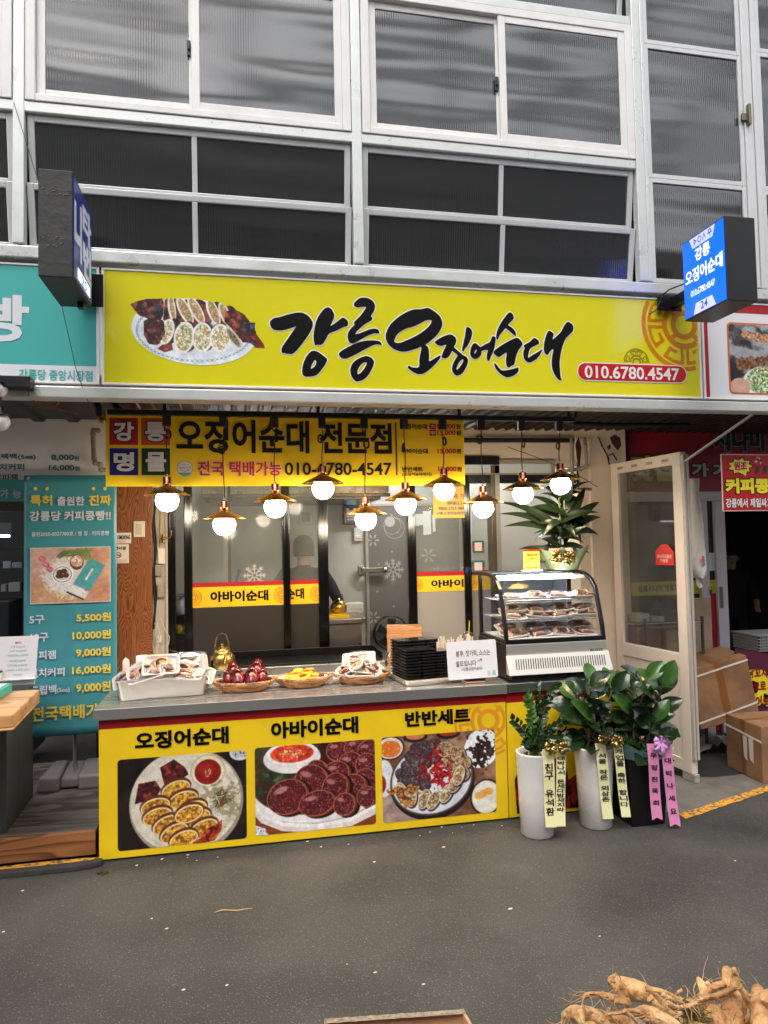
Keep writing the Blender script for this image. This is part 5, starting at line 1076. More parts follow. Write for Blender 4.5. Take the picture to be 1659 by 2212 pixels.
sf = thing('snowflake_sticker', 'white snowflake sticker on the left glass door', 'sticker', P(549, 1240, YD)); g = MB(); q = P(549.5, 1243, YD+.015); snowflake(g, q.x, q.z, .085, YD+.0155); g.build('print', M_snow, sf)
# ================================================================ room behind the doors
YR = 3.0
rm = thing('kitchen_room', 'pale grey insulated kitchen wall seen through the glass doors', 'room', (1.6, YR, 0))
M_wallin = mat('pale_grey_insulated_wall', (186, 186, 184), .5, var=(2, .05), bump=(120, .12))
g = MB(); g.box((-.24, YR, 0), (3.7, YR+.05, 2.7)); g.box((-.24, 1.46, 0), (-.20, YR, 2.7)); g.box((3.6, 1.46, 0), (3.65, YR, 2.7)); g.build('wall', M_wallin, rm)
g = MB(); g.box((-.24, 1.4, 2.62), (3.7, YR, 2.66)); g.build('ceiling', mat('white_ceiling_board', (200, 200, 198), .6), rm)
g = MB(); g.box((-.24, YR-.02, .0), (3.7, YR-.001, .42)); g.build('skirting', mat('dark_skirting', (96, 94, 92), .5), rm)
for k, (x, y, lab) in enumerate(((1.0, 1.9, 'left lit ceiling tube inside the kitchen'), (2.5, 2.1, 'right lit ceiling tube inside the kitchen'))):
    t = thing('ceiling_light', lab, 'ceiling light', (x, y, 2.6), 0, 'kitchen ceiling lights'); g = MB(); g.box((x-.55, y-.06, 2.585), (x+.55, y+.06, 2.615)); g.build('fitting', M_white, t, bevel=.004); g = MB(); g.box((x-.52, y-.03, 2.565), (x+.52, y+.03, 2.584)); g.build('tube', mat('kitchen_tube_light', (250, 252, 255), .4, emit=((255, 251, 244), 40.0)), t)
# cold room door with snowflake print
cdn = thing('cold_room_door', 'grey cold room door printed with white snowflakes and rings', 'door', P(850, 1400, YR)); Yd = YR-.04
x0, x1 = P(790, 1230, Yd).x, P(1000, 1230, Yd).x; z1_, z0 = P(850, 1087, Yd).z, P(850, 1402, Yd).z
g = MB(); f = .03; g.box((x0, Yd-.01, z0), (x0+f, YR, z1_)); g.box((x1-f, Yd-.01, z0), (x1, YR, z1_)); g.box((x0+f, Yd-.01, z1_-f), (x1-f, YR, z1_)); g.build('frame', mat('silver_door_frame', (170, 166, 160), .35, .5), cdn, bevel=.003)
g = MB(); g.box((x0+f, Yd, z0), (x1-f, YR, z1_-f)); g.build('leaf', mat('grey_linen_laminate', (112, 110, 107), .45, var=(60, .1)), cdn)
g = MB()
for px, py, r_, st in ((805.5, 1167, .07, 2), (807, 1334, .07, 2), (849, 1231, .115, 0), (803.5, 1079+29, .032, 1), (935, 1119, .05, 1), (926, 1200, .075, 1)): q = P(px, py, Yd); snowflake(g, q.x, q.z, r_, Yd-.002, st)
for px, py, r_ in ((852, 1121, .105), (855, 1360, .105), (847, 1135, .09)): q = P(px, py+(20 if py == 1121 else 0), Yd); g.ring((q.x, Yd-.0015, q.z), r_*.96, r_, 36)
q = P(842, 1127, Yd); g.disc((q.x, Yd-.0025, q.z), .052, 24)
for px, py in ((847, 1192), (818, 1219), (815, 1278), (850, 1310), (846, 1113), (858, 1150)): q = P(px, py, Yd); g.disc((q.x, Yd-.002, q.z), .009, 10)
g.build('snow_print', M_snow, cdn)
g = MB(); q = P(775, 1232, Yd); g.box((q.x-.02, Yd-.05, q.z-.05), (q.x+.05, Yd-.01, q.z+.05)); g.box((q.x+.02, Yd-.09, q.z-.022), (q.x+.26, Yd-.055, q.z+.028)); g.sph((q.x+.25, Yd-.08, q.z+.003), .034, 10, 8); g.build('latch', mat('chrome_latch', (196, 194, 190), .18, 1.0), cdn, bevel=.008)
g = MB(); x_, z_, X_, Z__ = wbox((792, 1361, 880, 1395), Yd-.01); g.box((x_+.02, Yd-.006, z_), (X_, Yd-.001, Z__)); g.build('kick_plate', mat('scratched_kick_plate', (140, 140, 134), .3, .8, var=(30, .5)), cdn)
cb = thing('control_box', 'clear cased temperature controller with small lit buttons on the kitchen wall', 'control box', P(756, 1107, YR)); x_, z_, X_, Z__ = wbox((741, 1092, 775, 1133), YR-.05)
g = MB(); g.box((x_, YR-.09, z_), (X_, YR-.002, Z__)); g.build('casing', mat('smoked_casing', (96, 92, 98), .25), cb, bevel=.008)
g = MB(); g.box((x_+.03, YR-.095, z_+.03), (X_-.03, YR-.091, Z__-.03)); g.build('front_plate', M_white, cb)
g = MB(); h = Z__-z_; w5 = X_-x_
g.box((x_+w5*.35, YR-.099, Z__-h*.25), (x_+w5*.6, YR-.096, Z__-h*.12), 0)
for i in range(6):
    for j in range(2): g.box((x_+w5*(.2+.11*i), YR-.099, z_+h*(.15+.15*j)), (x_+w5*(.27+.11*i), YR-.096, z_+h*(.22+.15*j)), 0)
g.box((x_+w5*.2, YR-.099, z_+h*.48), (x_+w5*.4, YR-.096, z_+h*.62), 1); g.box((x_+w5*.5, YR-.099, z_+h*.48), (x_+w5*.7, YR-.096, z_+h*.62), 2); g.build('buttons', [mat('dark_buttons', (52, 54, 78), .4), mat('blue_led', (40, 60, 200), .4, emit=((50, 80, 255), 1.2)), mat('green_led', (40, 160, 80), .4, emit=((60, 220, 110), 1.2))], cb)
ws = thing('light_switch', 'small white switch beside the cold room latch', 'switch', P(772, 1155, YR)); x_, z_, X_, Z__ = wbox((764, 1141, 782, 1169), YR-.02); g = MB(); g.box((x_, YR-.04, z_), (X_, YR-.002, Z__)); g.build('plate', mat('pale_switch_plate', (205, 204, 200), .4), ws, bevel=.005); g = MB(); g.box((x_+.02, YR-.05, z_+.03), (X_-.02, YR-.041, Z__-.07)); g.build('rocker', M_white, ws, bevel=.003)
# range hood
hd = thing('range_hood', 'long stainless range hood above the kitchen behind the menu board', 'range hood', (1, 2.1, 2.2)); Yh = 1.75
x0, x1 = P(434, 1062, Yh).x, P(840, 1062, Yh).x; z0, z1_ = P(640, 1069, Yh).z, P(640, 1030, Yh).z
g = MB(); g.box((x0, Yh, z0), (x1, 2.9, z1_+.1)); g.build('body', mat('dull_hood_steel', (150, 144, 138), .3, 1.0, rvar=.1), hd, bevel=.004)
g = MB(); g.box((x0-.01, Yh-.012, z0-.02), (x1+.01, Yh+.01, z0+.01)); g.box((x0+.05, Yh+.1, z0-.035), (x1-.05, 2.7, z0-.002)); g.build('gutter', mat('dark_hood_steel', (104, 98, 92), .25, 1.0), hd, bevel=.004)
for k, (l, t, r, b) in enumerate(((897, 1110, 916, 1136), (914, 1104, 931, 1156), (934, 1112, 940, 1150))):
    x_, z_, X_, Z__ = wbox((l, t, r, b), YR-.06); g = MB(); g.quad((x_, YR-.055-.006*k, z_), (X_, YR-.06-.006*k, z_+.01), (X_, YR-.05-.006*k, Z__), (x_, YR-.05-.006*k, Z__)); o = g.build('paper_sheet', mat('white_wall_paper', (222, 224, 224), .7)); o.modifiers.new('s', 'SOLIDIFY').thickness = .002; tag(o, ['left', 'middle, largest', 'narrow right'][k]+' white paper sheet pinned behind the right sliding door', 'paper', 'papers on the kitchen wall')
# framed picture
fp = thing('wall_frame', 'clear framed notice on the kitchen wall above the person', 'picture frame', P(646, 1110, YR)); x_, z_, X_, Z__ = wbox((645, 1089, 676, 1134), YR-.05); g = MB(); g.box((x_, YR-.06, z_), (X_, YR-.002, Z__)); g.build('frame', mat('grey_acrylic_frame', (132, 130, 128), .3), fp, bevel=.005); g = MB(); g.box((x_+.03, YR-.064, z_+.03), (X_-.03, YR-.061, Z__-.08)); g.build('sheet', mat('grey_print_sheet', (96, 94, 92), .5, var=(30, .5)), fp)
# stainless inner table with board, trays, kettle
it = thing('kitchen_table', 'stainless cabinet table inside the doorway', 'table', P(750, 1410, 2.0)); Yt_ = 1.95
zt5 = P(750, 1337, Yt_).z; xr3 = P(790, 1337, Yt_).x
g = MB(); g.box((.1, Yt_, zt5-.04), (xr3, 2.75, zt5)); g.build('tabletop', M_inox2, it, bevel=.004)
g = MB(); g.box((.14, Yt_+.03, .06), (xr3-.03, 2.7, zt5-.042)); g.build('cabinet', M_inox2, it, bevel=.004)
g = MB(); a = PZ(752, 1329, zt5); g.box((.9, Yt_+.04, zt5), (a.x-.03, 2.35, zt5+.028)); tag(g.build('cutting_board', mat('yellow_cutting_board', (238, 196, 20), .5), bevel=.006), 'yellow plastic cutting board on the stainless table', 'cutting board')
q = PZ(757, 1325, zt5)
for k in range(6):
    g = MB(); ang = (k % 3-1)*.05; M4 = Matrix.Translation((q.x+.0+.004*(k % 2), q.y+.12, zt5+.004+k*.014)) @ Matrix.Rotation(ang, 4, 'Z'); g.box((-.125, -.085, 0), (.125, .085, .011), 0, M4); tag(g.build('foam_tray', mat('white_foam', (226, 222, 214), .6), bevel=.004), ['bottom','second lowest','third lowest','third highest','second highest','topmost'][k]+' white foam tray of the pile on the stainless table', 'foam tray', 'foam trays piled on the kitchen table')
kt = thing('kettle', 'small brass kettle inside on the cutting board', 'kettle', (PZ(713, 1318, zt5).x, 2.2, zt5+.03)); g = MB(); g.lathe([(.055, 0), (.07, .02), (.072, .06), (.05, .10), (.035, .112), (.012, .116), (.012, .13), (0, .132)], (0, 0, 0), 24); g.build('body', MATS['brushed_brass'], kt, world=False); g = MB(); g.tube([(-.04, 0, .10), (-.035, 0, .16), (.035, 0, .16), (.04, 0, .10)], .006, 8); g.build('handle', M_black, kt, world=False)
bp = thing('blue_marker', 'blue pen shaped stick standing behind the left door', 'pen', P(509, 1260, 1.6)); g = MB(); g.tube([P(502, 1290, 1.6), P(516, 1236, 1.6)], .011, 8); g.tube([P(516, 1236, 1.6), P(517.5, 1231, 1.6)], .014, 8); g.build('barrel', mat('blue_plastic', (28, 70, 160), .4), bp)
vs_ = thing('inner_door_post', 'pale and black post standing behind the left glass door', 'post', P(487, 1300, 1.7)); g = MB(); a, b, c = P(483, 1200, 1.7).x, P(492, 1200, 1.7).x, P(499, 1200, 1.7).x; g.box((a, 1.7, .05), (b, 1.75, 2.3), 0); g.box((b+.001, 1.7, .05), (c, 1.75, 2.3), 1); g.build('post', [mat('cream_post', (190, 176, 160), .5), M_black], vs_)
rk = thing('utensil_rack', 'wire rack with bottles and utensils seen in the gap beside the left jamb', 'rack', P(388, 1300, 1.8))
g = MB()
for py in (1290, 1330, 1372): z = P(388, py, 1.8).z; g.box((P(376, py, 1.8).x-.1, 1.78, z), (P(400, py, 1.8).x+.05, 2.1, z+.01))
g.box((P(376, 1300, 1.8).x-.1, 2.1, .1), (P(400, 1300, 1.8).x+.05, 2.12, 1.2)); g.build('shelf', mat('grey_rack', (110, 106, 102), .4, .5), rk)
for k, (px, py, hh, c, lab) in enumerate(((383, 1330, .12, (120, 124, 120), 'grey bottle on the rack in the door gap'), (392, 1330, .15, (170, 190, 214), 'pale blue bottle on the rack in the door gap'), (386, 1372, .07, (204, 196, 40), 'yellow green sponge box on the lower rack'))):
    q = P(px, py, 1.85); g = MB(); g.lathe([(.024, 0), (.026, .01), (.026, hh*.7), (.012, hh*.85), (.012, hh)], (q.x, 1.85, q.z+.012), 12); tag(g.build('bottle', mat('bottle_c%d' % k, c, .3)), lab, 'bottle', 'bottles on the door gap rack')
# ================================================================ counters
ZC = .828
M_cy = mat('yellow_counter_film', (242, 202, 30), .32, var=(5, .10), bump=(3, .4)); M_cr = mat('crimson_counter_film', (150, 14, 24), .35)
ct = thing('counter', 'long stainless topped counter with yellow front showing three food photos', 'counter', (1.1, .15, 0))
YCF = .15
g = MB(); g.box((-.07, .12, ZC-.062), (2.318, 1.2, ZC)); ctop = g.build('countertop', M_inox, ct, bevel=.004)
g = MB()
for i in range(5): g.box((-.06, .22+i*.075, ZC+.0005), (2.31, .225+i*.075, ZC+.003))
g.build('ridge', M_inox, ctop)
g = MB(); g.box((-.045, YCF, .012), (2.305, 1.19, ZC-.063)); g.build('body', mat('galvanised_body', (120, 118, 114), .45, .6), ct)
g = MB(); g.box((-.046, YCF-.004, .012), (2.312, YCF-.0005, .712), 0); g.box((-.046, YCF-.004, .7125), (2.312, YCF-.0005, ZC-.064), 1); g.build('front_panel', [M_cy, M_cr], ct)
YT = YCF-.005
g = MB()
ytext(g, '오징어순대', (291.5, 1575, 494, 1613), YT, .042, 0); ytext(g, '아바이순대', (585, 1553, 774, 1590), YT, .042, 0); ytext(g, '반반세트', (874.5, 1533, 1015, 1566), YT, .042, 0)
c = P(1055, 1556, YT); emblem(g, c.x, c.z, abs(P(1128, 1556, YT).x-c.x), YT-.0002, 1, clip=(0, 0, 2.31, .70), nr=40, na=260)
g.build('lettering', [M_ink, mat('orange_counter_print', (226, 150, 40), .35)], ct)
def dish1():
    p = Pic(140, 100, (30, 20, 20), 2.2, 11); p.tex(np.ones((p.H, p.W)), [(32,22,22),(44,32,30),(20,14,14)], 12, 1, 2)
    p.ell(74, 53, 62, 60, (158, 146, 128), 0, 1); p.ell(73, 51, 60, 57, (212, 202, 182), 0, .8); p.ell(73, 53, 55, 52, (196, 186, 166), 0, 1.5); p.ell(70, 52, 53, 50, (216, 206, 188), 0, 3)
    for pts, sd in (([(45,12),(60,4),(72,14),(76,22),(60,32),(50,34)], 2), ([(22,28),(40,26),(46,36),(40,46),(18,50)], 3)):
        mk = p.poly(pts, (80, 24, 26)); p.tex(mk, [(92,28,28),(48,16,20),(140,56,50),(60,20,26)], 6, sd)
    p.ell(97, 20, 19.5, 19, (196, 178, 150), 0, .7); p.ell(97, 20, 17.5, 17, (224, 210, 184), 0, .7); mk = p.ell(97, 21, 14.5, 14, (132, 22, 20), 0, .8); p.ell(94, 17, 9, 6, (160, 40, 32), 0, 4, .8); p.specks(p.ell(97, 22, 5, 5, (140, 40, 30), 0, 2), 40, (226, 190, 120), .7)
    mk = p.ell(112, 52, 17, 14, (104, 100, 56), 20, 1, .5, wob=4)
    for i in range(60):
        a = p.rs.uniform(0, 6.3); x, y = 112+9*math.cos(a)*p.rs.rand(), 52+8*math.sin(a)*p.rs.rand(); p.ell(x, y, p.rs.uniform(5, 9), .6, [(70,74,40),(206,200,160),(120,124,64),(50,44,34),(150,70,50)][i % 5], p.rs.uniform(0, 180), .5)
    def cake(x, y, rx=13, ry=7.5, an=-10, sd=0):
        p.ell(x, y-1.6, rx+1.2, ry+1.6, (96, 50, 30), an, .6); p.ell(x, y, rx, ry, (236, 212, 158), an, .5); q = p.ell(x, y+.2, rx-1.8, ry-1.6, (206, 150, 40), an, .6)
        p.tex(q, [(222,160,44),(186,112,34),(236,190,80),(132,80,36)], 2.4, sd); p.specks(q, 14, (120, 90, 40), .6); p.specks(q, 10, (90, 60, 36), .5)
    for i, (x, y, a) in enumerate(((62,38,-18),(70,50,-14),(40,55,-12),(42,66,-14),(80,62,-16),(52,76,-22),(84,72,-18),(60,86,-24),(92,84,-22),(70,94,-18),(76,66,-16))): cake(x, y, 16, 9.5, a, i)
    for pts, sd in (([(96,84),(106,80),(112,76),(112,86),(104,98),(92,100),(88,92)], 5), ([(80,98),(92,92),(96,98),(90,104),(78,104)], 6)):
        mk = p.poly(pts, (140, 40, 24)); p.tex(mk, [(150,44,26),(90,20,16),(200,90,50)], 4, sd)
    p.ell(133, 2, 12, 9, (206, 204, 202), 0, .7); p.specks(p.ell(133, 2, 9, 6, (180, 184, 188), 0, .8), 14, (60, 70, 84), 1)
    p.grain(.04); return p
def dish2():
    p = Pic(132, 96, (60, 58, 40), 2.2, 12)
    mk = np.ones((p.H, p.W)); p.tex(mk, [(62,62,40),(36,44,26),(96,104,62),(70,40,30)], 7, 4, 2.5)
    p.poly([(0,72),(132,72),(132,96),(0,96)], (132, 62, 30))
    for i in range(60): p.poly([(0,80+i*.5),(0,80.2+i*.5),(132,80+i*.5)], (80, 36, 20), a=.3)
    p.poly([(0,84),(10,88),(14,96),(0,96)], (220, 220, 226)); p.specks(p.poly([(0,84),(10,88),(14,96),(0,96)], (214, 214, 220)), 20, (40, 40, 50), .7)
    p.ell(66, 58, 74, 35, (196, 178, 172), 0, .8); p.ell(66, 54, 72, 33, (232, 224, 222), 0, .8); 
    mk = p.ell(66, 44, 68, 34, (50, 60, 34), 0, 1); p.tex(mk, [(46,58,34),(26,36,22),(84,100,58),(60,30,28)], 6, 7, 2.5)
    mk = p.poly([(70,0),(132,0),(132,60),(60,60),(60,20)], (50, 16, 18)); p.tex(mk, [(56,18,20),(36,10,14),(70,24,24)], 4, 3)
    p.ell(40, 14, 31, 17, (224, 216, 214), 0, .7); p.ell(40, 9, 28, 13, (236, 230, 226), 0, .7); mk = p.ell(40, 9, 23, 10, (214, 60, 34), 0, .8); p.tex(mk, [(216,64,36),(236,110,70),(180,36,24)], 3, 5); p.specks(p.ell(40, 9, 14, 5, (226, 130, 80), 0, 2, .4), 60, (240, 226, 170), .8)
    def sl(x, y, rx, ry, an, sd):
        p.ell(x+5, y+2, rx+1, ry+1, (30, 8, 10), an, 1.2); p.ell(x+2.5, y+1, rx, ry, (112, 48, 36), an, .6); p.ell(x, y, rx, ry, (184, 112, 82), an, .5); q = p.ell(x, y, rx-.9, ry-.9, (96, 26, 30), an, .6); p.tex(q, [(96,24,30),(58,12,18),(122,44,46),(76,18,24)], 1.7, sd, 3)
        p.specks(q, int(rx*5), (206, 180, 176), .55); p.specks(q, int(rx*2), (190, 120, 90), .6); p.ell(x-rx*.3, y-ry*.4, rx*.35, ry*.18, (214, 160, 158), an, 1.6, .6)
    for i, a in enumerate(((90,10,13,12,0),(110,8,13,12,0),(124,12,12,12,0),(104,26,14,14,10),(122,28,13,13,0),(66,30,12,12,0),(88,34,14,13,0),(120,46,13,14,0),(60,40,18,17,20),(106,50,14,13,0),(34,56,22,19,-20),(86,50,14,16,20),(66,66,20,14,-10),(96,70,12,13,20),(122,64,12,12,0))): sl(*a, sd=i)
    p.poly([(0,60),(8,74),(30,86),(66,92),(104,88),(132,76),(132,84),(104,95),(66,99),(28,93),(6,82),(0,74)], (226, 214, 210)); p.poly([(0,60),(8,73),(30,84),(66,89),(104,85),(132,73),(132,77),(104,89),(66,93),(30,88),(7,77),(0,66)], (240, 234, 232))
    p.grain(.05); return p
def dish3():
    p = Pic(124, 92, (126, 84, 62), 2.2, 13); p.tex(np.ones((p.H, p.W)), [(132,90,68),(92,56,42),(168,128,104),(110,70,52)], 16, 5, 2)
    p.ell(28, 86, 40, 24, (206, 192, 194), 20, 10, .5)
    p.ell(108, 20, 19, 22, (236, 238, 240), 20, .7); mk = p.ell(108, 22, 12, 16, (44, 28, 30), 20, .8, wob=3); p.tex(mk, [(46,30,32),(80,50,50),(24,16,18)], 2, 3)
    p.ell(112, 74, 18, 20, (40, 32, 34), 0, .7); p.ell(112, 74, 16, 18, (226, 222, 206), 0, .7)
    for x, y in ((104,72),(109,70),(115,68)): p.ell(x, y, 5, 4, (226, 170, 90), 10, .7)
    p.ell(9, 12, 15, 13, (40, 28, 26), 0, .7); p.ell(9, 12, 13.5, 11.5, (220, 206, 196), 0, .6); mk = p.ell(9, 13, 11, 9, (214, 110, 40), 0, .7); p.specks(mk, 30, (236, 180, 90), .8)
    p.ell(36, 2, 13, 6, (30, 24, 24), 0, .7); mk = p.ell(36, 1, 10, 4, (200, 120, 80), 0, .7); p.ell(72, 1, 13, 6, (30, 24, 24), 0, .7); p.ell(72, 0, 10, 4, (150, 50, 40), 0, .7)
    p.ell(2, 44, 10, 20, (220, 222, 226), 0, .8); p.ell(-2, 50, 6, 10, (150, 30, 30), 0, .8)
    p.ell(54, 52, 46, 41, (30, 22, 22), -10, .7); p.ell(53, 49, 45, 39, (86, 66, 56), -10, .6); p.ell(53, 49, 43, 37, (208, 214, 226), -10, .8); p.ell(50, 52, 38, 31, (222, 226, 234), -10, 3)
    def d(x, y, r, cols, an, sd, ry=None, rim=(70, 50, 46)):
        ry = ry or r*.9; p.ell(x+1, y+1.2, r+.6, ry+.8, (50, 40, 42), an, .7); p.ell(x, y, r, ry, rim, an, .5); q = p.ell(x, y, r-1, ry-1, cols[0], an, .5); p.tex(q, cols, 1.5, sd, 4)
    DK = [(78,64,70),(44,36,42),(130,112,116),(60,44,46)]
    for i, (x, y) in enumerate(((36,14),(46,12),(56,11),(30,22),(40,20),(50,21),(26,32),(36,30),(46,30),(56,26),(20,40),(30,40),(40,38),(22,48),(32,50),(44,46),(44,54))): d(x, y, 6.4, DK, 0, i)
    for i, (x, y) in enumerate(((68,18),(80,24),(74,32),(86,34),(84,46))): d(x, y, 10, [(176,150,112),(140,108,70),(206,190,160),(110,84,56)], 10, i+30, 8.4, (196,170,130))
    mk = p.ell(60, 37, 13, 12, (140, 12, 20), 0, .8, wob=5); p.tex(mk, [(150,14,24),(96,6,12),(190,40,40)], 2.5, 8); p.specks(mk, 14, (240, 214, 170), .7)
    for i, (x, y, an) in enumerate(((20,60,-20),(30,66,0),(44,70,20),(54,72,30),(68,66,30),(78,56,30),(82,48,20))): d(x, y, 6.2, [(196,166,120),(150,116,70),(222,206,180),(120,90,60)], an, i+50, 11, (236,220,204))
    for i, (x, y) in enumerate(((14,58),(24,60),(34,58),(26,72),(22,66))): mk = p.ell(x, y, 7, 4, (170, 120, 50), 10*i, .7, wob=2); p.tex(mk, [(176,126,56),(200,160,90),(110,50,40)], 2, i)
    p.grain(.05); return p
for fn, bb in ((dish1, (254, 1631, 532.6, 1825)), (dish2, (551, 1606, 811, 1793)), (dish3, (825.6, 1584, 1071, 1766))):
    q = wbox(bb, YT); fn().build('food_photo', q, yframe(YT-.0005), ct, rr=.016)
# second counter section behind the pots
c2 = thing('counter', 'short counter section under the display case, yellow front hidden behind potted plants', 'counter', (2.8, .15, 0))
g = MB(); g.box((2.326, .125, ZC-.058), (3.16, 1.2, ZC-.002)); g.build('countertop', M_inox2, c2, bevel=.004)
g = MB(); g.box((2.33, YCF+.004, .012), (3.14, 1.19, ZC-.060)); g.build('body', MATS['galvanised_body'], c2)
g = MB(); g.box((2.318, YCF-.002, .012), (3.145, YCF+.003, .705), 0); g.box((2.318, YCF-.002, .7055), (3.145, YCF+.003, ZC-.060), 1); g.build('front_panel', [M_cy, M_cr], c2)
g = MB(); ox, oz, k = 2.44, .44, .40
xo = P(*z2((158, 600)), 0)
for fn, polys in STROKES[6:10]:
    wp = [[(lambda q: (ox+(P(*fn(q), 0).x-xo.x)*k*1.0, oz+(P(*fn(q), 0).z-2.70)*k))(q) for q in pl] for pl in polys]
    v, f = shape_curve(wp, YCF-.0045); g.add(v, f, 0)
g.build('lettering', M_ink, c2)
def squid_pic():
    p = Pic(120, 60, (236, 196, 28), 2., 17); keep = np.zeros((p.H, p.W), bool)
    for pts, sd in (([(2,24),(14,10),(24,4),(30,10),(40,60),(4,60)], 2), ([(34,26),(50,8),(58,4),(66,10),(70,24),(76,60),(40,60)], 3), ([(70,30),(90,20),(118,34),(118,60),(72,60)], 4)):
        mk = p.poly(pts, (90, 16, 20)); p.tex(mk, [(104,18,24),(44,10,14),(20,10,14),(150,40,36)], 7, sd); keep |= mk > .5
    p.grain(.04); return p, keep
p, kp = squid_pic(); q = wbox((1108, 1640, 1310, 1765), YCF-.003); p.build('food_photo', (q[0], .03, min(q[2], 3.1), .03+(q[3]-q[1])), yframe(YCF-.0035), c2, alpha=kp)
# ================================================================ griddle
gr = thing('griddle', 'flat black griddle in a stainless body at the back of the counter', 'griddle', (1.15, 1.0, ZC))
gx0, gx1, gy0, gy1 = .515, 1.70, .82, 1.19
g = MB(); g.box((gx0, gy0, ZC+.001), (gx1, gy1, ZC+.062)); g.build('body', M_inox2, gr, bevel=.004)
g = MB(); g.box((gx0+.01, gy0+.03, ZC+.0625), (gx1-.01, gy1-.005, ZC+.075)); f = .012
g.box((gx0+.01, gy1-.012, ZC+.0755), (gx1-.01, gy1-.003, ZC+.125)); g.box((gx0+.01, gy0+.03, ZC+.0755), (gx0+.02, gy1-.013, ZC+.12)); g.box((gx1-.02, gy0+.03, ZC+.0755), (gx1-.01, gy1-.013, ZC+.12)); g.build('plate', mat('seasoned_iron', (24, 23, 22), .35, .3, var=(8, .4)), gr, bevel=.003)
g = MB()
for x in (.56, .60, 1.42): g.lathe([(.012, 0), (.012, .004), (.009, .006)], (0, 0, 0), 4)
g = MB()
for x in (.545, .58, .62): g.box((x-.012, gy0-.003, ZC+.022), (x+.012, gy0-.0005, ZC+.032))
g.build('slot', M_dark, gr)
g = MB(); g.tube([(gx1+.0, 1.02, ZC+.07), (gx1+.03, 1.0, ZC+.10), (gx1+.05, .88, ZC+.10), (gx1+.02, .84, ZC+.07)], .005, 8); g.build('handle', M_inox, gr)
# ================================================================ foam trays with sliced squid
M_foam = mat('white_foam_tray', (196, 190, 184), .55); M_film = glass('cling_film', (252, 252, 252), .10, 0, .55)
M_meat = mat('squid_slice', (206, 158, 134), .45, var=(60, .35)); M_skin = mat('squid_dark_skin', (124, 66, 58), .35, var=(18, .6)); M_fill = mat('stuffing', (216, 186, 152), .6, var=(90, .5, (120, 80, 60)))
def rect_bowl(mb, w, d, h, t=.004, m=0, flare=.02):
    def ring(hw, hd, z, r=.02): 
        o = []
        for cx, cy, a in ((hw-r, -hd+r, -90), (hw-r, hd-r, 0), (-hw+r, hd-r, 90), (-hw+r, -hd+r, 180)):
            for i in range(4): q = R(a+30*i); o.append((cx+r*math.cos(q), cy+r*math.sin(q), z))
        return o
    rs = [ring(w/2-flare, d/2-flare, 0), ring(w/2, d/2, h), ring(w/2+.006, d/2+.006, h), ring(w/2+.006, d/2+.006, h-.004), ]
    inn = [ring(w/2-t, d/2-t, h-.001), ring(w/2-flare-t, d/2-flare-t, t)]
    seq = [rs[0], rs[3], rs[2], inn[0], inn[1]]; vs = sum(seq, []); n = 16
    mb.add(vs, [(i*n+j, i*n+(j+1) % n, (i+1)*n+(j+1) % n, (i+1)*n+j) for i in range(len(seq)-1) for j in range(n)], m, False)
    mb.add(seq[0], [tuple(range(n))[::-1]], m); mb.add(seq[-1], [tuple(range(n))], m)
def make_tray(name, label, cat, group, style, w=.20, d=.14):
    t = thing(name, label, cat, (0, 0, 0), 0, group)
    g = MB(); rect_bowl(g, w, d, .022, .004, 0, .012); g.build('tray', M_foam, t, world=False)
    g = MB(); rnd = random.Random(style*13+5)
    if style in (0, 1):   # fan of slices round an arc, tail in the corner
        n = 15 if style == 0 else 12
        for i in range(n):
            a = R(200-i*(250/n)); rr_ = .042; x, y = rr_*math.cos(a)*(1.15 if style == 0 else 1.3), rr_*math.sin(a)
            M5 = Matrix.Translation((x, y, .022+.0006*i)) @ Matrix.Rotation(a, 4, 'Z') @ Matrix.Rotation(R(50), 4, 'Y')
            v0 = len(g.v); g.lathe([(.0, -.004), (.026, -.004), (.030, 0), (.026, .004), (0, .004)], (0, 0, 0), 12, 0 if i % 3 else 1, 1, .8); g.xform(M5, v0)
        v0 = len(g.v); g.sph((0, 0, 0), (.035, .014, .010), 10, 6, 2); g.xform(Matrix.Translation((.045, -.035, .024)) @ Matrix.Rotation(R(-20), 4, 'Z'), v0)
    else:
        for i in range(4):
            v0 = len(g.v); g.sph((0, 0, 0), (.055, .014, .013), 12, 8, 2 if i % 2 == 0 else 0); g.xform(Matrix.Translation((rnd.uniform(-.012, .012), -.042+.027*i, .022)) @ Matrix.Rotation(R(rnd.uniform(-18, 18)), 4, 'Z'), v0)
        for i in range(8): g.sph((rnd.uniform(-.06, .06), rnd.uniform(-.04, .04), .03), (.012, .010, .008), 8, 5, rnd.choice((0, 1, 2)))
    g.build('food', [M_meat, M_fill, M_skin], t, world=False)
    g = MB(); nx, ny = 9, 7; vs = []
    for j in range(ny):
        for i in range(nx):
            u, v = i/(nx-1)*2-1, j/(ny-1)*2-1; e = (1-u*u)*(1-v*v); vs.append((u*(w/2+.004), v*(d/2+.004), .0235+.026*min(1, e*1.8)+rnd.uniform(-.0008, .0008)*(e > 0)))
    g.add(vs, [(j*nx+i, j*nx+i+1, (j+1)*nx+i+1, (j+1)*nx+i) for j in range(ny-1) for i in range(nx-1)], 0, True); g.build('film', M_film, t, world=False)
    return t
def orient(o, loc, rx=0, ry=0, rz=0): o.location = loc; o.rotation_euler = (R(rx), R(ry), R(rz))
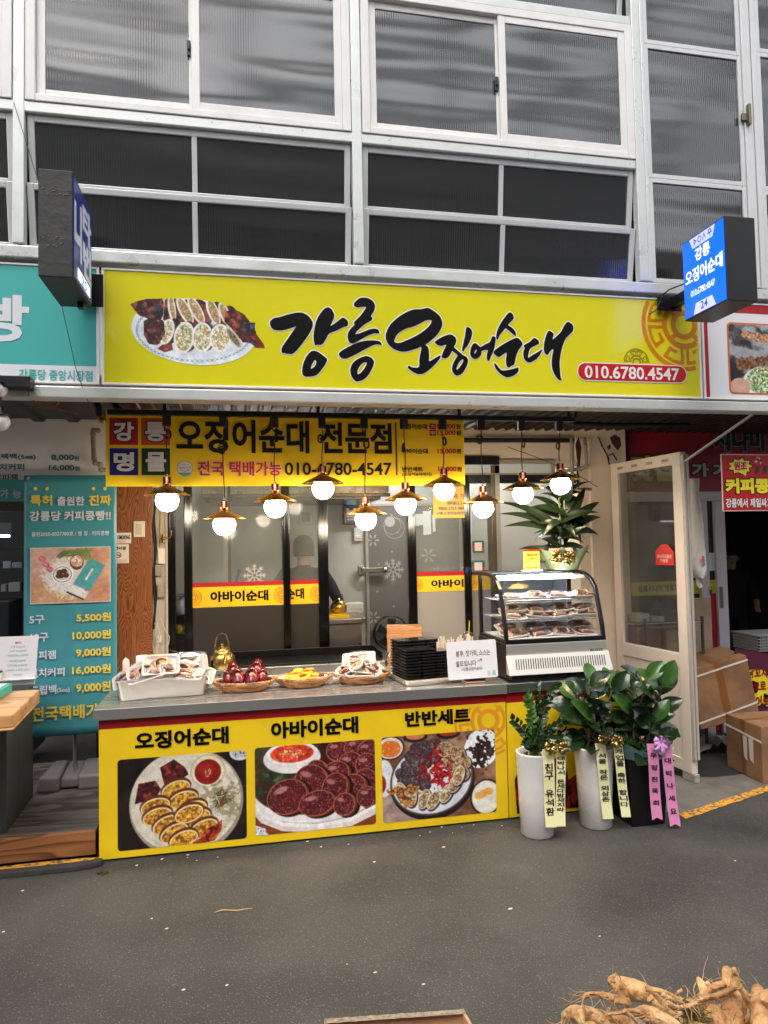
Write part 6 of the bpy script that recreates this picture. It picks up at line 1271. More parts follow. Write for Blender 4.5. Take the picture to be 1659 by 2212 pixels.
# steel pan
A_, B2 = PZ(249, 1475, .94), PZ(449, 1461, .94); u_ = (B2-A_); wpan = .52; rzp = math.atan2(u_.y, u_.x); ud = Vector((math.cos(rzp), math.sin(rzp), 0)); vd = Vector((-ud.y, ud.x, 0))
cp = (A_+B2)/2 + vd*.16; cp.z = ZC+.004
pn = thing('steel_pan', 'deep stainless catering pan full of wrapped squid trays on the left of the counter', 'pan', cp, rzp)
wpan = u_.length*.97
g = MB(); rect_bowl(g, wpan, .31, .115, .004, 0, .016); g.build('body', mat('satin_steel_pan', (196, 190, 182), .34, .85), pn, world=False)
g = MB(); hw, hd = wpan/2+.012, .167
for a, b in (((-hw, -hd, .110), (hw, -hd+.02, .116)), ((-hw, hd-.02, .110), (hw, hd, .116)), ((-hw, -hd+.0201, .110), (-hw+.02, hd-.0201, .116)), ((hw-.02, -hd+.0201, .110), (hw, hd-.0201, .116))): g.box(a, b)
g.build('rim', M_inox2, pn, world=False, bevel=.002)
fan0 = make_tray('food_tray', 'wrapped foam tray with a fan of squid slices, topmost in the steel pan', 'food tray', 'wrapped squid trays', 0)
fan1 = make_tray('food_tray', 'wrapped tray with a ring of squid slices, left front of the steel pan', 'food tray', 'wrapped squid trays', 1)
flat = make_tray('food_tray', 'wrapped tray of whole dark squid lying topmost on the right basket', 'food tray', 'wrapped squid trays', 2)
orient(fan0, P(348, 1440, .36), 40, 0, 3)
orient(fan1, P(316, 1457, .34), 30, -14, 8)
def tcopy(o, lab, loc, rx, ry, rz, grp=None):
    c = copy_tree(o); c['label'] = lab; orient(c, loc, rx, ry, rz)
    if grp: c['group'] = grp
    return c
tcopy(fan1, 'wrapped squid tray right of the topmost one in the steel pan', P(392, 1452, .42), 34, 14, -6)
tcopy(flat, 'wrapped squid tray tipped on end at the left edge of the steel pan', P(283, 1463, .38), 24, -30, 0)
tcopy(fan0, 'wrapped squid tray tipped on end at the right edge of the steel pan', P(424, 1456, .44), 28, 22, 0)
tcopy(flat, 'wrapped squid tray lying low at the front right of the steel pan', P(400, 1462, .36), 15, 4, -10)
# white paper tags standing in the pan
for k, (px, py, rz) in enumerate(((272, 1438, 20), (436, 1428, -25), (443, 1428, 35))):
    q = P(px, py, .42); g = MB(); g.add([(-.02, 0, -.05), (.02, 0, -.05), (.022, .006, .03), (0, .004, .05), (-.018, 0, .028)], [(0, 1, 2, 3, 4)]); o = g.build('bag_end', M_foam); o.location = q; o.rotation_euler = (R(-8), 0, R(rz)); sm = o.modifiers.new('s', 'SOLIDIFY'); sm.thickness = .0015
    tag(o, ['white film bag end sticking up at the left of the steel pan', 'white film bag end left of the right pan corner', 'white pointed film bag end at the right corner of the steel pan'][k], 'bag')
# paper roll, bowl, ladle, kettle
q = P(307, 1440, .62); g = MB(); g.lathe([(.012, -.07), (.036, -.07), (.036, .135), (.012, .135), (.012, -.07)], (q.x, .62, ZC+.073), 24); g.quad((q.x+.036, .62, ZC+.08), (q.x+.05, .60, ZC+.08), (q.x+.05, .60, ZC+.195), (q.x+.036, .62, ZC+.2)); tag(g.build('paper_roll', mat('white_paper_towel', (226, 220, 214), .9, bump=(90, .3))), 'white paper towel roll standing behind the steel pan', 'paper roll')
q = P(412, 1413, .78); g = MB(); rb = P(447, 1413, .78).x-q.x; g.lathe([(.05, -.08), (.09, -.06), (rb*.95, -.01), (rb, .004), (rb*.97, .004), (rb*.9, -.012), (.08, -.055), (0, -.065)], q, 32); tag(g.build('mixing_bowl', M_inox, bevel=0), 'stainless mixing bowl behind the steel pan', 'bowl')
g = MB(); g.tube([P(392, 1425, .78), P(380, 1410, .76), P(365, 1404, .74)], [.012, .014, .004], 8); tag(g.build('scoop', mat('clear_black_plastic', (30, 30, 30), .2)), 'dark plastic scoop resting in the mixing bowl', 'scoop')
Yk = .92; q = P(480, 1446, Yk); Rk = (P(506, 1430, Yk).x-P(454, 1430, Yk).x)/2; Rk *= 1.12; kt = thing('kettle', 'brass kettle with arched handle standing by the griddle', 'kettle', (q.x, Yk, ZC+.077)); kt.location = (q.x, Yk, q.z)
g = MB(); g.lathe([(Rk*.78, 0), (Rk*.94, .02), (Rk, .055), (Rk*.94, .09), (Rk*.72, .112), (Rk*.62, .118), (Rk*.64, .132), (Rk*.60, .136)], (0, 0, 0), 36); g.build('body', mat('worn_brass_kettle', (160, 136, 80), .36, 1.0, rvar=.1), kt, world=False)
g = MB(); g.lathe([(Rk*.62, .136), (Rk*.55, .146), (Rk*.2, .152), (.010, .154), (.010, .162), (.014, .168), (0, .172)], (0, 0, 0), 30); g.build('lid', MATS['worn_brass_kettle'], kt, world=False)
g = MB(); g.tube([(Rk*.2, -Rk*.75, .05), (Rk*.25, -Rk*1.05, .08), (Rk*.3, -Rk*1.2, .12)], [.016, .012, .009], 10); g.build('spout', MATS['worn_brass_kettle'], kt, world=False)
g = MB(); g.tube([(-Rk*.55, 0, .12), (-Rk*.45, 0, .19), (-Rk*.3, 0, .225)], .006, 8, 0); g.tube([(Rk*.55, 0, .12), (Rk*.45, 0, .19), (Rk*.3, 0, .225)], .006, 8, 0); g.tube([(-Rk*.3, 0, .225), (0, 0, .238), (Rk*.3, 0, .225)], .009, 8, 1); g.build('handle', [MATS['worn_brass_kettle'], M_black], kt, world=False)
# ================================================================ three wicker baskets with plates
M_wick = woodmat('wicker', (110, 64, 28), (190, 132, 78), 6.0, 'X', 4, .6); M_bplate = mat('black_melamine', (18, 17, 17), .25); M_cream = mat('cream_rim', (226, 214, 196), .3)
def basket(lab, cx, cy, rx, ry, rim):
    t = thing('wicker_basket', lab, 'basket', (cx, cy, ZC+.003), 0, 'wicker baskets on the counter')
    g = MB(); N = 40
    for lv in range(5):
        k = .74+.26*lv/4; z = .006+.010*lv
        for ph in (0, 1):
            g.tube([(rx*k*math.cos(2*math.pi*i/N), ry*k*math.sin(2*math.pi*i/N), z+.0035*math.sin(i*math.pi+ph*math.pi)+.003*math.sin(i*2.2+ph*3.1)) for i in range(N+1)], .005, 6)
    for ph in (0, 1, 2):
        g.tube([((rx+.004*math.cos(i*1.26+ph*2.1))*math.cos(2*math.pi*i/60), (ry+.004*math.cos(i*1.26+ph*2.1))*math.sin(2*math.pi*i/60), .052+.005*math.sin(i*1.26+ph*2.1)) for i in range(61)], .0052, 6)
    g.disc((0, 0, .004), rx*.74, 32, 0, 'Z', asp=ry/rx); g.build('weave', M_wick, t, world=False)
    p = thing('oval_plate', lab.replace('basket', 'plate inside the basket') if False else {'left': 'black oval plate of whole red squid in the left basket', 'middle': 'black plate with cream rim of yellow battered slices in the middle basket', 'right': 'black oval plate under the wrapped trays in the right basket'}[lab.split()[0]], 'plate', (cx, cy, ZC+.02))
    g = MB(); g.lathe([(rx*.55, 0), (rx*.8, .012), (rx*.90, .034), (rx*.88, .036), (rx*.76, .018), (0, .010)], (0, 0, 0), 40, 0, 1, ry/rx); g.build('dish', M_bplate, p, world=False)
    if rim: g = MB(); g.lathe([(rx*.905, .036), (rx*.90, .0385), (rx*.865, .0385), (rx*.865, .035)], (0, 0, 0), 40, 0, 1, ry/rx); g.build('rim', M_cream, p, world=False)
    return t
bk = []
for lab, px, py, wd, rim in (('left wicker basket holding a black plate of whole red squid', 521, 1499, 126, 0), ('middle wicker basket holding yellow egg battered slices', 650.5, 1489, 119, 1), ('right wicker basket holding wrapped foam trays', 781, 1481, 119, 0)):
    q = PZ(px, py, ZC); D = (q-Vector(CAM)).dot(cf)+.1; rx = wd*D/1534/2; basket(lab, q.x+.02, q.y+rx*.62, rx, rx*.68, rim); bk.append((q.x+.02, q.y+rx*.62, rx))
M_sqr = bpy.data.materials.new('glossy_red_squid'); M_sqr.use_nodes = True; t_ = M_sqr.node_tree; b_1 = t_.nodes['Principled BSDF']; n_ = t_.nodes.new('ShaderNodeTexNoise'); n_.inputs['Scale'].default_value = 14; r_1 = t_.nodes.new('ShaderNodeValToRGB'); tc_ = t_.nodes.new('ShaderNodeTexCoord'); t_.links.new(tc_.outputs['Object'], n_.inputs['Vector']); t_.links.new(n_.outputs[0], r_1.inputs[0])
e = r_1.color_ramp.elements; e[0].position = .42; e[0].color = L3((22, 8, 12)); e[1].position = .60; e[1].color = L3((122, 20, 28)); t_.links.new(r_1.outputs[0], b_1.inputs['Base Color']); b_1.inputs['Roughness'].default_value = .18
bx, by, br = bk[0]
SQ = [(-.098, -.01, 16, .8), (-.04, -.035, 8, 1.2), (.045, -.035, -6, 1.25), (.108, -.005, -16, .85), (-.065, .035, 10, 1.05), (.075, .04, -10, 1.1)]
names = ['leftmost small', 'large front left', 'large front right', 'rightmost small', 'back left', 'back right', 'middle back']
for i, (dx, dy, rz, s) in enumerate(SQ):
    t = thing('stuffed_squid', '%s glossy red stuffed squid on the black plate' % names[i], 'squid', (bx+dx, by+dy+.022, ZC+.078+(0.03 if dy > .02 else 0)), R(rz), 'red stuffed squid in the left basket')
    g = MB(); pr = [(0, -.075), (.010, -.072), (.024, -.055), (.035, -.022), (.037, .006), (.030, .038), (.016, .060), (0, .07)]
    g.lathe([(r_*s, z*s*.92) for r_, z in pr], (0, 0, 0), 20); g.xform(Matrix.Rotation(R(-52), 4, 'X')); g.build('body', M_sqr, t, world=False)
    g = MB(); zz = .085*s; g.add([(0, 0, .04*s), (.024*s, .004, .062*s), (.012*s, .002, .078*s), (0, .006, .088*s), (-.012*s, .002, .078*s), (-.024*s, .004, .062*s)], [(0, 1, 2, 3), (0, 3, 4, 5)]); g.xform(Matrix.Rotation(R(-52), 4, 'X')); o = g.build('fin', M_sqr, t, world=False); sm = o.modifiers.new('s', 'SOLIDIFY'); sm.thickness = .004; sm.offset = 0
bx, by, br = bk[1]
M_egg = mat('egg_batter', (236, 186, 36), .5, var=(60, .5, (214, 130, 20)), bump=(90, .5)); M_purp = mat('purple_skin', (84, 36, 44), .4)
rnd = random.Random(4)
def battered(): 
    g = MB(); n = 18
    for (r0, z0, r1, z1, m) in ((0, .010, .026, .010, 0), (.026, .010, .034, .005, 0), (.034, .005, .033, -.002, 0), (.033, -.002, 0, -.004, 1)):
        pass
    vs = []; pf = [(0.0, .010), (.018, .011), (.028, .009), (.034, .004), (.032, -.002), (0, -.004)]
    for r_, z in pf:
        for j in range(n): a = 2*math.pi*j/n; k = 1+.09*math.sin(3*a+1)+.07*math.sin(5*a)*(r_ > .02)+.05*math.sin(9*a); vs.append((r_*k*math.cos(a), r_*k*math.sin(a), z+.0015*math.sin(7*a)))
    g.add(vs, [(i*n+j, i*n+(j+1) % n, (i+1)*n+(j+1) % n, (i+1)*n+j) for i in range(len(pf)-1) for j in range(n)], 0, True)
    return g
spot = ['front left', 'front centre', 'front right', 'second front left', 'second front right', 'left', 'centre', 'right', 'upper left', 'upper right', 'back left', 'back centre', 'back right', 'topmost left', 'topmost right', 'topmost middle']
pos = [(-.085, -.045, 0), (-.02, -.062, 0), (.055, -.055, 0), (-.055, -.05, 1), (.02, -.045, 1), (-.09, .0, 1), (-.02, -.015, 1), (.07, -.01, 1), (-.055, .01, 2), (.03, .015, 2), (-.06, .05, 1), (.01, .055, 1), (.07, .04, 1), (-.03, .02, 3), (.045, .03, 3), (.01, -.02, 2)]
bm0 = battered()
o0 = None
for i, (dx, dy, lv) in enumerate(pos):
    if o0 is None: o0 = bm0.build('battered_slice', M_egg); o = o0
    else: o = o0.copy(); COL.objects.link(o)
    o.location = (bx+dx*.95, by+dy, ZC+.045+.014*lv); o.rotation_euler = (R(rnd.uniform(5, 30)), R(rnd.uniform(-15, 15)), rnd.uniform(0, 6)); s = rnd.uniform(.9, 1.1); o.scale = (s, s, 1.2)
    tag(o, '%s yellow egg battered slice on the middle basket plate' % spot[i], 'battered slice', 'battered slices in the middle basket')
t = thing('purple_slice', 'purple skinned squid end at the right of the battered slices', 'squid', (bx+.1, by-.02, ZC+.06)); g = MB(); g.sph((0, 0, 0), (.035, .02, .02), 14, 8, 0); g.sph((-.02, -.014, .006), (.02, .012, .012), 10, 6, 1); g.build('piece', [M_purp, M_egg], t, world=False)
bx, by, br = bk[2]
orient(flat, (bx-.01, by+.03, ZC+.125), 22, -4, -12)
tcopy(flat, 'wrapped squid tray tilted left in the right basket', (bx-.075, by-.02, ZC+.085), 20, -26, -25)
tcopy(fan1, 'wrapped squid tray in the centre of the right basket, tilted forward', (bx+.01, by-.03, ZC+.088), 26, 10, 4)
tcopy(flat, 'wrapped squid tray tilted at the right rear of the right basket', (bx+.075, by+.02, ZC+.080), 24, 24, 28)
tcopy(fan0, 'wrapped squid tray lowest at the front of the right basket', (bx-.01, by-.05, ZC+.055), 10, 2, -4)
# ================================================================ steel tray with stacked black lunch boxes
Cfl, Cbl, Cfr = PZ(876, 1474, ZC+.03), PZ(833, 1430, ZC+.03), PZ(966, 1466, ZC+.03)
ud = (Cfr-Cfl).normalized(); rz_ = math.atan2(ud.y, ud.x); vd = Vector((-ud.y, ud.x, 0))
st = thing('steel_tray', 'shallow steel tray under the stacked black boxes', 'tray', Cfl+ud*.20+vd*.24+Vector((0, 0, -.028)), rz_)
g = MB(); rect_bowl(g, .40, .50, .04, .003, 0, .015); g.build('body', MATS['satin_steel_pan'], st, world=False)
M_bbox = mat('black_lunch_box', (20, 20, 21), .28, 0, .6); M_blid = mat('clear_smoky_lid', (34, 30, 27), .1, 0, .8, coat=.6)
bw, bd, bh = .098, .145, .0185
base = Cfl+ud*.022+vd*.035; base.z = ZC+.012
first = None; colname = ['left', 'middle', 'right']; rowname = ['front', 'rear']
def lunch():
    t = thing('lunch_box', '', 'lunch box', (0, 0, 0), 0, 'black lunch boxes stacked on the steel tray')
    g = MB(); rect_bowl(g, bw-.006, bd-.006, bh*.78, .002, 0, .006); g.build('base', M_bbox, t, world=False)
    g = MB(); g.box((-bw/2, -bd/2, bh*.78), (bw/2, bd/2, bh*.86)); g.box((-bw/2+.006, -bd/2+.006, bh*.861), (bw/2-.006, bd/2-.006, bh*.97)); 
    for k in (-1, 0, 1): g.box((-bw/2+.014, k*.04-.014, bh*.971), (bw/2-.014, k*.04+.014, bh*1.0))
    g.build('lid', M_blid, t, world=False, bevel=.0012); return t
counts = {(0, 0): 11, (1, 0): 11, (2, 0): 10, (0, 1): 13, (1, 1): 13, (2, 1): 13}
rnd = random.Random(2)
for (c_, r_), n in counts.items():
    for k in range(n):
        t = lunch() if first is None else copy_tree(first)
        if first is None: first = t
        q = base+ud*(bw*(c_+.5)+.002*c_)+vd*(bd*(r_+.5)+.004*r_); t.location = (q.x+rnd.uniform(-.002, .002), q.y+rnd.uniform(-.002, .002), base.z+k*bh); t.rotation_euler = (0, 0, rz_+rnd.uniform(-.015, .015))
        t['label'] = ('topmost black lunch box' if k == n-1 else ['bottom', 'second lowest', 'third lowest', 'fourth lowest', 'fifth lowest', 'sixth lowest', 'seventh lowest', 'eighth lowest', 'ninth lowest', 'tenth lowest', 'eleventh lowest', 'twelfth lowest', 'thirteenth lowest', 'fourteenth'][k]+' black lunch box')+' of the %s column, %s row on the steel tray' % (colname[c_], rowname[r_])
# kraft boxes
kp0 = P(858.5, 1356, 1.02); ks = thing  # stack rises behind the lunch boxes
Mk = mat('kraft_cardboard', (190, 138, 92), .7, var=(8, .12)); Mkw = mat('pale_round_print', (222, 190, 156), .6)
zt6 = kp0.z; nb = 6; hb = (zt6-ZC-.004)/nb
lab6 = ['topmost kraft box of the stack, with pale round prints on its lid', 'second kraft box from the top of the stack', 'third kraft box from the top of the stack', 'fourth kraft box from the top of the stack', 'fifth kraft box from the top of the stack', 'bottom kraft box of the stack']
for k in range(nb):
    t = thing('kraft_box', lab6[k], 'box', (P(876, 1345, 1.08).x, 1.13, ZC+.003+(nb-1-k)*hb), R(-12+(1 if k else 0)*random.uniform(-1.5, 1.5)), 'kraft boxes stacked by the griddle')
    g = MB(); g.box((-.125, -.11, 0), (.125, .11, hb*.72)); g.build('base', Mk, t, world=False, bevel=.002)
    g = MB(); g.box((-.128, -.113, hb*.45), (.128, .113, hb*.97)); o = g.build('lid', Mk, t, world=False, bevel=.002)
    if k == 0:
        g = MB()
        for x, y in ((-.06, .05), (0, 0), (.05, -.06)): g.disc((x, y, hb*.97+.001), .026, 20, 0, 'Z', asp=.8)
        g.build('print', Mkw, t, world=False)
# fan behind
fc = P(846, 1368, 1.7); fn_ = thing('electric_fan', 'black electric fan with round wire guard behind the kraft boxes', 'fan', (fc.x, 1.7, .05)); rf = P(882, 1368, 1.7).x-fc.x
g = MB()
for k, (rr2, yy) in enumerate(((1, 0), (.98, .03), (1, .06))): g.tube([(fc.x+rf*rr2*math.cos(a), 1.7+yy, fc.z+rf*rr2*math.sin(a)) for a in [2*math.pi*i/36 for i in range(37)]], .004, 6)
for i in range(48): a = 2*math.pi*i/48; g.tube([(fc.x+rf*.22*math.cos(a), 1.675, fc.z+rf*.22*math.sin(a)), (fc.x+rf*.7*math.cos(a+.1), 1.672, fc.z+rf*.7*math.sin(a+.1)), (fc.x+rf*math.cos(a+.2), 1.70, fc.z+rf*math.sin(a+.2))], .0015, 4)
g.lathe([(rf*.22, 0), (rf*.2, .006)], (0, 0, 0), 4); g.build('guard', M_black, fn_)
g = MB()
for k in range(5):
    a0 = 2*math.pi*k/5; g.add([(fc.x+rf*r_*math.cos(a0+t), 1.72+.02*t, fc.z+rf*r_*math.sin(a0+t)) for r_, t in ((.15, 0), (.85, -.1), (.88, .5), (.5, .7), (.15, .5))], [(0, 1, 2, 3, 4)])
g.build('blade', mat('smoke_blade', (44, 46, 50), .3), fn_)
g = MB(); g.sph((fc.x, 1.76, fc.z), (.05, .07, .05), 12, 8); g.tube([(fc.x, 1.78, fc.z-.03), (fc.x, 1.78, .08)], .014, 8); g.lathe([(.18, 0), (.17, .02), (.03, .035)], (fc.x, 1.78, .05), 24); g.build('stand', M_black, fn_)
# chopsticks in paper sleeves
hb_ = thing('chopstick_holder', 'low clear holder behind the white note board', 'holder', (P(977, 1400, .42).x, .42, ZC)); qx = P(977, 1400, .42).x
g = MB(); rect_bowl(g, .27, .10, .09, .003, 0, .004); g.build('box', mat('frosted_plastic_box', (170, 166, 160), .3), hb_, world=False)
rnd = random.Random(8); zt7 = P(977, 1376, .42).z
for i in range(34):
    t = i/33; x = qx-.125+.25*t+rnd.uniform(-.004, .004); y = .42+rnd.uniform(-.035, .035); h = zt7-ZC+rnd.uniform(-.035, .012)+.01*(t-.3); tl = rnd.uniform(-.018, .018)
    g = MB(); g.beam((x, y, ZC+.006), (x+tl, y+rnd.uniform(-.01, .01), ZC+h), .009, .005); o = g.build('chopsticks', mat('paper_sleeve', (214, 196, 176), .7))
    tag(o, 'paper sleeved chopsticks standing in the packed holder behind the note board', 'chopsticks', 'paper sleeved chopsticks')
cpq = P(1011, 1378, .55); cu_ = thing('drink_cup', 'clear dome lidded cup with a yellow straw behind the note board', 'cup', (cpq.x, .55, ZC))
g = MB(); h0 = cpq.z-ZC; g.lathe([(.028, 0), (.038, h0-.002), (.040, h0)], (0, 0, 0), 24); g.build('cup', glass('clear_plastic', (215, 212, 206), .05, .06), cu_, world=False)
g = MB(); g.lathe([(.042, h0), (.040, h0+.012), (.030, h0+.034), (.008, h0+.044)], (0, 0, 0), 24); g.build('lid', MATS['clear_plastic'], cu_, world=False)
g = MB(); g.lathe([(.0, .004), (.027, .004), (.034, h0*.7), (0, h0*.7)], (0, 0, 0), 20); g.build('drink', mat('brown_drink', (70, 36, 22), .2), cu_, world=False)
sx = P(1014, 1341, .55); g = MB(); g.tube([(-.006, 0, .06), (sx.x-cpq.x, 0, sx.z-ZC)], .003, 8); g.build('straw', mat('yellow_straw', (214, 186, 60), .4), cu_, world=False)
# white note board
nb_ = thing('note_board', 'white note board with handwritten Korean self service message', 'note board', (2.13, .18, ZC))
TL, TR, BR, BL = P(963.8, 1387.4, .20), P(1070.4, 1380.3, .20), P(1076.2, 1461.5, .17), P(968.3, 1470, .17)
BL.x += .002
o_ = (TR-TL).normalized(); v_ = ((TL+TR)/2-(BL+BR)/2).normalized(); nn = o_.cross(v_); wn, hn = (TR-TL).length, ((TL+TR)/2-(BL+BR)/2).length
cc = (TL+TR+BR+BL)/4; Mn = Matrix(((o_.x, v_.x, nn.x, cc.x), (o_.y, v_.y, nn.y, cc.y), (o_.z, v_.z, nn.z, cc.z), (0, 0, 0, 1)))
g = MB(); pts = [(p[0], p[2], 0) for p in rrect(-wn/2, -hn/2, wn/2, hn/2, .012, 0)]; g.prism(pts, (0, 0, -.004)); g.xform(Mn); g.build('board', mat('white_glossy_board', (226, 222, 222), .25), nb_)
g = MB(); fr = ((-wn/2, -hn/2, 0), (1, 0, 0), (0, 1, 0), (0, 0, 1)); g0_ = len(g.v)
def nt_(s, l, t, r, b, m=0, bo=.006): put_text(g, s, (wn*(l-1155)/412, hn*(1-(b-462)/310), wn*(r-1155)/412, hn*(1-(t-462)/310)), fr, bo, m, lift=.001)
nt_('봉투, 젓가락, 소스는', 1228, 540, 1512, 592); nt_('셀프입니다', 1220, 622, 1390, 668); nt_('~강릉오징어순대~', 1265, 678, 1448, 706); nt_('♥', 1424, 614, 1440, 632); nt_(':)', 1402, 622, 1420, 640)
for x, c in ((.78, 1), (.88, 2)):
    a, b = wn*x, hn*.04; g.poly([(a-wn/2, b-hn/2, .001), (a+wn*.075-wn/2, b-hn/2, .001), (a+wn*.065-wn/2, b+hn*.14-hn/2, .001), (a+wn*.01-wn/2, b+hn*.14-hn/2, .001)], c)
g.xform(Mn); g.build('lettering', [mat('marker_ink', (50, 48, 52), .5), mat('grey_note_print', (190, 190, 192), .5), mat('mint_note_print', (120, 190, 170), .5)], nb_)
g = MB(); q = PZ(1028, 1476, ZC); g.box((q.x-.062, q.y-.005, ZC+.013), (q.x+.062, q.y+.05, ZC+.034), 0); g.box((q.x-.058, q.y-.002, ZC+.003), (q.x+.060, q.y+.052, ZC+.0125), 1); g.build('foot', [M_black, mat('pink_foot', (214, 160, 140), .5)], nb_, bevel=.003)
# ================================================================ curved display case
dc = thing('display_case', 'curved glass refrigerated display case with black frame and slotted steel base', 'display case', (2.67, .4, ZC))
xL, xR = P(1092, 1385, .2).x, P(1310, 1388, .2).x; zb1, zb0 = P(1093, 1393, .2).z, P(1093, 1416, .2).z; zgb = P(1200, 1455, .13).z
zT = 1.492; yb = .70
prof = [(.20, zb1), (.215, zb1+.10), (.245, zb1+.20), (.29, zT-.10), (.35, zT-.045), (.43, zT-.012), (.50, zT)]
def rib(x0, x1, w):
    g = MB(); out = prof+[(yb, zT)]; inn = []
    for i, (y, z) in enumerate(out):
        a = out[max(0, i-1)]; b = out[min(len(out)-1, i+1)]; d = Vector((b[0]-a[0], b[1]-a[1])).normalized(); inn.append((y+d.y*w, z-d.x*w))
    n = len(out); vs = [(x, y, z) for x in (x0, x1) for (y, z) in out+inn[::-1]]; m = 2*n
    f = [tuple(range(m))[::-1], tuple(range(m, 2*m))]+[(i, (i+1) % m, m+(i+1) % m, m+i) for i in range(m)]
    g.add(vs, f); g.box((x0, yb-.03, zb1), (x1, yb, zT-w-.001)); g.box((x0, .225, zb1+.0005), (x1, yb-.031, zb1+.022)); return g
for x0, x1 in ((xL, xL+.024), (xR-.024, xR)): rib(x0, x1, .026).build('side_frame', mat('satin_black_frame', (18, 18, 19), .3), dc, bevel=.004)
g = MB(); g.box((xL+.0245, .198, zb1), (xR-.0245, .225, zb1+.028)); g.box((xL+.0245, .50, zT-.014), (xR-.0245, yb, zT)); g.build('rail', MATS['satin_black_frame'], dc, bevel=.003)
g = MB(); yy = prof
for i in range(len(yy)-1): g.quad((xL+.025, yy[i][0]+.006, yy[i][1]+.02*(i == 0)), (xR-.025, yy[i][0]+.006, yy[i][1]+.02*(i == 0)), (xR-.025, yy[i+1][0]+.006, yy[i+1][1]-.003), (xL+.025, yy[i+1][0]+.006, yy[i+1][1]-.003))
for i in range(len(g.s)): g.s[i] = True
g.build('curved_glass', M_glc, dc)
for x in (xL+.012, xR-.012):
    g = MB(); pts = [(x, y+.02, z-.012) for y, z in prof]+[(x, yb-.03, zT-.03), (x, yb-.03, zb1+.02), (x, .22, zb1+.02)]; g.add(pts, [tuple(range(len(pts)))]); g.build('side_glass', M_glc, dc)
g = MB(); g.box((xL+.03, yb-.012, zb1+.02), (xR-.03, yb-.006, zT-.015)); g.build('rear_glass', glass('rear_tinted_glass', (200, 210, 224), .03, .05), dc)
g = MB(); g.prism([(xL, .198, zb0), (xL, .198, zb1-.001), (xL, yb, zb1-.001), (xL, yb, zb0)], (xR-xL, 0, 0)); g.build('steel_band', mat('pale_case_steel', (214, 208, 200), .3, .65), dc, bevel=.003)
g = MB(); g.prism([(xL-.004, .13, zgb), (xL-.004, .185, zb0-.001), (xL-.004, yb, zb0-.001), (xL-.004, yb, zgb)], (xR-xL+.008, 0, 0)); g.build('base', MATS['pale_case_steel'], dc, bevel=.003)
g = MB(); nsl = 38; dy, dz = (.185-.13), (zb0-zgb)
for i in range(nsl):
    x = xL+.045+(xR-xL-.09)*i/(nsl-1)
    def sp(t, o, xx): return (xx+.012*t, .13+dy*t-o*.9, zgb+dz*t+o*.4)
    g.add([sp(.28, .0012, x-.003), sp(.28, .0012, x+.003), sp(.80, .0012, x+.003), sp(.80, .0012, x-.003)], [(0, 1, 2, 3)])
g.build('vent_slot', M_dark, dc)
g = MB(); g.box((xL+.02, .16, ZC), (xR-.02, yb-.02, zgb-.001)); g.box((xL-.001, .19, ZC+.02), (xL-.005, yb, zb1)); g.build('plinth', M_black, dc)
g = MB(); x_, z_, X_, Z__ = wbox((1275, 1401, 1301, 1406), .198); g.box((x_, .194, z_), (X_, .1975, Z__), 0); ytext(g, '그랜드우성', (1277, 1402, 1299, 1405), .194, .02, 1, eps=.001); g.build('badge', [M_black, M_white], dc)
zs = [zb1+.028, P(1150, 1334, .35).z, P(1150, 1294, .42).z]; yfs = [.235, .27, .32]
M_wire = mat('chromed_wire', (206, 206, 206), .25, 1.0)
for k in (1, 2):
    g = MB()
    for j in range(16): y = yfs[k]+(.66-yfs[k])*j/15; g.tube([(xL+.03, y, zs[k]), (xR-.03, y, zs[k])], .0022 if 0 < j < 15 else .004, 5)
    for x in (xL+.1, (xL+xR)/2, xR-.1): g.tube([(x, yfs[k]-.002, zs[k]-.012), (x, .66, zs[k]-.004)], .003, 5)
    g.tube([(xL+.03, yfs[k]-.002, zs[k]-.012), (xR-.03, yfs[k]-.002, zs[k]-.012)], .003, 5); g.build('wire_shelf', M_wire, dc)
g = MB(); g.box((xL+.03, .23, zs[0]-.006), (xR-.03, .66, zs[0])); g.build('floor_plate', mat('white_case_floor', (214, 214, 212), .35), dc)
M_led = mat('led_strip_light', (220, 238, 255), .4, emit=((222, 238, 255), 26.0))
g = MB()
for i in range(44): x = xL+.04+(xR-xL-.16)*i/43; g.box((x-.004, .42, zT-.028), (x+.004, .426, zT-.020))
g.box((xL+.04, .40, zT-.047), (xR-.10, .412, zT-.040)); g.build('led_strip', M_led, dc)
g = MB(); g.box((xL+.03, .413, zT-.05), (xR-.03, .45, zT-.030)); g.build('led_housing', M_white, dc)
# food trays in the case
ctray = make_tray('display_tray', 'wrapped tray of stuffed squid at the left front of the top shelf in the case', 'food tray', 'wrapped trays in the display case', 2, .165, .12)
ctray2 = make_tray('display_tray', 'wrapped tray of sliced squid second on the top shelf in the case', 'food tray', 'wrapped trays in the display case', 1, .165, .12)
orient(ctray, (xL+.12, .40, zs[2]+.006), 8, 0, 4); orient(ctray2, (xL+.285, .40, zs[2]+.006), 9, 2, -3)
rnd = random.Random(5); hor = ['far left', 'left', 'centre', 'right', 'far right']
for i in (2, 3): tcopy([ctray, ctray2][i % 2], 'wrapped tray, %s on the top shelf in the case' % hor[i+1], (xL+.12+i*.165, .40, zs[2]+.006), 8, rnd.uniform(-3, 3), rnd.uniform(-6, 6))
for lv, dz_, yo_ in (('under', .004, .36), ('upper', .036, .40)):
    for i in range(4): tcopy([ctray, ctray2][(i+(lv == 'upper')) % 2], '%s wrapped tray, %s on the middle shelf in the case' % (lv, hor[i if i < 2 else i+1]), (xL+.115+i*.162+(0.02 if lv == 'upper' else 0), yo_, zs[1]+dz_), rnd.uniform(6, 14), rnd.uniform(-7, 7), rnd.uniform(-10, 10))
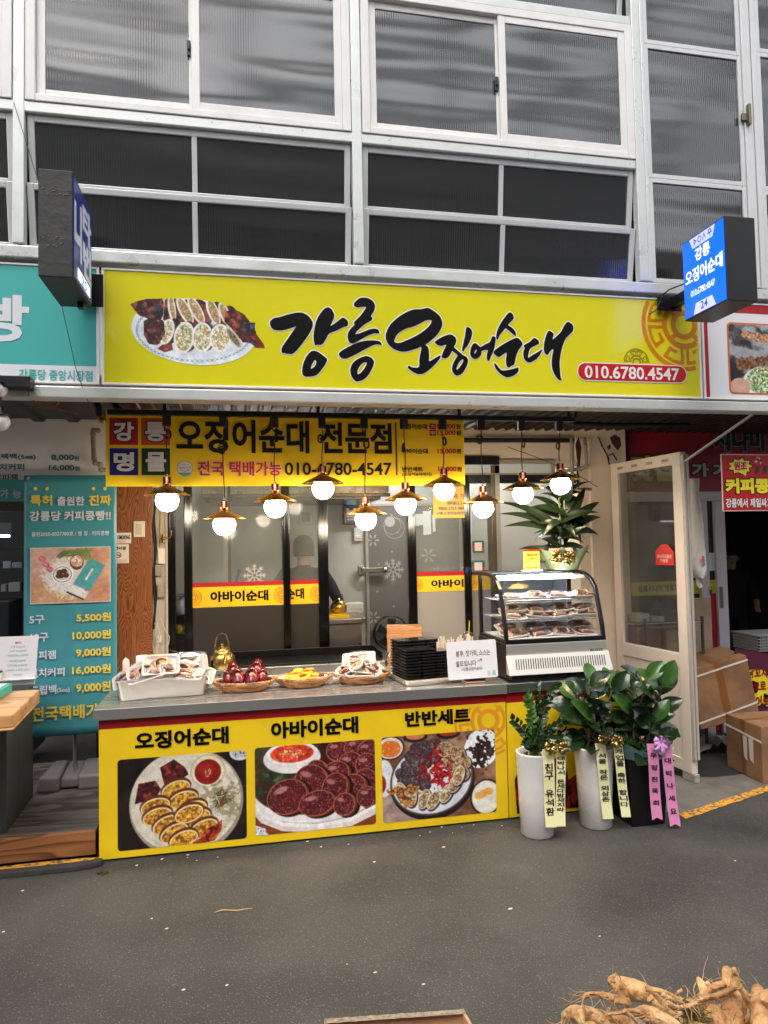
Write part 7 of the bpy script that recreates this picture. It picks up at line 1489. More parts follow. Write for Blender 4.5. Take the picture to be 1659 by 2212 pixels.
for lv, dz_, yo_ in (('under', .002, .33), ('upper', .038, .42)):
    for i in range(4): tcopy([ctray2, ctray][(i+(lv == 'upper')) % 2], '%s wrapped tray, %s on the floor of the case' % (lv, hor[i if i < 2 else i+1]), (xL+.11+i*.162, yo_, zs[0]+dz_), rnd.uniform(6, 14), rnd.uniform(-10, 10), rnd.uniform(-12, 12))
# card on top of the case
cq = thing('payment_card_stand', 'small yellow card with red top on a clear foot standing on the display case', 'card', (P(1149, 1233, .5).x, .5, zT)); x_, z_, X_, Z__ = wbox((1131, 1187, 1165.5, 1231), .5)
g = MB(); g.box((x_, .5, z_), (X_, .504, Z__-(Z__-z_)*.09), 0); g.box((x_, .5, Z__-(Z__-z_)*.0895), (X_, .504, Z__), 1); g.build('card', [MATS['yellow_notice_film'], M_red], cq)
g = MB(); ytext(g, '계좌이체', (1137, 1196, 1160, 1202.5), .5, .03, 0); ytext(g, '가능', (1143, 1204, 1154, 1210.5), .5, .03, 0); ytext(g, '새마을금고', (1141, 1215, 1157, 1218), .5, .02, 1); ytext(g, '9003-2757-9898-7', (1134, 1219.5, 1163, 1223), .5, .02, 1); ytext(g, '강릉 오징어순대', (1136, 1225, 1161, 1228), .5, .02, 1); g.build('lettering', [M_red, MATS['indigo_print']], cq)
g = MB(); g.box((x_-.01, .47, zT+.001), (X_+.01, .53, zT+.010)); g.build('foot', MATS['clear_acrylic_edge'], cq, bevel=.002)
# ================================================================ potted plants
def leafmat(name, c1, c2, rough):
    m = mat(name, c1, rough, 0, .5, var=(7, .4, c2)); return m
M_rub = leafmat('rubber_leaf', (34, 56, 27), (20, 36, 20), .18); M_rubn = leafmat('rubber_leaf_new', (60, 96, 34), (42, 76, 28), .25)
M_zz = leafmat('zz_leaf', (42, 68, 28), (26, 48, 22), .25); M_zzn = leafmat('zz_leaf_new', (74, 116, 36), (54, 92, 30), .3)
M_dra = leafmat('strap_leaf', (27, 43, 19), (17, 29, 14), .35); M_stem = mat('green_stem', (84, 110, 50), .5); M_soil = mat('potting_gravel', (120, 92, 70), .9, var=(60, .6), bump=(80, .8))
M_pot = mat('white_glazed_pot', (214, 210, 207), .24, coat=.3, var=(9, .1), rvar=.08)
def leaf(mb, base, d, L, Wd, droop=.3, fold=.25, up=(0, 0, 1), tip=1.0, m=0, nseg=7, shape='oval'):
    d = Vector(d).normalized(); u = Vector(up); side = d.cross(u); side = side.normalized() if side.length > .05 else Vector((1, 0, 0)); nrm = side.cross(d).normalized()
    vs = []; p = Vector(base)
    for i in range(nseg+1):
        t = i/nseg
        wv = Wd*(math.sin(math.pi*min(1, t*.93+.03)**(.85 if shape == 'oval' else .6))) if shape == 'oval' else Wd*(math.sin(math.pi*(t*.96+.02)**.55))
        if i == nseg: wv = 0.0006
        dd = (d*math.cos(droop*t)-nrm*math.sin(droop*t)).normalized(); n2 = side.cross(dd).normalized()
        for k, e in ((-1, fold), (-.5, fold*.45), (0, 0), (.5, fold*.45), (1, fold)): vs.append(p+side*(wv/2*k)+n2*(wv*.5*e))
        p = p+dd*(L/nseg)
    mb.add(vs, [(i*5+j, i*5+j+1, (i+1)*5+j+1, (i+1)*5+j) for i in range(nseg) for j in range(4)], m, True)
M_ribY = mat('cream_ribbon', (236, 230, 176), .35); M_ribP = mat('pink_ribbon', (222, 136, 178), .3); M_gold = mat('gold_patterned_ribbon', (196, 164, 96), .22, .85, var=(60, .7)); M_lav = mat('lilac_bow', (196, 140, 196), .3)
M_brink = mat('ribbon_ink', (30, 22, 28), .5)
def ribbon(root, a, b, wd, chars, m, name='ribbon', gap=None, edge=False, notch=False, tsc=.74):
    """flat strip from a (top) to b (bottom) facing the lane, text running down"""
    a, b = Vector(a), Vector(b); n = 16; d = (b-a).normalized(); side = Vector((math.cos(YAW), -math.sin(YAW), 0)); nr = side.cross(d).normalized()
    if nr.y > 0: nr = -nr
    L = (b-a).length; g = MB(); vs = []
    for i in range(n+1):
        t = i/n; p = a+(b-a)*t+nr*(.006*math.sin(t*7)+.004)
        for k in (-.5, -.44, 0, .44, .5): vs.append(p+side*wd*k+(d*(-.014) if (notch and i == n and k == 0) else Vector((0, 0, 0))))
    g.add(vs, [(i*5+j, (i+1)*5+j, (i+1)*5+j+1, i*5+j+1) for i in range(n) for j in range(4)], 0)
    if edge:
        for q in range(len(g.f)):
            if q % 4 in (0, 3): g.m[q] = 1
    o = g.build(name, [m, M_lav] if edge else [m], root); sm = o.modifiers.new('s', 'SOLIDIFY'); sm.thickness = .0008
    g = MB()
    for ch, t0, t1 in chars:
        p0 = a+(b-a)*t0; h = L*(t1-t0); w_ = wd*tsc; tm = (t0+t1)/2; O = p0+nr*(.006*math.sin(tm*7)+.0062)-side*w_/2
        put_text(g, ch, (0, -h, w_, 0), (O, side, -d, nr), .026, 0)
    g.build('lettering', [M_brink], o, world=False)
def spread(s, t0, t1, pad=.12):
    """even vertical layout, '_' is a blank"""
    n = len(s); st = (t1-t0)/n; return [(c, t0+st*i+st*pad/2, t0+st*(i+1)-st*pad/2) for i, c in enumerate(s) if c != '_']
def bow(root, c, r, m, seed, n=9, name='bow'):
    rnd = random.Random(seed); g = MB(); c = Vector(c)
    for i in range(n):
        a = 2*math.pi*i/n+rnd.uniform(-.2, .2); el = rnd.uniform(-.1, .5); d = Vector((math.cos(a), -abs(math.sin(el))-.25, math.sin(a)*.8)).normalized(); q = d.cross(Vector((0, 1, 0))).normalized(); wn_ = d.cross(q).normalized()
        L = r*rnd.uniform(.75, 1.1); ww = r*.40; pts = []
        for k in range(11):
            t = k/10; an = t*2*math.pi; pts.append(c+d*(L*(.5-.5*math.cos(an)))+wn_*(L*.28*math.sin(an)))
        vs = []
        for p in pts: vs += [p-q*ww/2, p+q*ww/2]
        g.add(vs, [(2*k, 2*k+1, 2*k+3, 2*k+2) for k in range(10)], 0, True)
    g.sph(c, r*.16, 8, 6); o = g.build(name, m, root); sm = o.modifiers.new('s', 'SOLIDIFY'); sm.thickness = .001
def pot_round(root, x, y, r0, r1, h):
    g = MB(); g.lathe([(r0*.9, 0), (r0, .008), (r0+(r1-r0)*.5, h*.5), (r1, h-.012), (r1+.002, h-.003), (r1-.004, h), (r1-.014, h-.004), (r1-.018, h-.04)], (x, y, .001), 48); g.build('pot', M_pot, root)
    g = MB(); rnd = random.Random(int(x*100)); g.lathe([(r1-.017, h-.045), (r1*.4, h-.030), (0, h-.028)], (x, y, 0), 24)
    for i in range(60): a, q = rnd.uniform(0, 6.3), rnd.uniform(0, r1-.03); g.sph((x+q*math.cos(a), y+q*math.sin(a), h-.030), rnd.uniform(.004, .009), 6, 4)
    g.build('soil', M_soil, root)
# --- zz plant
q1 = PZ(1175, 1815, 0); x1, y1 = q1.x, q1.y+.09; h1 = .475
p1 = thing('potted_plant', 'zz plant of small leaves in a tall white pot, leftmost of the floor plants', 'potted plant', (x1, y1, 0), 0, 'gift plants standing before the counter')
pot_round(p1, x1, y1, .094, .110, h1)
rnd = random.Random(12)
def cone_leaves(root, stems, m_leaf, m_new, new_ids):
    for si, (base, top, n, L, Wd) in enumerate(stems):
        g = MB(); b = Vector(base); t_ = Vector(top); ctrl = b.lerp(t_, .5)+Vector(((t_.x-b.x)*-.25, 0, .02)); pts = [b.lerp(ctrl, k/10).lerp(ctrl.lerp(t_, k/10), k/10) for k in range(11)]
        g.tube(pts, [.007-.0045*k/10 for k in range(11)], 8, 0); o = g.build('stem', M_stem, root)
        g = MB()
        for k in range(n):
            t = .28+.72*k/(n-1); idx = min(9, int(t*10)); p = pts[idx].lerp(pts[idx+1], t*10-idx); d = (pts[idx+1]-pts[idx]).normalized(); sd = d.cross(Vector((math.sin(si), -1, .1))).normalized()
            for s_ in ((-1, 1) if k < n-1 else (1,)):
                a = rnd.uniform(-.5, .5); dr = (d*(.45+.4*t)+sd*s_*(1.15-.5*t)+Vector((0, -.35+a, 0))).normalized(); leaf(g, p, dr, L*rnd.uniform(.85, 1.1)*(1-.25*t), Wd*rnd.uniform(.85, 1.1)*(1-.15*t), .35, .3, up=(rnd.uniform(-.8, .8), -1, rnd.uniform(-.3, .8)), m=0)
        g.build('leaves', m_new if si in new_ids else m_leaf, root)
st_ = []
for (px, py, dy, n) in ((1138, 1500, -.05, 13), (1160, 1482, .05, 14), (1182, 1500, .02, 13), (1200, 1482, .04, 14), (1108, 1555, -.02, 10), (1130, 1600, -.08, 8), (1170, 1560, -.08, 9), (1214, 1560, 0, 10), (1221, 1590, -.06, 9), (1195, 1590, -.09, 8), (1150, 1570, .0, 9)):
    tp = P(px, py, y1+dy); st_.append(((x1+rnd.uniform(-.04, .04), y1+rnd.uniform(-.04, .02), h1-.03), tp, max(7, int(n*.8)), .060, .036))
cone_leaves(p1, st_, M_zz, M_zzn, (0,))
# --- rubber plants
def rubber(root, stems, seed, L0=.19, W0=.118):
    rnd = random.Random(seed)
    for si, (base, top) in enumerate(stems):
        g = MB(); b, t_ = Vector(base), Vector(top); pts = [b.lerp(t_, k/8)+Vector((.01*math.sin(k), 0, 0)) for k in range(9)]; g.tube(pts, [.009-.004*k/8 for k in range(9)], 8); g.build('stem', mat('brown_stem', (96, 84, 56), .6), root)
        H = (t_-b).length; n = max(6, int(H/.033))
        for k in range(n):
            g = MB(); t = .12+.88*(k+.3)/n; p = b.lerp(t_, t); a = k*2.4+si*1.3+rnd.uniform(-.35, .35); el = R(4+56*max(0, t-.35)/.65)+rnd.uniform(-.2, .2)
            d = Vector((math.cos(a)*math.cos(el), math.sin(a)*math.cos(el)*.9, math.sin(el))); L = L0*rnd.uniform(.72, 1.08)*(1 if t < .9 else .8)
            g.tube([p, p+d*.03], .003, 5, 1); leaf(g, p+d*.025, d, L, W0*L/L0*rnd.uniform(.9, 1.1), rnd.uniform(.3, .75), .24, up=(rnd.uniform(-.5, .5), -rnd.uniform(.3, 1.3), .8), m=0, nseg=9)
            new = (k >= n-1) or (si == 1 and k == n-2); g.build('leaf', [M_rubn if new else M_rub, M_stem], root)
q2 = PZ(1304, 1795, 0); x2, y2 = q2.x, q2.y+.09; h2 = .468
p2 = thing('potted_plant', 'rubber plant in a tall white pot with cream ribbons, middle of the floor plants', 'potted plant', (x2, y2, 0), 0, 'gift plants standing before the counter')
pot_round(p2, x2, y2, .093, .114, h2)
rubber(p2, [((x2-.04, y2, h2-.03), P(1272, 1470, y2-.02)), ((x2-.01, y2+.02, h2-.03), P(1245, 1500, y2+.02)), ((x2+.03, y2, h2-.03), P(1322, 1480, y2)), ((x2+.0, y2-.02, h2-.03), P(1290, 1560, y2-.05))], 3)
q3 = PZ(1400, 1783, 0); x3, y3 = q3.x, q3.y+.10; h3 = .40
p3 = thing('potted_plant', 'large rubber plant in a square black pot with pink ribbons, rightmost floor plant', 'potted plant', (x3, y3, 0), 0, 'gift plants standing before the counter')
g = MB(); vs = []
for hw, z in ((.105, 0.0), (.108, .02), (.135, h3), (.125, h3), (.12, h3-.03)): vs += [(x3-hw, y3-hw, z), (x3+hw, y3-hw, z), (x3+hw, y3+hw, z), (x3-hw, y3+hw, z)]
g.add(vs, [(i*4+j, i*4+(j+1) % 4, (i+1)*4+(j+1) % 4, (i+1)*4+j) for i in range(4) for j in range(4)]+[(0, 3, 2, 1), (16, 17, 18, 19)]); g.build('pot', mat('satin_black_pot', (13, 12, 12), .35), p3, bevel=.004)
rubber(p3, [((x3, y3, h3-.03), P(1392, 1465, y3)), ((x3+.04, y3, h3-.03), P(1430, 1480, y3-.03)), ((x3-.04, y3+.02, h3-.03), P(1350, 1495, y3+.03)), ((x3+.02, y3-.04, h3-.03), P(1412, 1560, y3-.08)), ((x3-.03, y3-.02, h3-.03), P(1372, 1540, y3-.04))], 8, .215, .132)
# wrapping paper round the black pot
def wrap(root, cx, cy, z, r, h, m, seed, name):
    g = MB(); n = 72; vs = []; rnd = random.Random(seed); ph = [rnd.uniform(0, 6) for _ in range(4)]
    for j in range(6):
        t = j/5
        for i in range(n):
            a = 2*math.pi*i/n; w_ = math.sin(a*7+ph[0])*.5+math.sin(a*13+ph[1])*.3+math.sin(a*5+ph[2])*.3; rr2 = r*(.82+.42*t**1.3)+w_*.03*t*1.6; vs.append((cx+rr2*math.cos(a), cy+rr2*math.sin(a)*.95, z-h*.3+h*t+w_*.03*t))
    g.add(vs, [(j*n+i, j*n+(i+1) % n, (j+1)*n+(i+1) % n, (j+1)*n+i) for j in range(5) for i in range(n)], 0, True); o = g.build(name, m, root)
wrap(p3, x3, y3, h3+.012, .150, .085, mat('mint_wrap_paper', (148, 186, 180), .6), 2, 'wrapping_paper'); wrap(p3, x3, y3, h3-.03, .155, .06, mat('white_wrap_paper', (196, 206, 212), .6), 6, 'wrapping_paper')
# bows and ribbons
def rb(root, px0, py0, px1, py1, Y0, Y1, wpx, s, m, t0=.12, t1=.85, **k):
    a, b = P(px0, py0, Y0), P(px1, py1, Y1); D = (a-Vector(CAM)).dot(cf); ribbon(root, a, b, wpx*D/1534, spread(s, t0, t1), m, **k)
f1 = y1-.120
rb(p1, 1183, 1618, 1190, 1786, f1, f1+.0, 24, '친구_유석환', M_ribY, .17, .86); rb(p1, 1211, 1615, 1211, 1784, f1-.012, f1-.012, 20, '대박나서_돈세다밤새지라', M_ribY, .10, .82, tsc=.8)
bow(p1, P(1188, 1612, f1-.02), .045, M_gold, 3, 11); bow(p1, P(1216, 1614, f1-.03), .042, M_gold, 4, 11)
f2 = y2-.126
rb(p2, 1296, 1605, 1313, 1768, f2, f2+.01, 23, '서울_작은_외삼촌', M_ribY, .12, .78); rb(p2, 1333, 1605, 1352, 1764, f2-.01, f2-.01, 20, '개업을_축하_합니다', M_ribY, .07, .87, tsc=.85)
bow(p2, P(1302, 1596, f2-.02), .043, M_gold, 5, 11); bow(p2, P(1330, 1600, f2-.03), .042, M_gold, 6, 11)
f3 = y3-.185
rb(p3, 1408, 1606, 1419, 1770, f3, f3+.02, 23, '우_정_친_목_회', M_ribP, .11, .82, edge=True, notch=True, tsc=.6); rb(p3, 1436, 1604, 1458, 1784, f3-.01, f3-.01, 23, '대_박_나_세_요', M_ribP, .17, .86, edge=True, notch=True, tsc=.6)
bow(p3, P(1424, 1604, f3-.015), .062, M_lav, 7, 8)
# --- tall plant on the display case
yp = .57; q4 = P(1216, 1236, yp); p4 = thing('potted_plant', 'tall strap leaved plant in pale green wrapping standing on the display case', 'potted plant', (q4.x, yp, zT))
g = MB(); g.lathe([(.075, 0), (.10, .15), (.095, .15), (.09, .13), (0, .13)], (q4.x, yp, zT+.002), 32); g.build('pot', mat('blush_ceramic_pot', (206, 158, 140), .4), p4)
wrap(p4, q4.x, yp, zT+.045, .135, .135, mat('pale_green_wrap', (122, 130, 88), .55), 9, 'wrapping_paper')
bow(p4, P(1200, 1203, yp-.13), .055, M_gold, 8, 11); bow(p4, P(1228, 1206, yp-.13), .055, M_gold, 9, 11)
rnd = random.Random(31); cx4 = q4.x
for k, (dx, top) in enumerate(((-.02, 1075), (.015, 1060), (.03, 1110))):
    g = MB(); tp = P(1213+dx*300, top, yp); g.tube([(cx4+dx, yp, zT+.13), ((cx4+dx+tp.x)/2+.01, yp, (zT+.13+tp.z)/2), tp], [.009, .008, .005], 8); g.build('cane', mat('cane_green', (96, 104, 56), .6), p4)
for k in range(44):
    t = rnd.uniform(0, 1); top = 1210-140*t; b = P(1213+rnd.uniform(-8, 8), top, yp); b.y += rnd.uniform(-.02, .02); a = k*2.4+rnd.uniform(-.4, .4); el = rnd.uniform(.15, .75) if t < .7 else rnd.uniform(.5, 1.2)
    d = Vector((math.cos(a)*math.cos(el), math.sin(a)*math.cos(el)*.7-.1, math.sin(el))); g = MB(); leaf(g, b, d, rnd.uniform(.2, .31)*(1 if t < .8 else .85), rnd.uniform(.055, .078), rnd.uniform(1.0, 2.0), .18, up=(rnd.uniform(-.3, .3), -rnd.uniform(.2, 1), .6), nseg=10, shape='strap'); g.build('leaf', M_dra, p4)
for tx, ty in ((1330, 1090), (1325, 1128), (1098, 1120), (1095, 1090), (1300, 1050), (1255, 1030), (1310, 1170), (1110, 1150)):
    b = P(1213, 1150, yp); tip = P(tx, ty, yp-.04); d = tip-b; g = MB(); leaf(g, b, d+Vector((0, 0, d.length*.42)), d.length*1.14, .078, 1.1, .15, up=(0, -1, .7), nseg=12, shape='strap'); g.build('leaf', M_dra, p4)
# ================================================================ right of the stall: pillar, wall, opened door, next shop
YW = 1.24
pil = thing('stained_pillar', 'cream plastered pillar with peeled brown stains beside the opened glass door', 'wall', (3.4, YW, 0))
x0, x1 = P(1083, 1200, YW).x, P(1360, 1200, YW).x
M_cream2 = mat('cream_plaster', (236, 214, 190), .6, var=(2.5, .16), bump=(14, .2))
xe = P(1280, 1200, YW).x
g = MB(); g.box((P(1256, 1200, YW).x, YW+.03, 0), (xe, YW+.3, 2.62)); g.box((xe+.001, YW, 0), (x1, YW+.3, 2.62)); g.build('wall', M_cream2, pil, bevel=.004)
g = MB(); zl0, zl1 = P(1150, 995, YW).z, 2.62; g.box((P(1003, 960, YW).x, YW+.05, zl0), (P(1256, 960, YW).x-.001, YW+.2, zl1)); g.box((P(1003, 960, YW).x, YW+.03, P(1100, 1000, YW).z-.02), (P(1256, 960, YW).x-.001, YW+.2, zl0-.001)); g.build('lintel', M_cream2, pil)
g = MB()
for pts in (((1317,945),(1328,938),(1340,946),(1342,962),(1335,974),(1328,966),(1322,958)), ((1311,964),(1318,960),(1320,968),(1313,972)), ((1243,960),(1250,942),(1256,968),(1252,1010),(1246,990)), ((1246,1010),(1252,1030),(1250,1060),(1245,1040))): g.poly([P(x, y, YW-.0015 if x > 1280 else YW+.0285) for x, y in pts][::-1])
g.build('stain', mat('rusty_stain', (84, 52, 32), .8, var=(40, .5)), pil)
g = MB(); x_, z_, X_, Z__ = wbox((1269, 1147, 1283, 1156), YW); g.box((x_, YW-.012, z_), (X_, YW+.02, Z__)); tag(g.build('wall_clip', M_white, bevel=.002), 'small cream plastic box on the beige wall edge', 'box')
tw = thing('transom_window', 'narrow pale transom window above the doorway right of the doors', 'window', P(1110, 1012, YW)); x_, z_, X_, Z__ = wbox((1003, 996, 1094, 1020), YW+.02)
x_, z_, X_, Z__ = wbox((1003, 996, 1198, 1022), YW+.02)
g = MB(); g.box((x_, YW+.012, Z__-.02), (X_, YW+.045, Z__+.012)); g.box((X_-.03, YW+.013, z_), (X_, YW+.045, Z__-.021)); g.box((x_, YW+.013, z_-.012), (X_, YW+.045, z_)); g.build('frame', mat('taupe_frame', (150, 134, 118), .5), tw, bevel=.002); g = MB(); g.box((x_, YW+.025, z_), (X_-.031, YW+.03, Z__-.021)); g.build('pane', mat('frosted_pane', (196, 204, 206), .3), tw)
g = MB(); g.box((X(1003), YW+.05, P(1100, 1042, YW).z), (P(1256, 960, YW).x, YW+.12, P(1100, 1023, YW).z)); tag(g.build('shutter_box', M_black), 'black roller box under the transom window', 'shutter box')
# interior white side wall behind tall plant
g = MB(); g.box((P(1085, 1200, 1.45).x, 2.2, .05), (3.59, 2.23, 2.6)); tag(g.build('inner_partition', mat('white_partition', (204, 206, 204), .5)), 'white partition wall behind the tall plant', 'partition')
# opened glass door
Oo, Hh = Vector((3.80, .44, 0)), Vector((3.70, 1.22, 0)); zdt, zdr = P(1489, 976, .44).z, P(1483, 1431, .44).z
od = thing('glass_door', 'opened white framed glass door with a red tag, standing out from the pillar', 'door', (3.80, .44, .03))
du = (Hh-Oo); Ld = du.length; du.normalize(); dn = Vector((-du.y, du.x, 0))
if dn.x > 0: dn = -dn
Md = Matrix(((du.x, dn.x, 0, Oo.x), (du.y, dn.y, 0, Oo.y), (0, 0, 1, 0), (0, 0, 0, 1)))
M_door = mat('ivory_door_plastic', (224, 208, 192), .35, var=(3, .08))
g = MB(); f = .085; zb9, zr0, zr1 = .06, zdr-.05, zdr+.05
g.box((0, -.025, zb9), (f, .025, zdt)); g.box((Ld-f, -.025, zb9), (Ld, .025, zdt)); g.box((f, -.024, zdt-f), (Ld-f, .024, zdt)); g.box((f, -.024, zr0), (Ld-f, .024, zr1)); g.box((f, -.024, zb9), (Ld-f, .024, zb9+f)); g.xform(Md); g.build('frame', M_door, od, bevel=.004)
g = MB(); g.box((f, -.004, zr1), (Ld-f, .004, zdt-f)); g.xform(Md); g.build('glass', glass('door_glass', (232, 232, 228), .02, .10, 1.2, (150, 146, 140)), od)
g = MB(); g.box((f, -.012, zb9+f), (Ld-f, .012, zr0)); 
for i in range(26): x = f+.012+i*(Ld-2*f-.02)/26; g.box((x, .0125, zb9+f+.005), (x+.014, .015, zr0-.005))
g.xform(Md); g.build('panel', M_door, od)
g = MB(); g.box((-.030, -.022, zb9+.10), (-.0005, -.002, zdt-.02)); g.box((-.028, .004, zb9+.10), (-.0005, .022, zdt-.02)); g.xform(Md); g.build('edge_trim', mat('grey_gasket_trim', (176, 166, 158), .4), od, bevel=.002)
g = MB(); g.box((-.02, -.022, .004), (.10, .022, zb9-.001)); g.xform(Md); g.build('foot_guide', mat('chalky_metal', (172, 164, 152), .6, var=(40, .4)), od, bevel=.003)
g = MB()
for i in range(4): g.box((.12+i*.17, .0245, zdt-.055), (.19+i*.17, .0258, zdt-.035))
g.xform(Md); g.build('tape_residue', mat('tape_residue', (176, 150, 130), .7, var=(60, .4)), od)
g = MB(); rt = P(1505, 893, .0); g.beam((3.79, .43, zdt-.08), (P(1625, 893, .06).x, .06, 2.505), .03, .012); tag(g.build('door_brace', mat('white_flat_bar', (196, 186, 176), .45)), 'white diagonal bar bracing the opened door to the lintel', 'brace')
tg = thing('hanging_tag', 'red house shaped tag hanging on the opened glass door', 'tag', (3.73, 1.0, 1.5))
ta = PX(1431, 1222, 3.735); tb_ = PX(1471, 1222, 3.775); zt1 = P(1431, 1192, ta.y).z; ztp = PX(1453, 1176, 3.75).z
def DP(u, z, l=.03): return Md @ Vector((u, l, z))
uu0, uu1 = f+.01, f+.20; zz0, zz1 = PX(1450, 1221, 3.77).z, PX(1450, 1192, 3.77).z
g = MB(); pts = [DP(uu0, zz0), DP(uu1, zz0), DP(uu1, zz1), DP((uu0+uu1)/2+.03, zz1+.055), DP((uu0+uu1)/2-.03, zz1+.055), DP(uu0, zz1)]; g.prism(pts, -dn*.004); g.build('tag', mat('red_tag_plastic', (202, 52, 40), .4), tg)
g = MB(); fr = (DP(uu1, zz0, .0315), -du, (0, 0, 1), dn); put_text(g, '온누리상품권', (.02, .05, .17, .078), fr, .03, 0); put_text(g, '가맹점', (.05, .02, .13, .045), fr, .03, 0); g.build('lettering', mat('pale_pink_print', (236, 190, 180), .5), tg)
# next shop behind
YN = 1.34
nx_ = thing('neighbour_shop', 'dark red fronted shop on the right with white sliding doors and black interior', 'shop front', (5, YN, 0))
xn0 = P(1358, 1000, YN).x; zn0 = P(1450, 1062, YN).z; x_j = P(1566, 1200, YN).x
g = MB(); g.box((xn0, YN, zn0), (7.2, YN+.03, 2.62)); g.build('fascia', mat('dark_red_fascia', (150, 22, 34), .4, var=(2, .12)), nx_)
g = MB(); ytext(g, '시나미', (1540, 925, 1650, 975), YN, .05, 0, .05, 1, eps=.006)
ytext(g, '맛집', (1362, 984, 1454, 1041), YN, .055, 2, .05, 0, eps=.006); ytext(g, '가', (1492, 1001, 1530, 1030), YN, .045, 3, .07, 0, eps=.006); ytext(g, '게', (1538, 1001, 1580, 1031), YN, .045, 3, .07, 0, eps=.006)
g.build('lettering', [mat('black_fascia_ink', (16, 13, 13), .5), mat('grey_outline_ink', (130, 124, 120), .5), mat('dull_yellow_ink', (206, 190, 40), .5), mat('dull_white_ink', (170, 164, 162), .5)], nx_)
g = MB(); zh = P(1450, 1083, YN).z; g.box((xn0, YN+.001, zh), (7.2, YN+.05, zn0-.001)); a, b, c, d = [P(k, 1200, YN).x for k in (1512, 1530, 1544, 1566)]
g.box((a, YN-.01, .05), (b, YN+.04, zh-.001)); g.box((c, YN-.02, .05), (d, YN+.02, zh-.001)); g.build('door_frame', mat('cool_white_frame', (200, 196, 204), .4), nx_, bevel=.004)
g = MB(); g.box((xn0, YN+.03, .9), (a, YN+.036, zh)); g.box((b+.001, YN+.01, .9), (c, YN+.016, zh)); g.build('glass', glass('dark_shop_glass', (150, 150, 150), .03, .10, 1.2, (120, 118, 116)), nx_)
g = MB(); zy1, zy0_ = P(1450, 1256, YN).z, P(1450, 1285, YN).z; g.box((xn0, YN+.024, zy0_), (a-.002, YN+.028, zy1)); g.box((b+.002, YN+.004, zy0_), (c-.002, YN+.008, zy1)); g.build('yellow_band', mat('lime_yellow_film', (206, 200, 30), .4), nx_)
g = MB(); ytext(g, '강릉시나미 염통꼬치', (1378, 1264, 1476, 1278), YN+.02, .02, 0); g.build('lettering', M_ink, nx_)
g = MB(); g.box((b+.002, YN+.003, .05), (c-.002, YN+.02, zy0_-.001), 0); g.box((b+.004, YN-.002, P(1537, 1233, YN).z), (c-.002, YN+.002, P(1537, 1194, YN).z), 1); g.build('panel', [MATS['deep_red_film'], mat('white_paper_notice', (206, 210, 214), .6)], nx_)
g = MB(); q = P(1555, 1290, YN); g.box((q.x-.014, YN-.027, q.z-.09), (q.x+.014, YN-.0205, q.z+.09)); g.build('door_handle', mat('grey_handle', (120, 118, 118), .35, .6), nx_, bevel=.002)
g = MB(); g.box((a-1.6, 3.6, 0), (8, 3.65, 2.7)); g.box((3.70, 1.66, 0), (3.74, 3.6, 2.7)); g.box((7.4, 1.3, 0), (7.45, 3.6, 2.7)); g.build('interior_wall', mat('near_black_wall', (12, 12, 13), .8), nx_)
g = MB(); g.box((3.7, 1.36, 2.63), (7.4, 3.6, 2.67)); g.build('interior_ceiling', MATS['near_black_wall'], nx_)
t = thing('streak_lamp', 'small lit tube lamp glimpsed through the opened door glass', 'lamp', P(1452, 1126, 2.4)); q = P(1452, 1126, 2.4); g = MB(); g.box((q.x-.13, 2.38, q.z-.008), (q.x+.11, 2.41, q.z+.008)); g.build('tube', mat('faint_tube', (235, 240, 250), .4, emit=((230, 240, 255), 3)), t); g = MB(); g.box((q.x-.14, 2.37, q.z+.009), (q.x+.12, 2.42, q.z+.04)); g.build('fitting', M_black, t)  # lamp put in to give the white streak at the door glass
# keys, bag
q = P(1535, 1271, YN-.02); g = MB(); g.ring((q.x, YN-.015, q.z), .012, .016, 14); g.box((q.x-.003, YN-.018, q.z-.05), (q.x+.003, YN-.014, q.z-.016)); g.box((q.x+.004, YN-.018, q.z-.043), (q.x+.012, YN-.014, q.z-.012)); tag(g.build('keys', mat('dark_keys', (60, 56, 52), .4, .6)), 'small bunch of keys hanging at the white door leaf', 'keys')
bg_ = thing('plastic_bag', 'white plastic bag filled with a parcel hanging beside the opened door', 'bag', P(1505, 1250, .62)); Yg = .62
g = MB(); nx2, nz2 = 22, 26; vs = []
prof2 = [(1034, 1489, 1510), (1060, 1490, 1508), (1100, 1490, 1514), (1150, 1491, 1519), (1200, 1491, 1522), (1230, 1491, 1524), (1242, 1498, 1521), (1248, 1503, 1512)]
def bl(y, i): 
    for k in range(len(prof2)-1):
        if prof2[k][0] <= y <= prof2[k+1][0]: t = (y-prof2[k][0])/(prof2[k+1][0]-prof2[k][0]); return prof2[k][i]*(1-t)+prof2[k+1][i]*t
    return prof2[-1][i]
for j in range(nz2+1):
    y = 1034+214*j/nz2; l, r = bl(y, 1), bl(y, 2); cpx = (l+r)/2; w3 = (r-l)/2
    for i in range(nx2):
        a = 2*math.pi*i/nx2; q = P(cpx+w3*math.cos(a)*(1+.05*math.sin(y*.3+i)), y, Yg); vs.append((q.x, Yg+math.sin(a)*(.028+.03*j/nz2)*(1+.12*math.sin(y*.22+i*2)), q.z))
g.add(vs, [(j*nx2+i, j*nx2+(i+1) % nx2, (j+1)*nx2+(i+1) % nx2, (j+1)*nx2+i) for j in range(nz2) for i in range(nx2)], 0, True)
M_bag = mat('milky_plastic_bag', (214, 206, 200), .3, bump=(28, .7), var=(9, .12)); g.build('bag', M_bag, bg_)
g = MB(); q = [P(1503, 1247, Yg), P(1511, 1246, Yg), P(1518, 1268, Yg-.01), P(1511, 1271, Yg), P(1505, 1262, Yg)]; g.prism(q, (0, .004, 0)); g.build('knot_tail', M_bag, bg_)
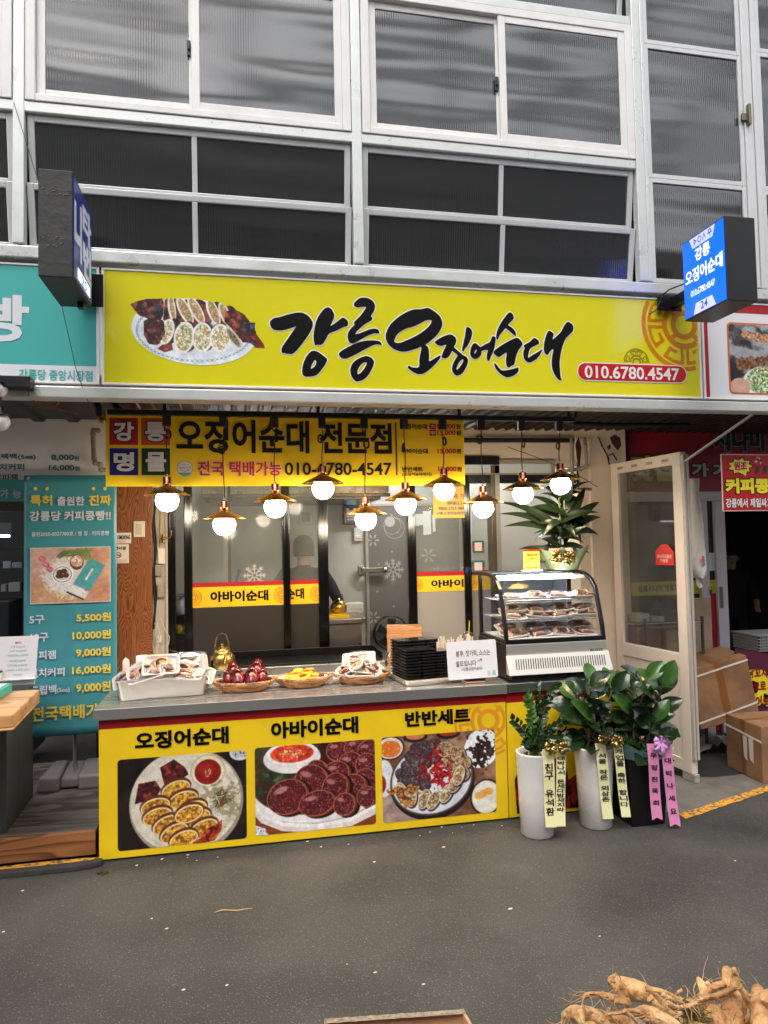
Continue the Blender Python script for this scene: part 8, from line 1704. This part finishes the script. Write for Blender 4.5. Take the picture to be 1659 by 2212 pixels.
g = MB(); g.poly([P(1516, 1200, Yg-.072), P(1522, 1202, Yg-.07), P(1523, 1215, Yg-.07), P(1517, 1214, Yg-.072)], 0); g.poly([P(1517, 1214.5, Yg-.072), P(1523, 1215.5, Yg-.07), P(1523.5, 1221, Yg-.07), P(1518, 1220, Yg-.072)], 1); g.build('print', [mat('red_bag_print', (200, 80, 90), .5), mat('violet_bag_print', (120, 110, 180), .5)], bg_)
# hanging red board
hs_ = thing('hanging_board', 'red hanging board with yellow speech burst, coffee beans and yellow lettering', 'sign', P(1600, 1100, .3)); Yh2 = .30
x_, z_, X_ = P(1562, 1103, Yh2).x, P(1610, 1104, Yh2).z, P(1780, 1040, Yh2).x; Z__ = P(1610, 981, Yh2).z
g = MB(); g.box((x_, Yh2, z_), (X_, Yh2+.006, Z__), 0); g.build('board', mat('pink_white_edge', (226, 196, 190), .4), hs_)
g = MB(); e2 = .006; g.quad((x_+e2, Yh2-.001, z_+e2), (X_-e2, Yh2-.001, z_+e2), (X_-e2, Yh2-.001, Z__-e2), (x_+e2, Yh2-.001, Z__-e2), 0)
def burst(cx, cy, sx, sy, n, Y, m, k=.72):
    pts = []
    for i in range(2*n):
        a = math.pi*i/n; r = 1 if i % 2 == 0 else k; q = P(cx+sx*r*math.cos(a), cy-sy*r*math.sin(a), Y); pts.append((q.x, Y, q.z))
    g.poly(pts, m)
burst(1599, 1007, 30, 21, 9, Yh2-.002, 1); burst(1599, 1007, 26.5, 18, 9, Yh2-.003, 2)
g.poly([P(1600, 1020, Yh2-.0035), P(1613, 1017, Yh2-.0035), P(1611, 1029, Yh2-.0035)][::-1], 2)
ytext(g, '원조', (1585, 997, 1613, 1016), Yh2-.003, .05, 0, .03, 3, eps=.001)
ytext(g, '커피콩빵', (1566, 1033, 1693, 1066), Yh2, .06, 2, .06, 1); ytext(g, '강릉에서 제일싸고~ 맛있는집', (1567, 1076, 1725, 1096), Yh2, .03, 3, .04, 1)
for cx in (1635, 1652): q = P(cx, 1015, Yh2); g.add([(q.x+.026*math.cos(a)*.8+.01*math.sin(a), Yh2-.002, q.z+.032*math.sin(a)) for a in [2*math.pi*k/20 for k in range(20)]], [tuple(range(20))], 4); g.seg(q.x+.006, q.z-.024, q.x-.006, q.z+.024, .003, Yh2-.003, 1)
for cx, cy, s in ((1633, 997, 5), (1640, 990, 3.4), (1643, 1000, 3.4), (1636, 988, 2.5)):
    pts = []
    for i in range(8): a = math.pi*i/4; r = s if i % 2 == 0 else s*.3; q = P(cx+r*math.cos(a), cy-r*math.sin(a), Yh2-.002); pts.append(q)
    g.poly(pts, 3)
g.build('lettering', [mat('board_red', (186, 18, 32), .4), M_ink, mat('board_yellow', (238, 220, 40), .4), M_halo, mat('bean_brown', (84, 48, 40), .5)], hs_)
g = MB(); g.tube([P(1566, 983, Yh2), P(1565, 950, Yh2-.02), P(1563, 892, Yh2-.05)], .0035, 6); g.build('rope', mat('brown_rope', (70, 56, 48), .8), hs_)
# cardboard boxes with straps
M_card = mat('brown_cardboard', (150, 110, 76), .8, var=(6, .38), bump=(9, .9)); M_tape = mat('packing_tape', (132, 84, 44), .3); M_strap = mat('white_strap', (216, 208, 198), .4)
c0 = PZ(1649, 1694, 0); c1 = PZ(1571, 1656, 0); uL = (c1-c0); wl = uL.length; uL.normalize(); uR = Vector((-uL.y, uL.x, 0))
if uR.x < 0: uR = -uR
hb2 = P(1571, 1541, c1.y).z
def carton(name, lab, M, w, d, h, tapes, straps, grp):
    t = thing(name, lab, 'cardboard box', M.translation, 0, grp); 
    g = MB(); g.box((0, 0, 0), (w, d, h)); g.xform(M); g.build('carton', M_card, t, bevel=.006)
    g = MB(); g.box((w*.44, -.0016, .002), (w*.56, -.0006, h)); g.box((w*.44, -.0016, h+.0006), (w*.56, d, h+.0016)); g.xform(M); g.build('tape', M_tape, t)
    g = MB()
    for z, sl in straps: g.beam((-.001, -.0035, z), (w+.001, -.0035, z+sl), .003, .013, up=(0, 0, 1)); g.beam((-.003, -.001, z), (-.003, d, z+sl*.2), .003, .013); 
    g.xform(M); g.build('strap', M_strap, t); return t
# lower: face toward the lower left
Mlo = Matrix(((-uL.x, uR.x, 0, c1.x), (-uL.y, uR.y, 0, c1.y), (0, 0, 1, .002), (0, 0, 0, 1)))
carton('cardboard_box', 'large strapped cardboard box standing on the ground at the right edge', Mlo, wl, .60, hb2, 1, ((hb2*.80, -.03),), 'strapped cardboard boxes')
g = MB(); g.add([(wl*.50, -.004, .14), (wl*.66, -.004, .15), (wl*.70, -.004, .28), (wl*.46, -.004, .27)], [(0, 1, 2, 3)]); g.xform(Mlo); 
g = MB()
for u, w6 in ((.52, .10), (.68, .11)): g.add([(wl*u, -.004, .13), (wl*(u+w6*.9), -.004, .11), (wl*(u+w6), -.004, .28), (wl*(u-.02), -.004, .28)], [(0, 1, 2, 3)])
g.xform(Mlo); tag(g.build('torn_label', mat('torn_paper_label', (206, 200, 192), .7)), 'torn white paper label in two strips on the lower cardboard box', 'label')
# upper: leaning
D2 = 5.22; bl_, br_, tr_ = PD(1502+12, 1577, D2+.12), PD(1649-26+18, 1543, D2+.15), PD(1610, 1410, D2+.15)
tl_ = PD(1486, 1454, D2+.1); ux = (br_-bl_); w8 = ux.length*1.0; ux.normalize(); uz = ((tr_-br_)+(tl_-bl_)); uz = (uz-ux*uz.dot(ux)); h8 = ((tr_-br_).length+(tl_-bl_).length)/2; uz.normalize(); uy = uz.cross(ux)
Mup = Matrix(((ux.x, uy.x, uz.x, bl_.x), (ux.y, uy.y, uz.y, bl_.y), (ux.z, uy.z, uz.z, bl_.z), (0, 0, 0, 1)))
carton('cardboard_box', 'tilted strapped cardboard box leaning on the lower box and the opened door', Mup, w8, .36, h8, 1, ((h8*.86, .03), (.05, .045)), 'strapped cardboard boxes')
# rack behind the door with printer and cardboard
rk2 = thing('wire_rack', 'chrome wire rack behind the opened door carrying a black printer', 'rack', (4.2, 1.05, 0)); Yr2 = 1.02
xr0, xr1 = P(1368, 1350, Yr2).x, P(1517, 1350, Yr2).x; zr = P(1450, 1345, Yr2).z
g = MB()
for z in (zr, .22):
    for yy2 in (Yr2, 1.28): g.tube([(xr0, yy2, z), (xr1, yy2, z)], .006, 6); g.tube([(xr0, yy2, z-.03), (xr1, yy2, z-.03)], .003, 5)
    for i in range(24): x = xr0+(xr1-xr0)*i/23; g.tube([(x, Yr2, z), (x, 1.28, z)], .0022, 4)
g.build('wire_shelf', M_wire, rk2)
g = MB()
for x in (xr0+.1, xr1): 
    for yy2 in (Yr2, 1.28): g.tube([(x, yy2, 0), (x, yy2, zr+.04)], .013, 8)
g.build('leg', mat('grey_rack_leg', (84, 84, 86), .4, .5), rk2)
def small(name, lab, cat, bb, Y, dp, c, rough=.5, z=None, grp=None, tilt=0):
    x_, z_, X_, Z__ = wbox(bb, Y); g = MB(); g.box((x_, Y, z_ if z is None else z), (X_, Y+dp, Z__)); o = g.build(name, mat(name+'_c%d' % c[0], c, rough, var=(10, .15)), bevel=.008); return tag(o, lab, cat, grp)
small('printer', 'black receipt printer on the wire rack behind the door glass', 'printer', (1427, 1318, 1474, 1342), 1.05, .2, (36, 36, 40), .4, zr+.006); small('card_terminal', 'pale card terminal on the wire rack left of the printer', 'card terminal', (1408, 1332, 1436, 1343), 1.04, .12, (168, 164, 160), .4, zr+.006)
small('box', 'low white box with rolls on the wire rack', 'box', (1375, 1326, 1404, 1342), 1.05, .14, (190, 180, 170), .5, zr+.006)
small('cardboard_sheet', 'flattened pale cardboard leaning behind the opened door edge', 'cardboard', (1498, 1291, 1537, 1378), 1.16, .02, (172, 152, 128), .8, .6)
small('carton', 'brown carton under the wire rack behind the door', 'box', (1440, 1362, 1476, 1450), 1.08, .16, (140, 112, 84), .8, .24); small('carton', 'reddish printed carton under the rack beside the pillar', 'box', (1378, 1352, 1428, 1420), 1.08, .16, (120, 70, 62), .8, .5)
g = MB(); rnd = random.Random(6); pts = PZ(1540, 1600, .0); n2_ = 14
vs = [(4.2+.5*i/n2_, .98+.25*j/8, .01+.09*abs(mnoise.noise((i*.6, j*.7, 2)))+.05*math.sin(math.pi*i/n2_)) for j in range(9) for i in range(n2_+1)]; g.add(vs, [(j*15+i, j*15+i+1, (j+1)*15+i+1, (j+1)*15+i) for j in range(8) for i in range(14)], 0, True); tag(g.build('plastic_sheet', mat('crumpled_silver_plastic', (170, 166, 162), .3, bump=(30, .8))), 'crumpled translucent plastic sheet on the floor behind the boxes', 'plastic sheet')
# basket and poster at the far right
gb = thing('plastic_basket', 'grey woven plastic basket at the right edge', 'basket', P(1660, 1410, .9)); Yb2 = .85
q0_, q1_ = P(1637, 1375, Yb2), P(1640, 1407, Yb2); wb_ = .4
g = MB(); nh = 5
for i in range(nh+1): z = q1_.z+(q0_.z-q1_.z)*i/nh; xo = q1_.x+(q0_.x-q1_.x)*i/nh; g.box((xo, Yb2, z-.004), (xo+wb_, Yb2+.006, z+.004)); g.box((xo, Yb2+.0061, z-.004), (xo+.006, Yb2+.3, z+.004))
for i in range(26): x = q1_.x+.012+.015*i; g.beam((x, Yb2+.002, q1_.z), (x+.01, Yb2+.002, q0_.z), .004, .007)
for i in range(18): g.beam((q1_.x+.002, Yb2+.015+i*.016, q1_.z), (q0_.x+.002, Yb2+.015+i*.016, q0_.z), .004, .007)
g.box((q0_.x-.004, Yb2-.006, q0_.z), (q0_.x+wb_, Yb2+.31, q0_.z+.008)); g.build('weave', mat('grey_basket_plastic', (132, 132, 132), .45), gb)
po = thing('shop_poster', 'dark blue and red poster board with yellow cloud bubble at the right edge', 'poster', P(1630, 1500, .75)); Yp2 = .80
pb_ = [P(1588, 1400, Yp2), P(1596, 1560, Yp2), P(1760, 1600, Yp2), P(1760, 1430, Yp2)]; g = MB(); g.prism([pb_[1], pb_[2], pb_[3], pb_[0]], (0, .01, 0)); g.build('board', mat('navy_red_print', (34, 36, 66), .4, var=(3.5, .5, (104, 18, 34))), po)
g = MB()
for cx, cy, r in ((1625, 1460, 18), (1642, 1464, 22), (1624, 1486, 20), (1645, 1494, 26), (1634, 1478, 24), (1663, 1480, 26), (1636, 1508, 20), (1660, 1510, 20)): q = P(cx, cy, Yp2); g.disc((q.x, Yp2-.0016-.0002*(cx % 5), q.z), (r-2)*4.9/1534, 20, 0); g.disc((q.x, Yp2-.0006-.0001*(cx % 5), q.z), (r+.5)*4.9/1534, 20, 2)
ytext(g, '닭꼬치를', (1614, 1441, 1672, 1464), Yp2, .04, 1, eps=.004); ytext(g, '컵으로', (1614, 1471, 1654, 1493), Yp2, .04, 1, eps=.004); ytext(g, '먹어보자', (1616, 1502, 1678, 1526), Yp2, .04, 1, eps=.004); g.build('lettering', [mat('bubble_yellow', (226, 204, 36), .4), mat('dark_red_print', (130, 18, 24), .4), M_ink], po)
# ================================================================ people
def person(label, joints, edges, radii, mats_, head, loc):
    t = thing('person', label, 'person', loc)
    me = bpy.data.meshes.new('body'); me.from_pydata([joints[k] for k in joints], [], []); names = list(joints)
    me = bpy.data.meshes.new('body'); me.from_pydata([joints[k] for k in names], [(names.index(a), names.index(b)) for a, b in edges], [])
    o = bpy.data.objects.new('body', me); COL.objects.link(o); md = o.modifiers.new('skin', 'SKIN'); sv = me.skin_vertices[0].data
    for i, k in enumerate(names): r = radii[k]; sv[i].radius = r if isinstance(r, tuple) else (r, r); sv[i].use_root = (k == 'pelvis')
    s = o.modifiers.new('sub', 'SUBSURF'); s.levels = 2; s.render_levels = 2
    dg = bpy.context.evaluated_depsgraph_get(); m2 = bpy.data.meshes.new_from_object(o.evaluated_get(dg)); bpy.data.objects.remove(o)
    for q in mats_: m2.materials.append(q)
    m2.polygons.foreach_set('use_smooth', [True]*len(m2.polygons))
    return t, m2
def std_person(label, x, y, z0, facing, H, arm_l, arm_r, M_top, M_bot, M_skin_, M_hair, hands=True):
    s = H/1.7; c, sn = math.cos(facing), math.sin(facing)
    def W_(p): px, py, pz = p; return (x+(px*c-py*sn)*s, y+(px*sn+py*c)*s, z0+pz*s)
    J = dict(pelvis=(0, 0, .95), waist=(0, 0, 1.08), chest=(0, .0, 1.28), neck0=(0, .01, 1.42), neck=(0, .0, 1.48), head=(0, -.01, 1.58), crown=(0, -.005, 1.66),
             shl=(-.17, 0, 1.38), shr=(.17, 0, 1.38), ell=arm_l[0], elr=arm_r[0], wrl=arm_l[1], wrr=arm_r[1],
             hpl=(-.09, 0, .90), hpr=(.09, 0, .90), knl=(-.10, -.01, .50), knr=(.10, -.01, .50), anl=(-.10, .01, .08), anr=(.10, .01, .08), tol=(-.10, -.14, .04), tor=(.10, -.14, .04))
    E_ = [('pelvis', 'waist'), ('waist', 'chest'), ('chest', 'neck0'), ('neck0', 'neck'), ('neck', 'head'), ('head', 'crown'), ('chest', 'shl'), ('chest', 'shr'), ('shl', 'ell'), ('shr', 'elr'), ('ell', 'wrl'), ('elr', 'wrr'), ('pelvis', 'hpl'), ('pelvis', 'hpr'), ('hpl', 'knl'), ('hpr', 'knr'), ('knl', 'anl'), ('knr', 'anr'), ('anl', 'tol'), ('anr', 'tor')]
    rad = dict(pelvis=.15, waist=.14, chest=.155, neck0=.07, neck=.052, head=.088, crown=.07, shl=.075, shr=.075, ell=.05, elr=.05, wrl=.03, wrr=.03, hpl=.095, hpr=.095, knl=.062, knr=.062, anl=.042, anr=.042, tol=.035, tor=.035)
    # five separate fingers and a thumb on each hand
    for tg_, wr, el in (('l', arm_l[1], arm_l[0]), ('r', arm_r[1], arm_r[0])):
        d = (Vector(wr)-Vector(el)).normalized(); sd = d.cross(Vector((0, 1, 0))); sd = sd.normalized() if sd.length > .1 else Vector((1, 0, 0)); pl = sd.cross(d)
        J['pm'+tg_] = tuple(Vector(wr)+d*.045); rad['pm'+tg_] = (.034, .016); E_.append(('wr'+tg_, 'pm'+tg_))
        for k in range(4):
            b = Vector(wr)+d*.085+sd*(-.027+.018*k); f1 = b+d*(.032-.004*abs(k-1.4))-pl*.008; f2 = f1+d*.022-pl*.016
            for nm, p, r in (('a', b, .010), ('b', f1, .0095), ('c', f2, .0075)): J['f%d%s%s' % (k, nm, tg_)] = tuple(p); rad['f%d%s%s' % (k, nm, tg_)] = r
            E_ += [('pm'+tg_, 'f%da%s' % (k, tg_)), ('f%da%s' % (k, tg_), 'f%db%s' % (k, tg_)), ('f%db%s' % (k, tg_), 'f%dc%s' % (k, tg_))]
        a = Vector(wr)+d*.03-sd*.032; b = a+d*.03-sd*.018-pl*.01
        for nm, p, r in (('a', a, .011), ('b', b, .0095)): J['th%s%s' % (nm, tg_)] = tuple(p); rad['th%s%s' % (nm, tg_)] = r
        E_ += [('pm'+tg_, 'tha'+tg_), ('tha'+tg_, 'thb'+tg_)]
    rad = {k: (tuple(q*s for q in v) if isinstance(v, tuple) else v*s) for k, v in rad.items()}
    zs_ = {}
    t, m2 = person(label, {k: W_(v) for k, v in J.items()}, E_, rad, [M_skin_, M_top, M_bot], None, (x, y, z0))
    wl_, wr_ = Vector(W_(arm_l[1])), Vector(W_(arm_r[1]))
    for p in m2.polygons:
        q = p.center; zz = (q.z-z0)/s
        hand = min((q-wl_).length, (q-wr_).length) < .10 or (q-Vector(W_(tuple(arm_r[1])))).length < .11
        p.material_index = 0 if (zz > 1.455 or hand) else (1 if zz > .92 else 2)
    # flat shaped head: chin and face
    o = bpy.data.objects.new('body', m2); COL.objects.link(o); o.parent = t; o.location = (-x, -y, -z0)
    Mf = Matrix.Translation(W_((0, 0, 1.585))) @ Matrix.Rotation(facing, 4, 'Z') @ Matrix.Scale(s, 4)
    g = MB(); n = 20; vs = []
    for i in range(11):
        th = math.pi*i/20
        for j in range(n): a = 2*math.pi*j/n; r = math.sin(th); yy = r*math.sin(a); vs.append(Vector((.094*r*math.cos(a), .112*yy+.008, .035+.105*math.cos(th)-(.09 if yy > .2 else 0)*th*.6)))
    g.add(vs, [(i*n+j, (i+1)*n+j, (i+1)*n+(j+1) % n, i*n+(j+1) % n) for i in range(10) for j in range(n)], 0, True); g.xform(Mf); h = g.build('hair', M_hair, t)
    g = MB()
    for sx_ in (-1, 1): g.sph((.033*sx_, -.094, .005), (.012, .006, .007), 8, 6, 0); g.sph((.092*sx_, .005, -.005), (.012, .02, .03), 8, 6, 1)
    g.sph((0, -.105, -.02), (.012, .018, .02), 8, 6, 1); g.sph((0, -.092, -.055), (.024, .006, .006), 8, 6, 2); g.xform(Mf); g.build('face', [mat('dark_eye', (20, 16, 14), .3), M_skin_, mat('lip_colour', (150, 80, 76), .5)], t)
    return t, W_
M_sk = mat('skin', (196, 150, 124), .5); M_coat = mat('dark_blue_coat', (34, 38, 56), .8, var=(14, .3), bump=(30, .4)); M_cap = mat('grey_knit_cap', (74, 68, 66), .9, bump=(120, .6)); M_pants = mat('dark_trousers', (22, 22, 26), .8)
px_, py_ = P(655, 1200, 2.35).x, 2.32
hh = P(651, 1161, 2.32).z/1.0
t, Wf = std_person('person in dark blue coat and grey cap, back turned, working behind the glass', px_, py_, 0.05, math.pi, (hh-.05)/1.70*1.70*1.0, ((-.30, .02, 1.14), (-.27, -.20, 1.02)), ((.30, .03, 1.16), (.26, -.2, 1.0)), M_coat, M_pants, M_sk, M_cap)
# cuffs and the gloved hand stay part of the same person: mint sleeve cover
# person in the dark right shop
M_dkc = mat('black_clothes', (26, 27, 30), .8, var=(8, .3))
px2 = P(1577, 1200, 3.1).x
t2, Wf2 = std_person('person in black clothes and long apron standing in the dark right shop', px2, 3.1, 0.0, R(-20), 1.56, ((-.26, -.02, 1.12), (-.22, -.18, .98)), ((.26, -.02, 1.12), (.22, -.2, 1.0)), M_dkc, M_dkc, M_sk, mat('black_hair', (14, 12, 12), .6))
# ================================================================ foreground: carton corner and heap of roots on the near stall
fc0 = PD(1004, 2183, 1.15)
sb = thing('market_carton', 'worn open cardboard carton, its rim corner showing at the bottom edge', 'cardboard box', fc0)
r0, r1 = PD(700, 2206, 1.12), PD(1000, 2182, 1.22); r2 = PD(1032, 2225, 1.0)
zr_ = (r0.z+r1.z)/2; r0.z = r1.z = r2.z = zr_
r0 = PZ(700, 2204, zr_); r1 = PZ(1003, 2183, zr_); r2 = PZ(1034, 2235, zr_); r3 = r0+(r2-r1)
g = MB(); th = .007; crn = [r0, r1, r2, r3]
cen = (r0+r1+r2+r3)/4
for i in range(4):
    a, b = crn[i], crn[(i+1) % 4]; ia, ib = a.lerp(cen, .045), b.lerp(cen, .045)
    dz = Vector((0, 0, -.20)); g.add([a, b, ib, ia, a+dz, b+dz, ib+dz, ia+dz], [(0, 1, 2, 3), (0, 4, 5, 1), (3, 2, 6, 7), (4, 7, 6, 5), (0, 3, 7, 4), (1, 5, 6, 2)])
g.poly([c+Vector((0, 0, -.199)) for c in crn]); g.build('wall', mat('foreground_cardboard', (196, 150, 112), .8, var=(20, .25), bump=(60, .4)), sb, bevel=.002)
g = MB(); ed = [r0.lerp(r1, k/24) for k in range(25)]; vs = []
for k, p in enumerate(ed): wv = .0025*mnoise.noise((k*.9, 0, 0)); vs += [p+Vector((0, .002+wv, .0012)), p+Vector((0, -.010+wv, .0014))]
g.add(vs, [(2*k, 2*k+1, 2*k+3, 2*k+2) for k in range(24)]); g.build('torn_edge', mat('dusty_torn_edge', (168, 150, 124), .9, var=(120, .6)), sb)
tbz = .78
stl = thing('stall_table', 'grey plastic stall table just below the frame under the roots', 'table', (1.5, -3.1, 0)); ta_ = PZ(1250, 2330, tbz)
g = MB(); g.box((ta_.x-.03, -4.0, tbz-.03), (2.4, ta_.y+.12, tbz)); g.build('tabletop', mat('grey_table_plastic', (110, 108, 104), .6), stl, bevel=.004)
for (x, y) in ((ta_.x+.03, ta_.y+.06), (2.34, ta_.y+.06), (2.34, -3.94), (ta_.x+.03, -3.94)): g = MB(); g.box((x-.02, y-.02, 0), (x+.02, y+.02, tbz-.031)); g.build('leg', MATS['grey_table_plastic'], stl)
M_root = mat('ginseng_skin', (228, 178, 118), .6, var=(34, .6, (140, 86, 44)), bump=(55, 1.6)); M_root2 = mat('ginseng_skin_pale', (234, 192, 136), .6, var=(30, .55, (160, 106, 60)), bump=(55, 1.5))
rt_rnd = random.Random(99)
def px3(a, D): return PD(a[0], a[1], D)
ZR = lambda x, y: ((2200+x*.4967)/1.8228, (3750+y*.4967)/1.8228)
def curl(g, b, d, L, rnd):
    p = Vector(b); d = Vector(d); pts = [p.copy()]; w_ = Vector((rnd.uniform(-1, 1), rnd.uniform(-1, 1), rnd.uniform(-1, .4)))*.55
    for k in range(7): d = (d+w_*.5+Vector((rnd.uniform(-.5, .5), rnd.uniform(-.5, .5), rnd.uniform(-.6, .35)))*.6).normalized(); p = p+d*(L/6); pts.append(p.copy())
    g.tube(pts, [.0009, .0008, .0007, .0006, .0005, .0004, .0003, .0002], 4)
def root(lab, main, rads, D0, D1, limbs, seed, m, hairs=14):
    """thick tapering body along traced points with side roots and hair rootlets"""
    rnd = random.Random(seed); pts = [PD(*ZR(*p), D0+(D1-D0)*i/(len(main)-1)) for i, p in enumerate(main)]
    def refine(ps, k=4):
        o = []
        for i in range(len(ps)-1):
            p0, p1, p2, p3 = ps[max(0, i-1)], ps[i], ps[i+1], ps[min(len(ps)-1, i+2)]
            for j in range(k): t = j/k; o.append(.5*((2*p1)+(p2-p0)*t+(2*p0-5*p1+4*p2-p3)*t*t+(3*p1-p0-3*p2+p3)*t**3))
        o.append(ps[-1]); return o
    sc = lambda r: 1.32*r*.4967/1.8228*((D0+D1)/2)/1534
    P_ = refine(pts); R_ = []
    for i in range(len(P_)):
        t = i/(len(P_)-1)*(len(rads)-1); a = int(min(t, len(rads)-2)); r = rads[a]+(rads[a+1]-rads[a])*(t-a); R_.append(max(.0012, sc(r)*(1+.09*mnoise.noise((i*.8, seed, 0)))))
    t_ = thing('ginseng_root', lab, 'root', pts[0], 0, 'fresh ginseng roots heaped in the foreground')
    g = MB(); g.tube(P_, R_, 12); g.sph(P_[0], R_[0]*1.02, 12, 8); g.sph(P_[-1], R_[-1]*1.02, 8, 6); g.build('root_body', m, t_)
    for li, (lp, lr0, lr1) in enumerate(limbs):
        q = refine([PD(*ZR(*p), D0+(D1-D0)*.6-.012*li) for p in lp]); g = MB(); g.tube(q, [sc(lr0+(lr1-lr0)*i/(len(q)-1)) for i in range(len(q))], 8)
        for k in range(5):
            b = q[rnd.randrange(len(q)//3, len(q))]; d = Vector((rnd.uniform(-1, 1), rnd.uniform(-.5, .5), rnd.uniform(-1, .5))).normalized(); L = rnd.uniform(.012, .035); c = Vector((rnd.uniform(-1, 1), rnd.uniform(-1, 1), rnd.uniform(-1, 1)))*.006
            curl(g, b, d, L, rnd)
        g.build('side_root', m, t_)
    g = MB()
    for k in range(hairs):
        i = rnd.randrange(2, len(P_)); b = P_[i]; d = Vector((rnd.uniform(-1, 1), rnd.uniform(-.6, .3), rnd.uniform(-.8, .9))).normalized(); L = rnd.uniform(.015, .045); c = Vector((rnd.uniform(-1, 1), 0, rnd.uniform(-1, 1)))*.008
        curl(g, b, d, L, rnd)
    if hairs: g.build('rootlets', m, t_)
root('largest plump root with a knobbly tip at upper left of the heap', [(436, 235), (500, 270), (600, 300), (700, 330), (790, 400), (880, 450), (960, 500)], [38, 56, 60, 50, 36, 26, 20], 1.22, 1.14, [([(440, 215), (425, 225), (430, 195), (455, 170)], 18, 6), ([(700, 320), (790, 370), (860, 430), (960, 480)], 24, 12), ([(690, 290), (780, 300), (880, 330), (960, 370), (1060, 380)], 16, 8), ([(720, 360), (800, 440), (850, 480)], 22, 12)], 1, M_root, 22)
root('long thin curling root reaching left over the asphalt', [(520, 355), (430, 352), (340, 330), (240, 325), (200, 350), (180, 440)], [14, 17, 12, 8, 6, 4], 1.19, 1.15, [([(430, 352), (330, 345), (220, 360), (178, 350)], 7, 2), ([(560, 380), (480, 385), (400, 365)], 16, 10), ([(560, 420), (520, 400), (440, 390)], 18, 10)], 2, M_root, 26)
root('stubby root lying at the lower left corner of the heap', [(60, 510), (110, 490), (180, 500), (230, 560), (260, 620)], [30, 44, 52, 50, 40], 1.08, 1.02, [([(60, 500), (35, 520), (20, 570)], 12, 3), ([(200, 480), (290, 500), (360, 560), (400, 620)], 40, 30)], 3, M_root2, 18)
root('wrinkled ringed root in the middle front of the heap', [(610, 480), (680, 480), (760, 510), (840, 550), (930, 600)], [22, 42, 50, 48, 40], 1.07, 1.02, [([(700, 530), (710, 570), (715, 620)], 18, 14), ([(640, 470), (560, 460), (480, 480), (380, 490)], 14, 8), ([(520, 460), (590, 520), (650, 600)], 12, 8)], 4, M_root2, 22)
root('upright thick root with a forked top right of the heap centre', [(1335, 150), (1335, 210), (1370, 290), (1375, 380), (1380, 480), (1390, 600)], [30, 30, 44, 58, 62, 60], 1.16, 1.06, [([(1320, 250), (1240, 270), (1180, 320), (1120, 370), (1040, 410)], 22, 12), ([(1400, 270), (1300, 330), (1180, 360), (1080, 390)], 20, 12), ([(1430, 270), (1480, 340), (1520, 440)], 20, 14), ([(1400, 260), (1410, 200), (1388, 125)], 24, 12)], 5, M_root, 26)
root('slender pointed root standing behind the heap', [(1108, 210), (1130, 250), (1150, 310), (1140, 380)], [12, 24, 26, 22], 1.2, 1.17, [([(1175, 235), (1200, 270), (1215, 300)], 10, 16), ([(980, 295), (940, 330), (970, 380), (1000, 440)], 9, 12)], 6, M_root2, 14)
root('thick pale root at the right edge of the heap', [(1580, 310), (1600, 400), (1610, 480), (1600, 620)], [40, 62, 64, 58], 1.14, 1.04, [([(1500, 330), (1480, 420), (1460, 520)], 20, 8), ([(1660, 340), (1700, 420), (1710, 540)], 50, 44), ([(1560, 520), (1530, 580), (1500, 640)], 20, 14)], 7, M_root, 20)
root('root buried in the middle of the heap under the upright one', [(1160, 420), (1200, 450), (1240, 510), (1260, 600)], [40, 54, 56, 50], 1.12, 1.06, [([(1100, 530), (1200, 540), (1300, 545)], 16, 14), ([(1480, 530), (1500, 580), (1510, 640)], 30, 26)], 8, M_root, 18)
root('low root filling the front of the heap between the ringed and buried roots', [(960, 560), (1020, 600), (1100, 620), (1180, 640)], [40, 46, 46, 40], 1.07, 1.03, [([(860, 400), (930, 440), (1010, 430), (1100, 400)], 18, 12), ([(820, 330), (900, 370), (980, 400)], 12, 8)], 9, M_root2, 14)
root('reddish root at the front left filling behind the stubby one', [(330, 560), (420, 540), (520, 560), (600, 620)], [30, 38, 40, 36], 1.09, 1.04, [([(380, 480), (450, 520), (500, 560)], 14, 10), ([(400, 440), (380, 480), (360, 520)], 8, 5)], 10, M_root, 20)
g = MB(); rnd = random.Random(44)
for i in range(240):
    b = PD(*ZR(1050+rnd.gauss(0, 45), 510+rnd.gauss(0, 40)), 1.06+rnd.uniform(-.01, .02)); d = Vector((rnd.uniform(-1, 1), rnd.uniform(-1, .2), rnd.uniform(-.6, 1))).normalized(); g.tube([b, b+d*.008+Vector((rnd.uniform(-.003, .003), 0, 0)), b+d*.016], [.0008, .0006, .0003], 4)
tag(g.build('moss', mat('olive_moss', (92, 88, 40), .9)), 'tuft of olive green moss tucked between the ginseng roots', 'moss', kind='stuff')
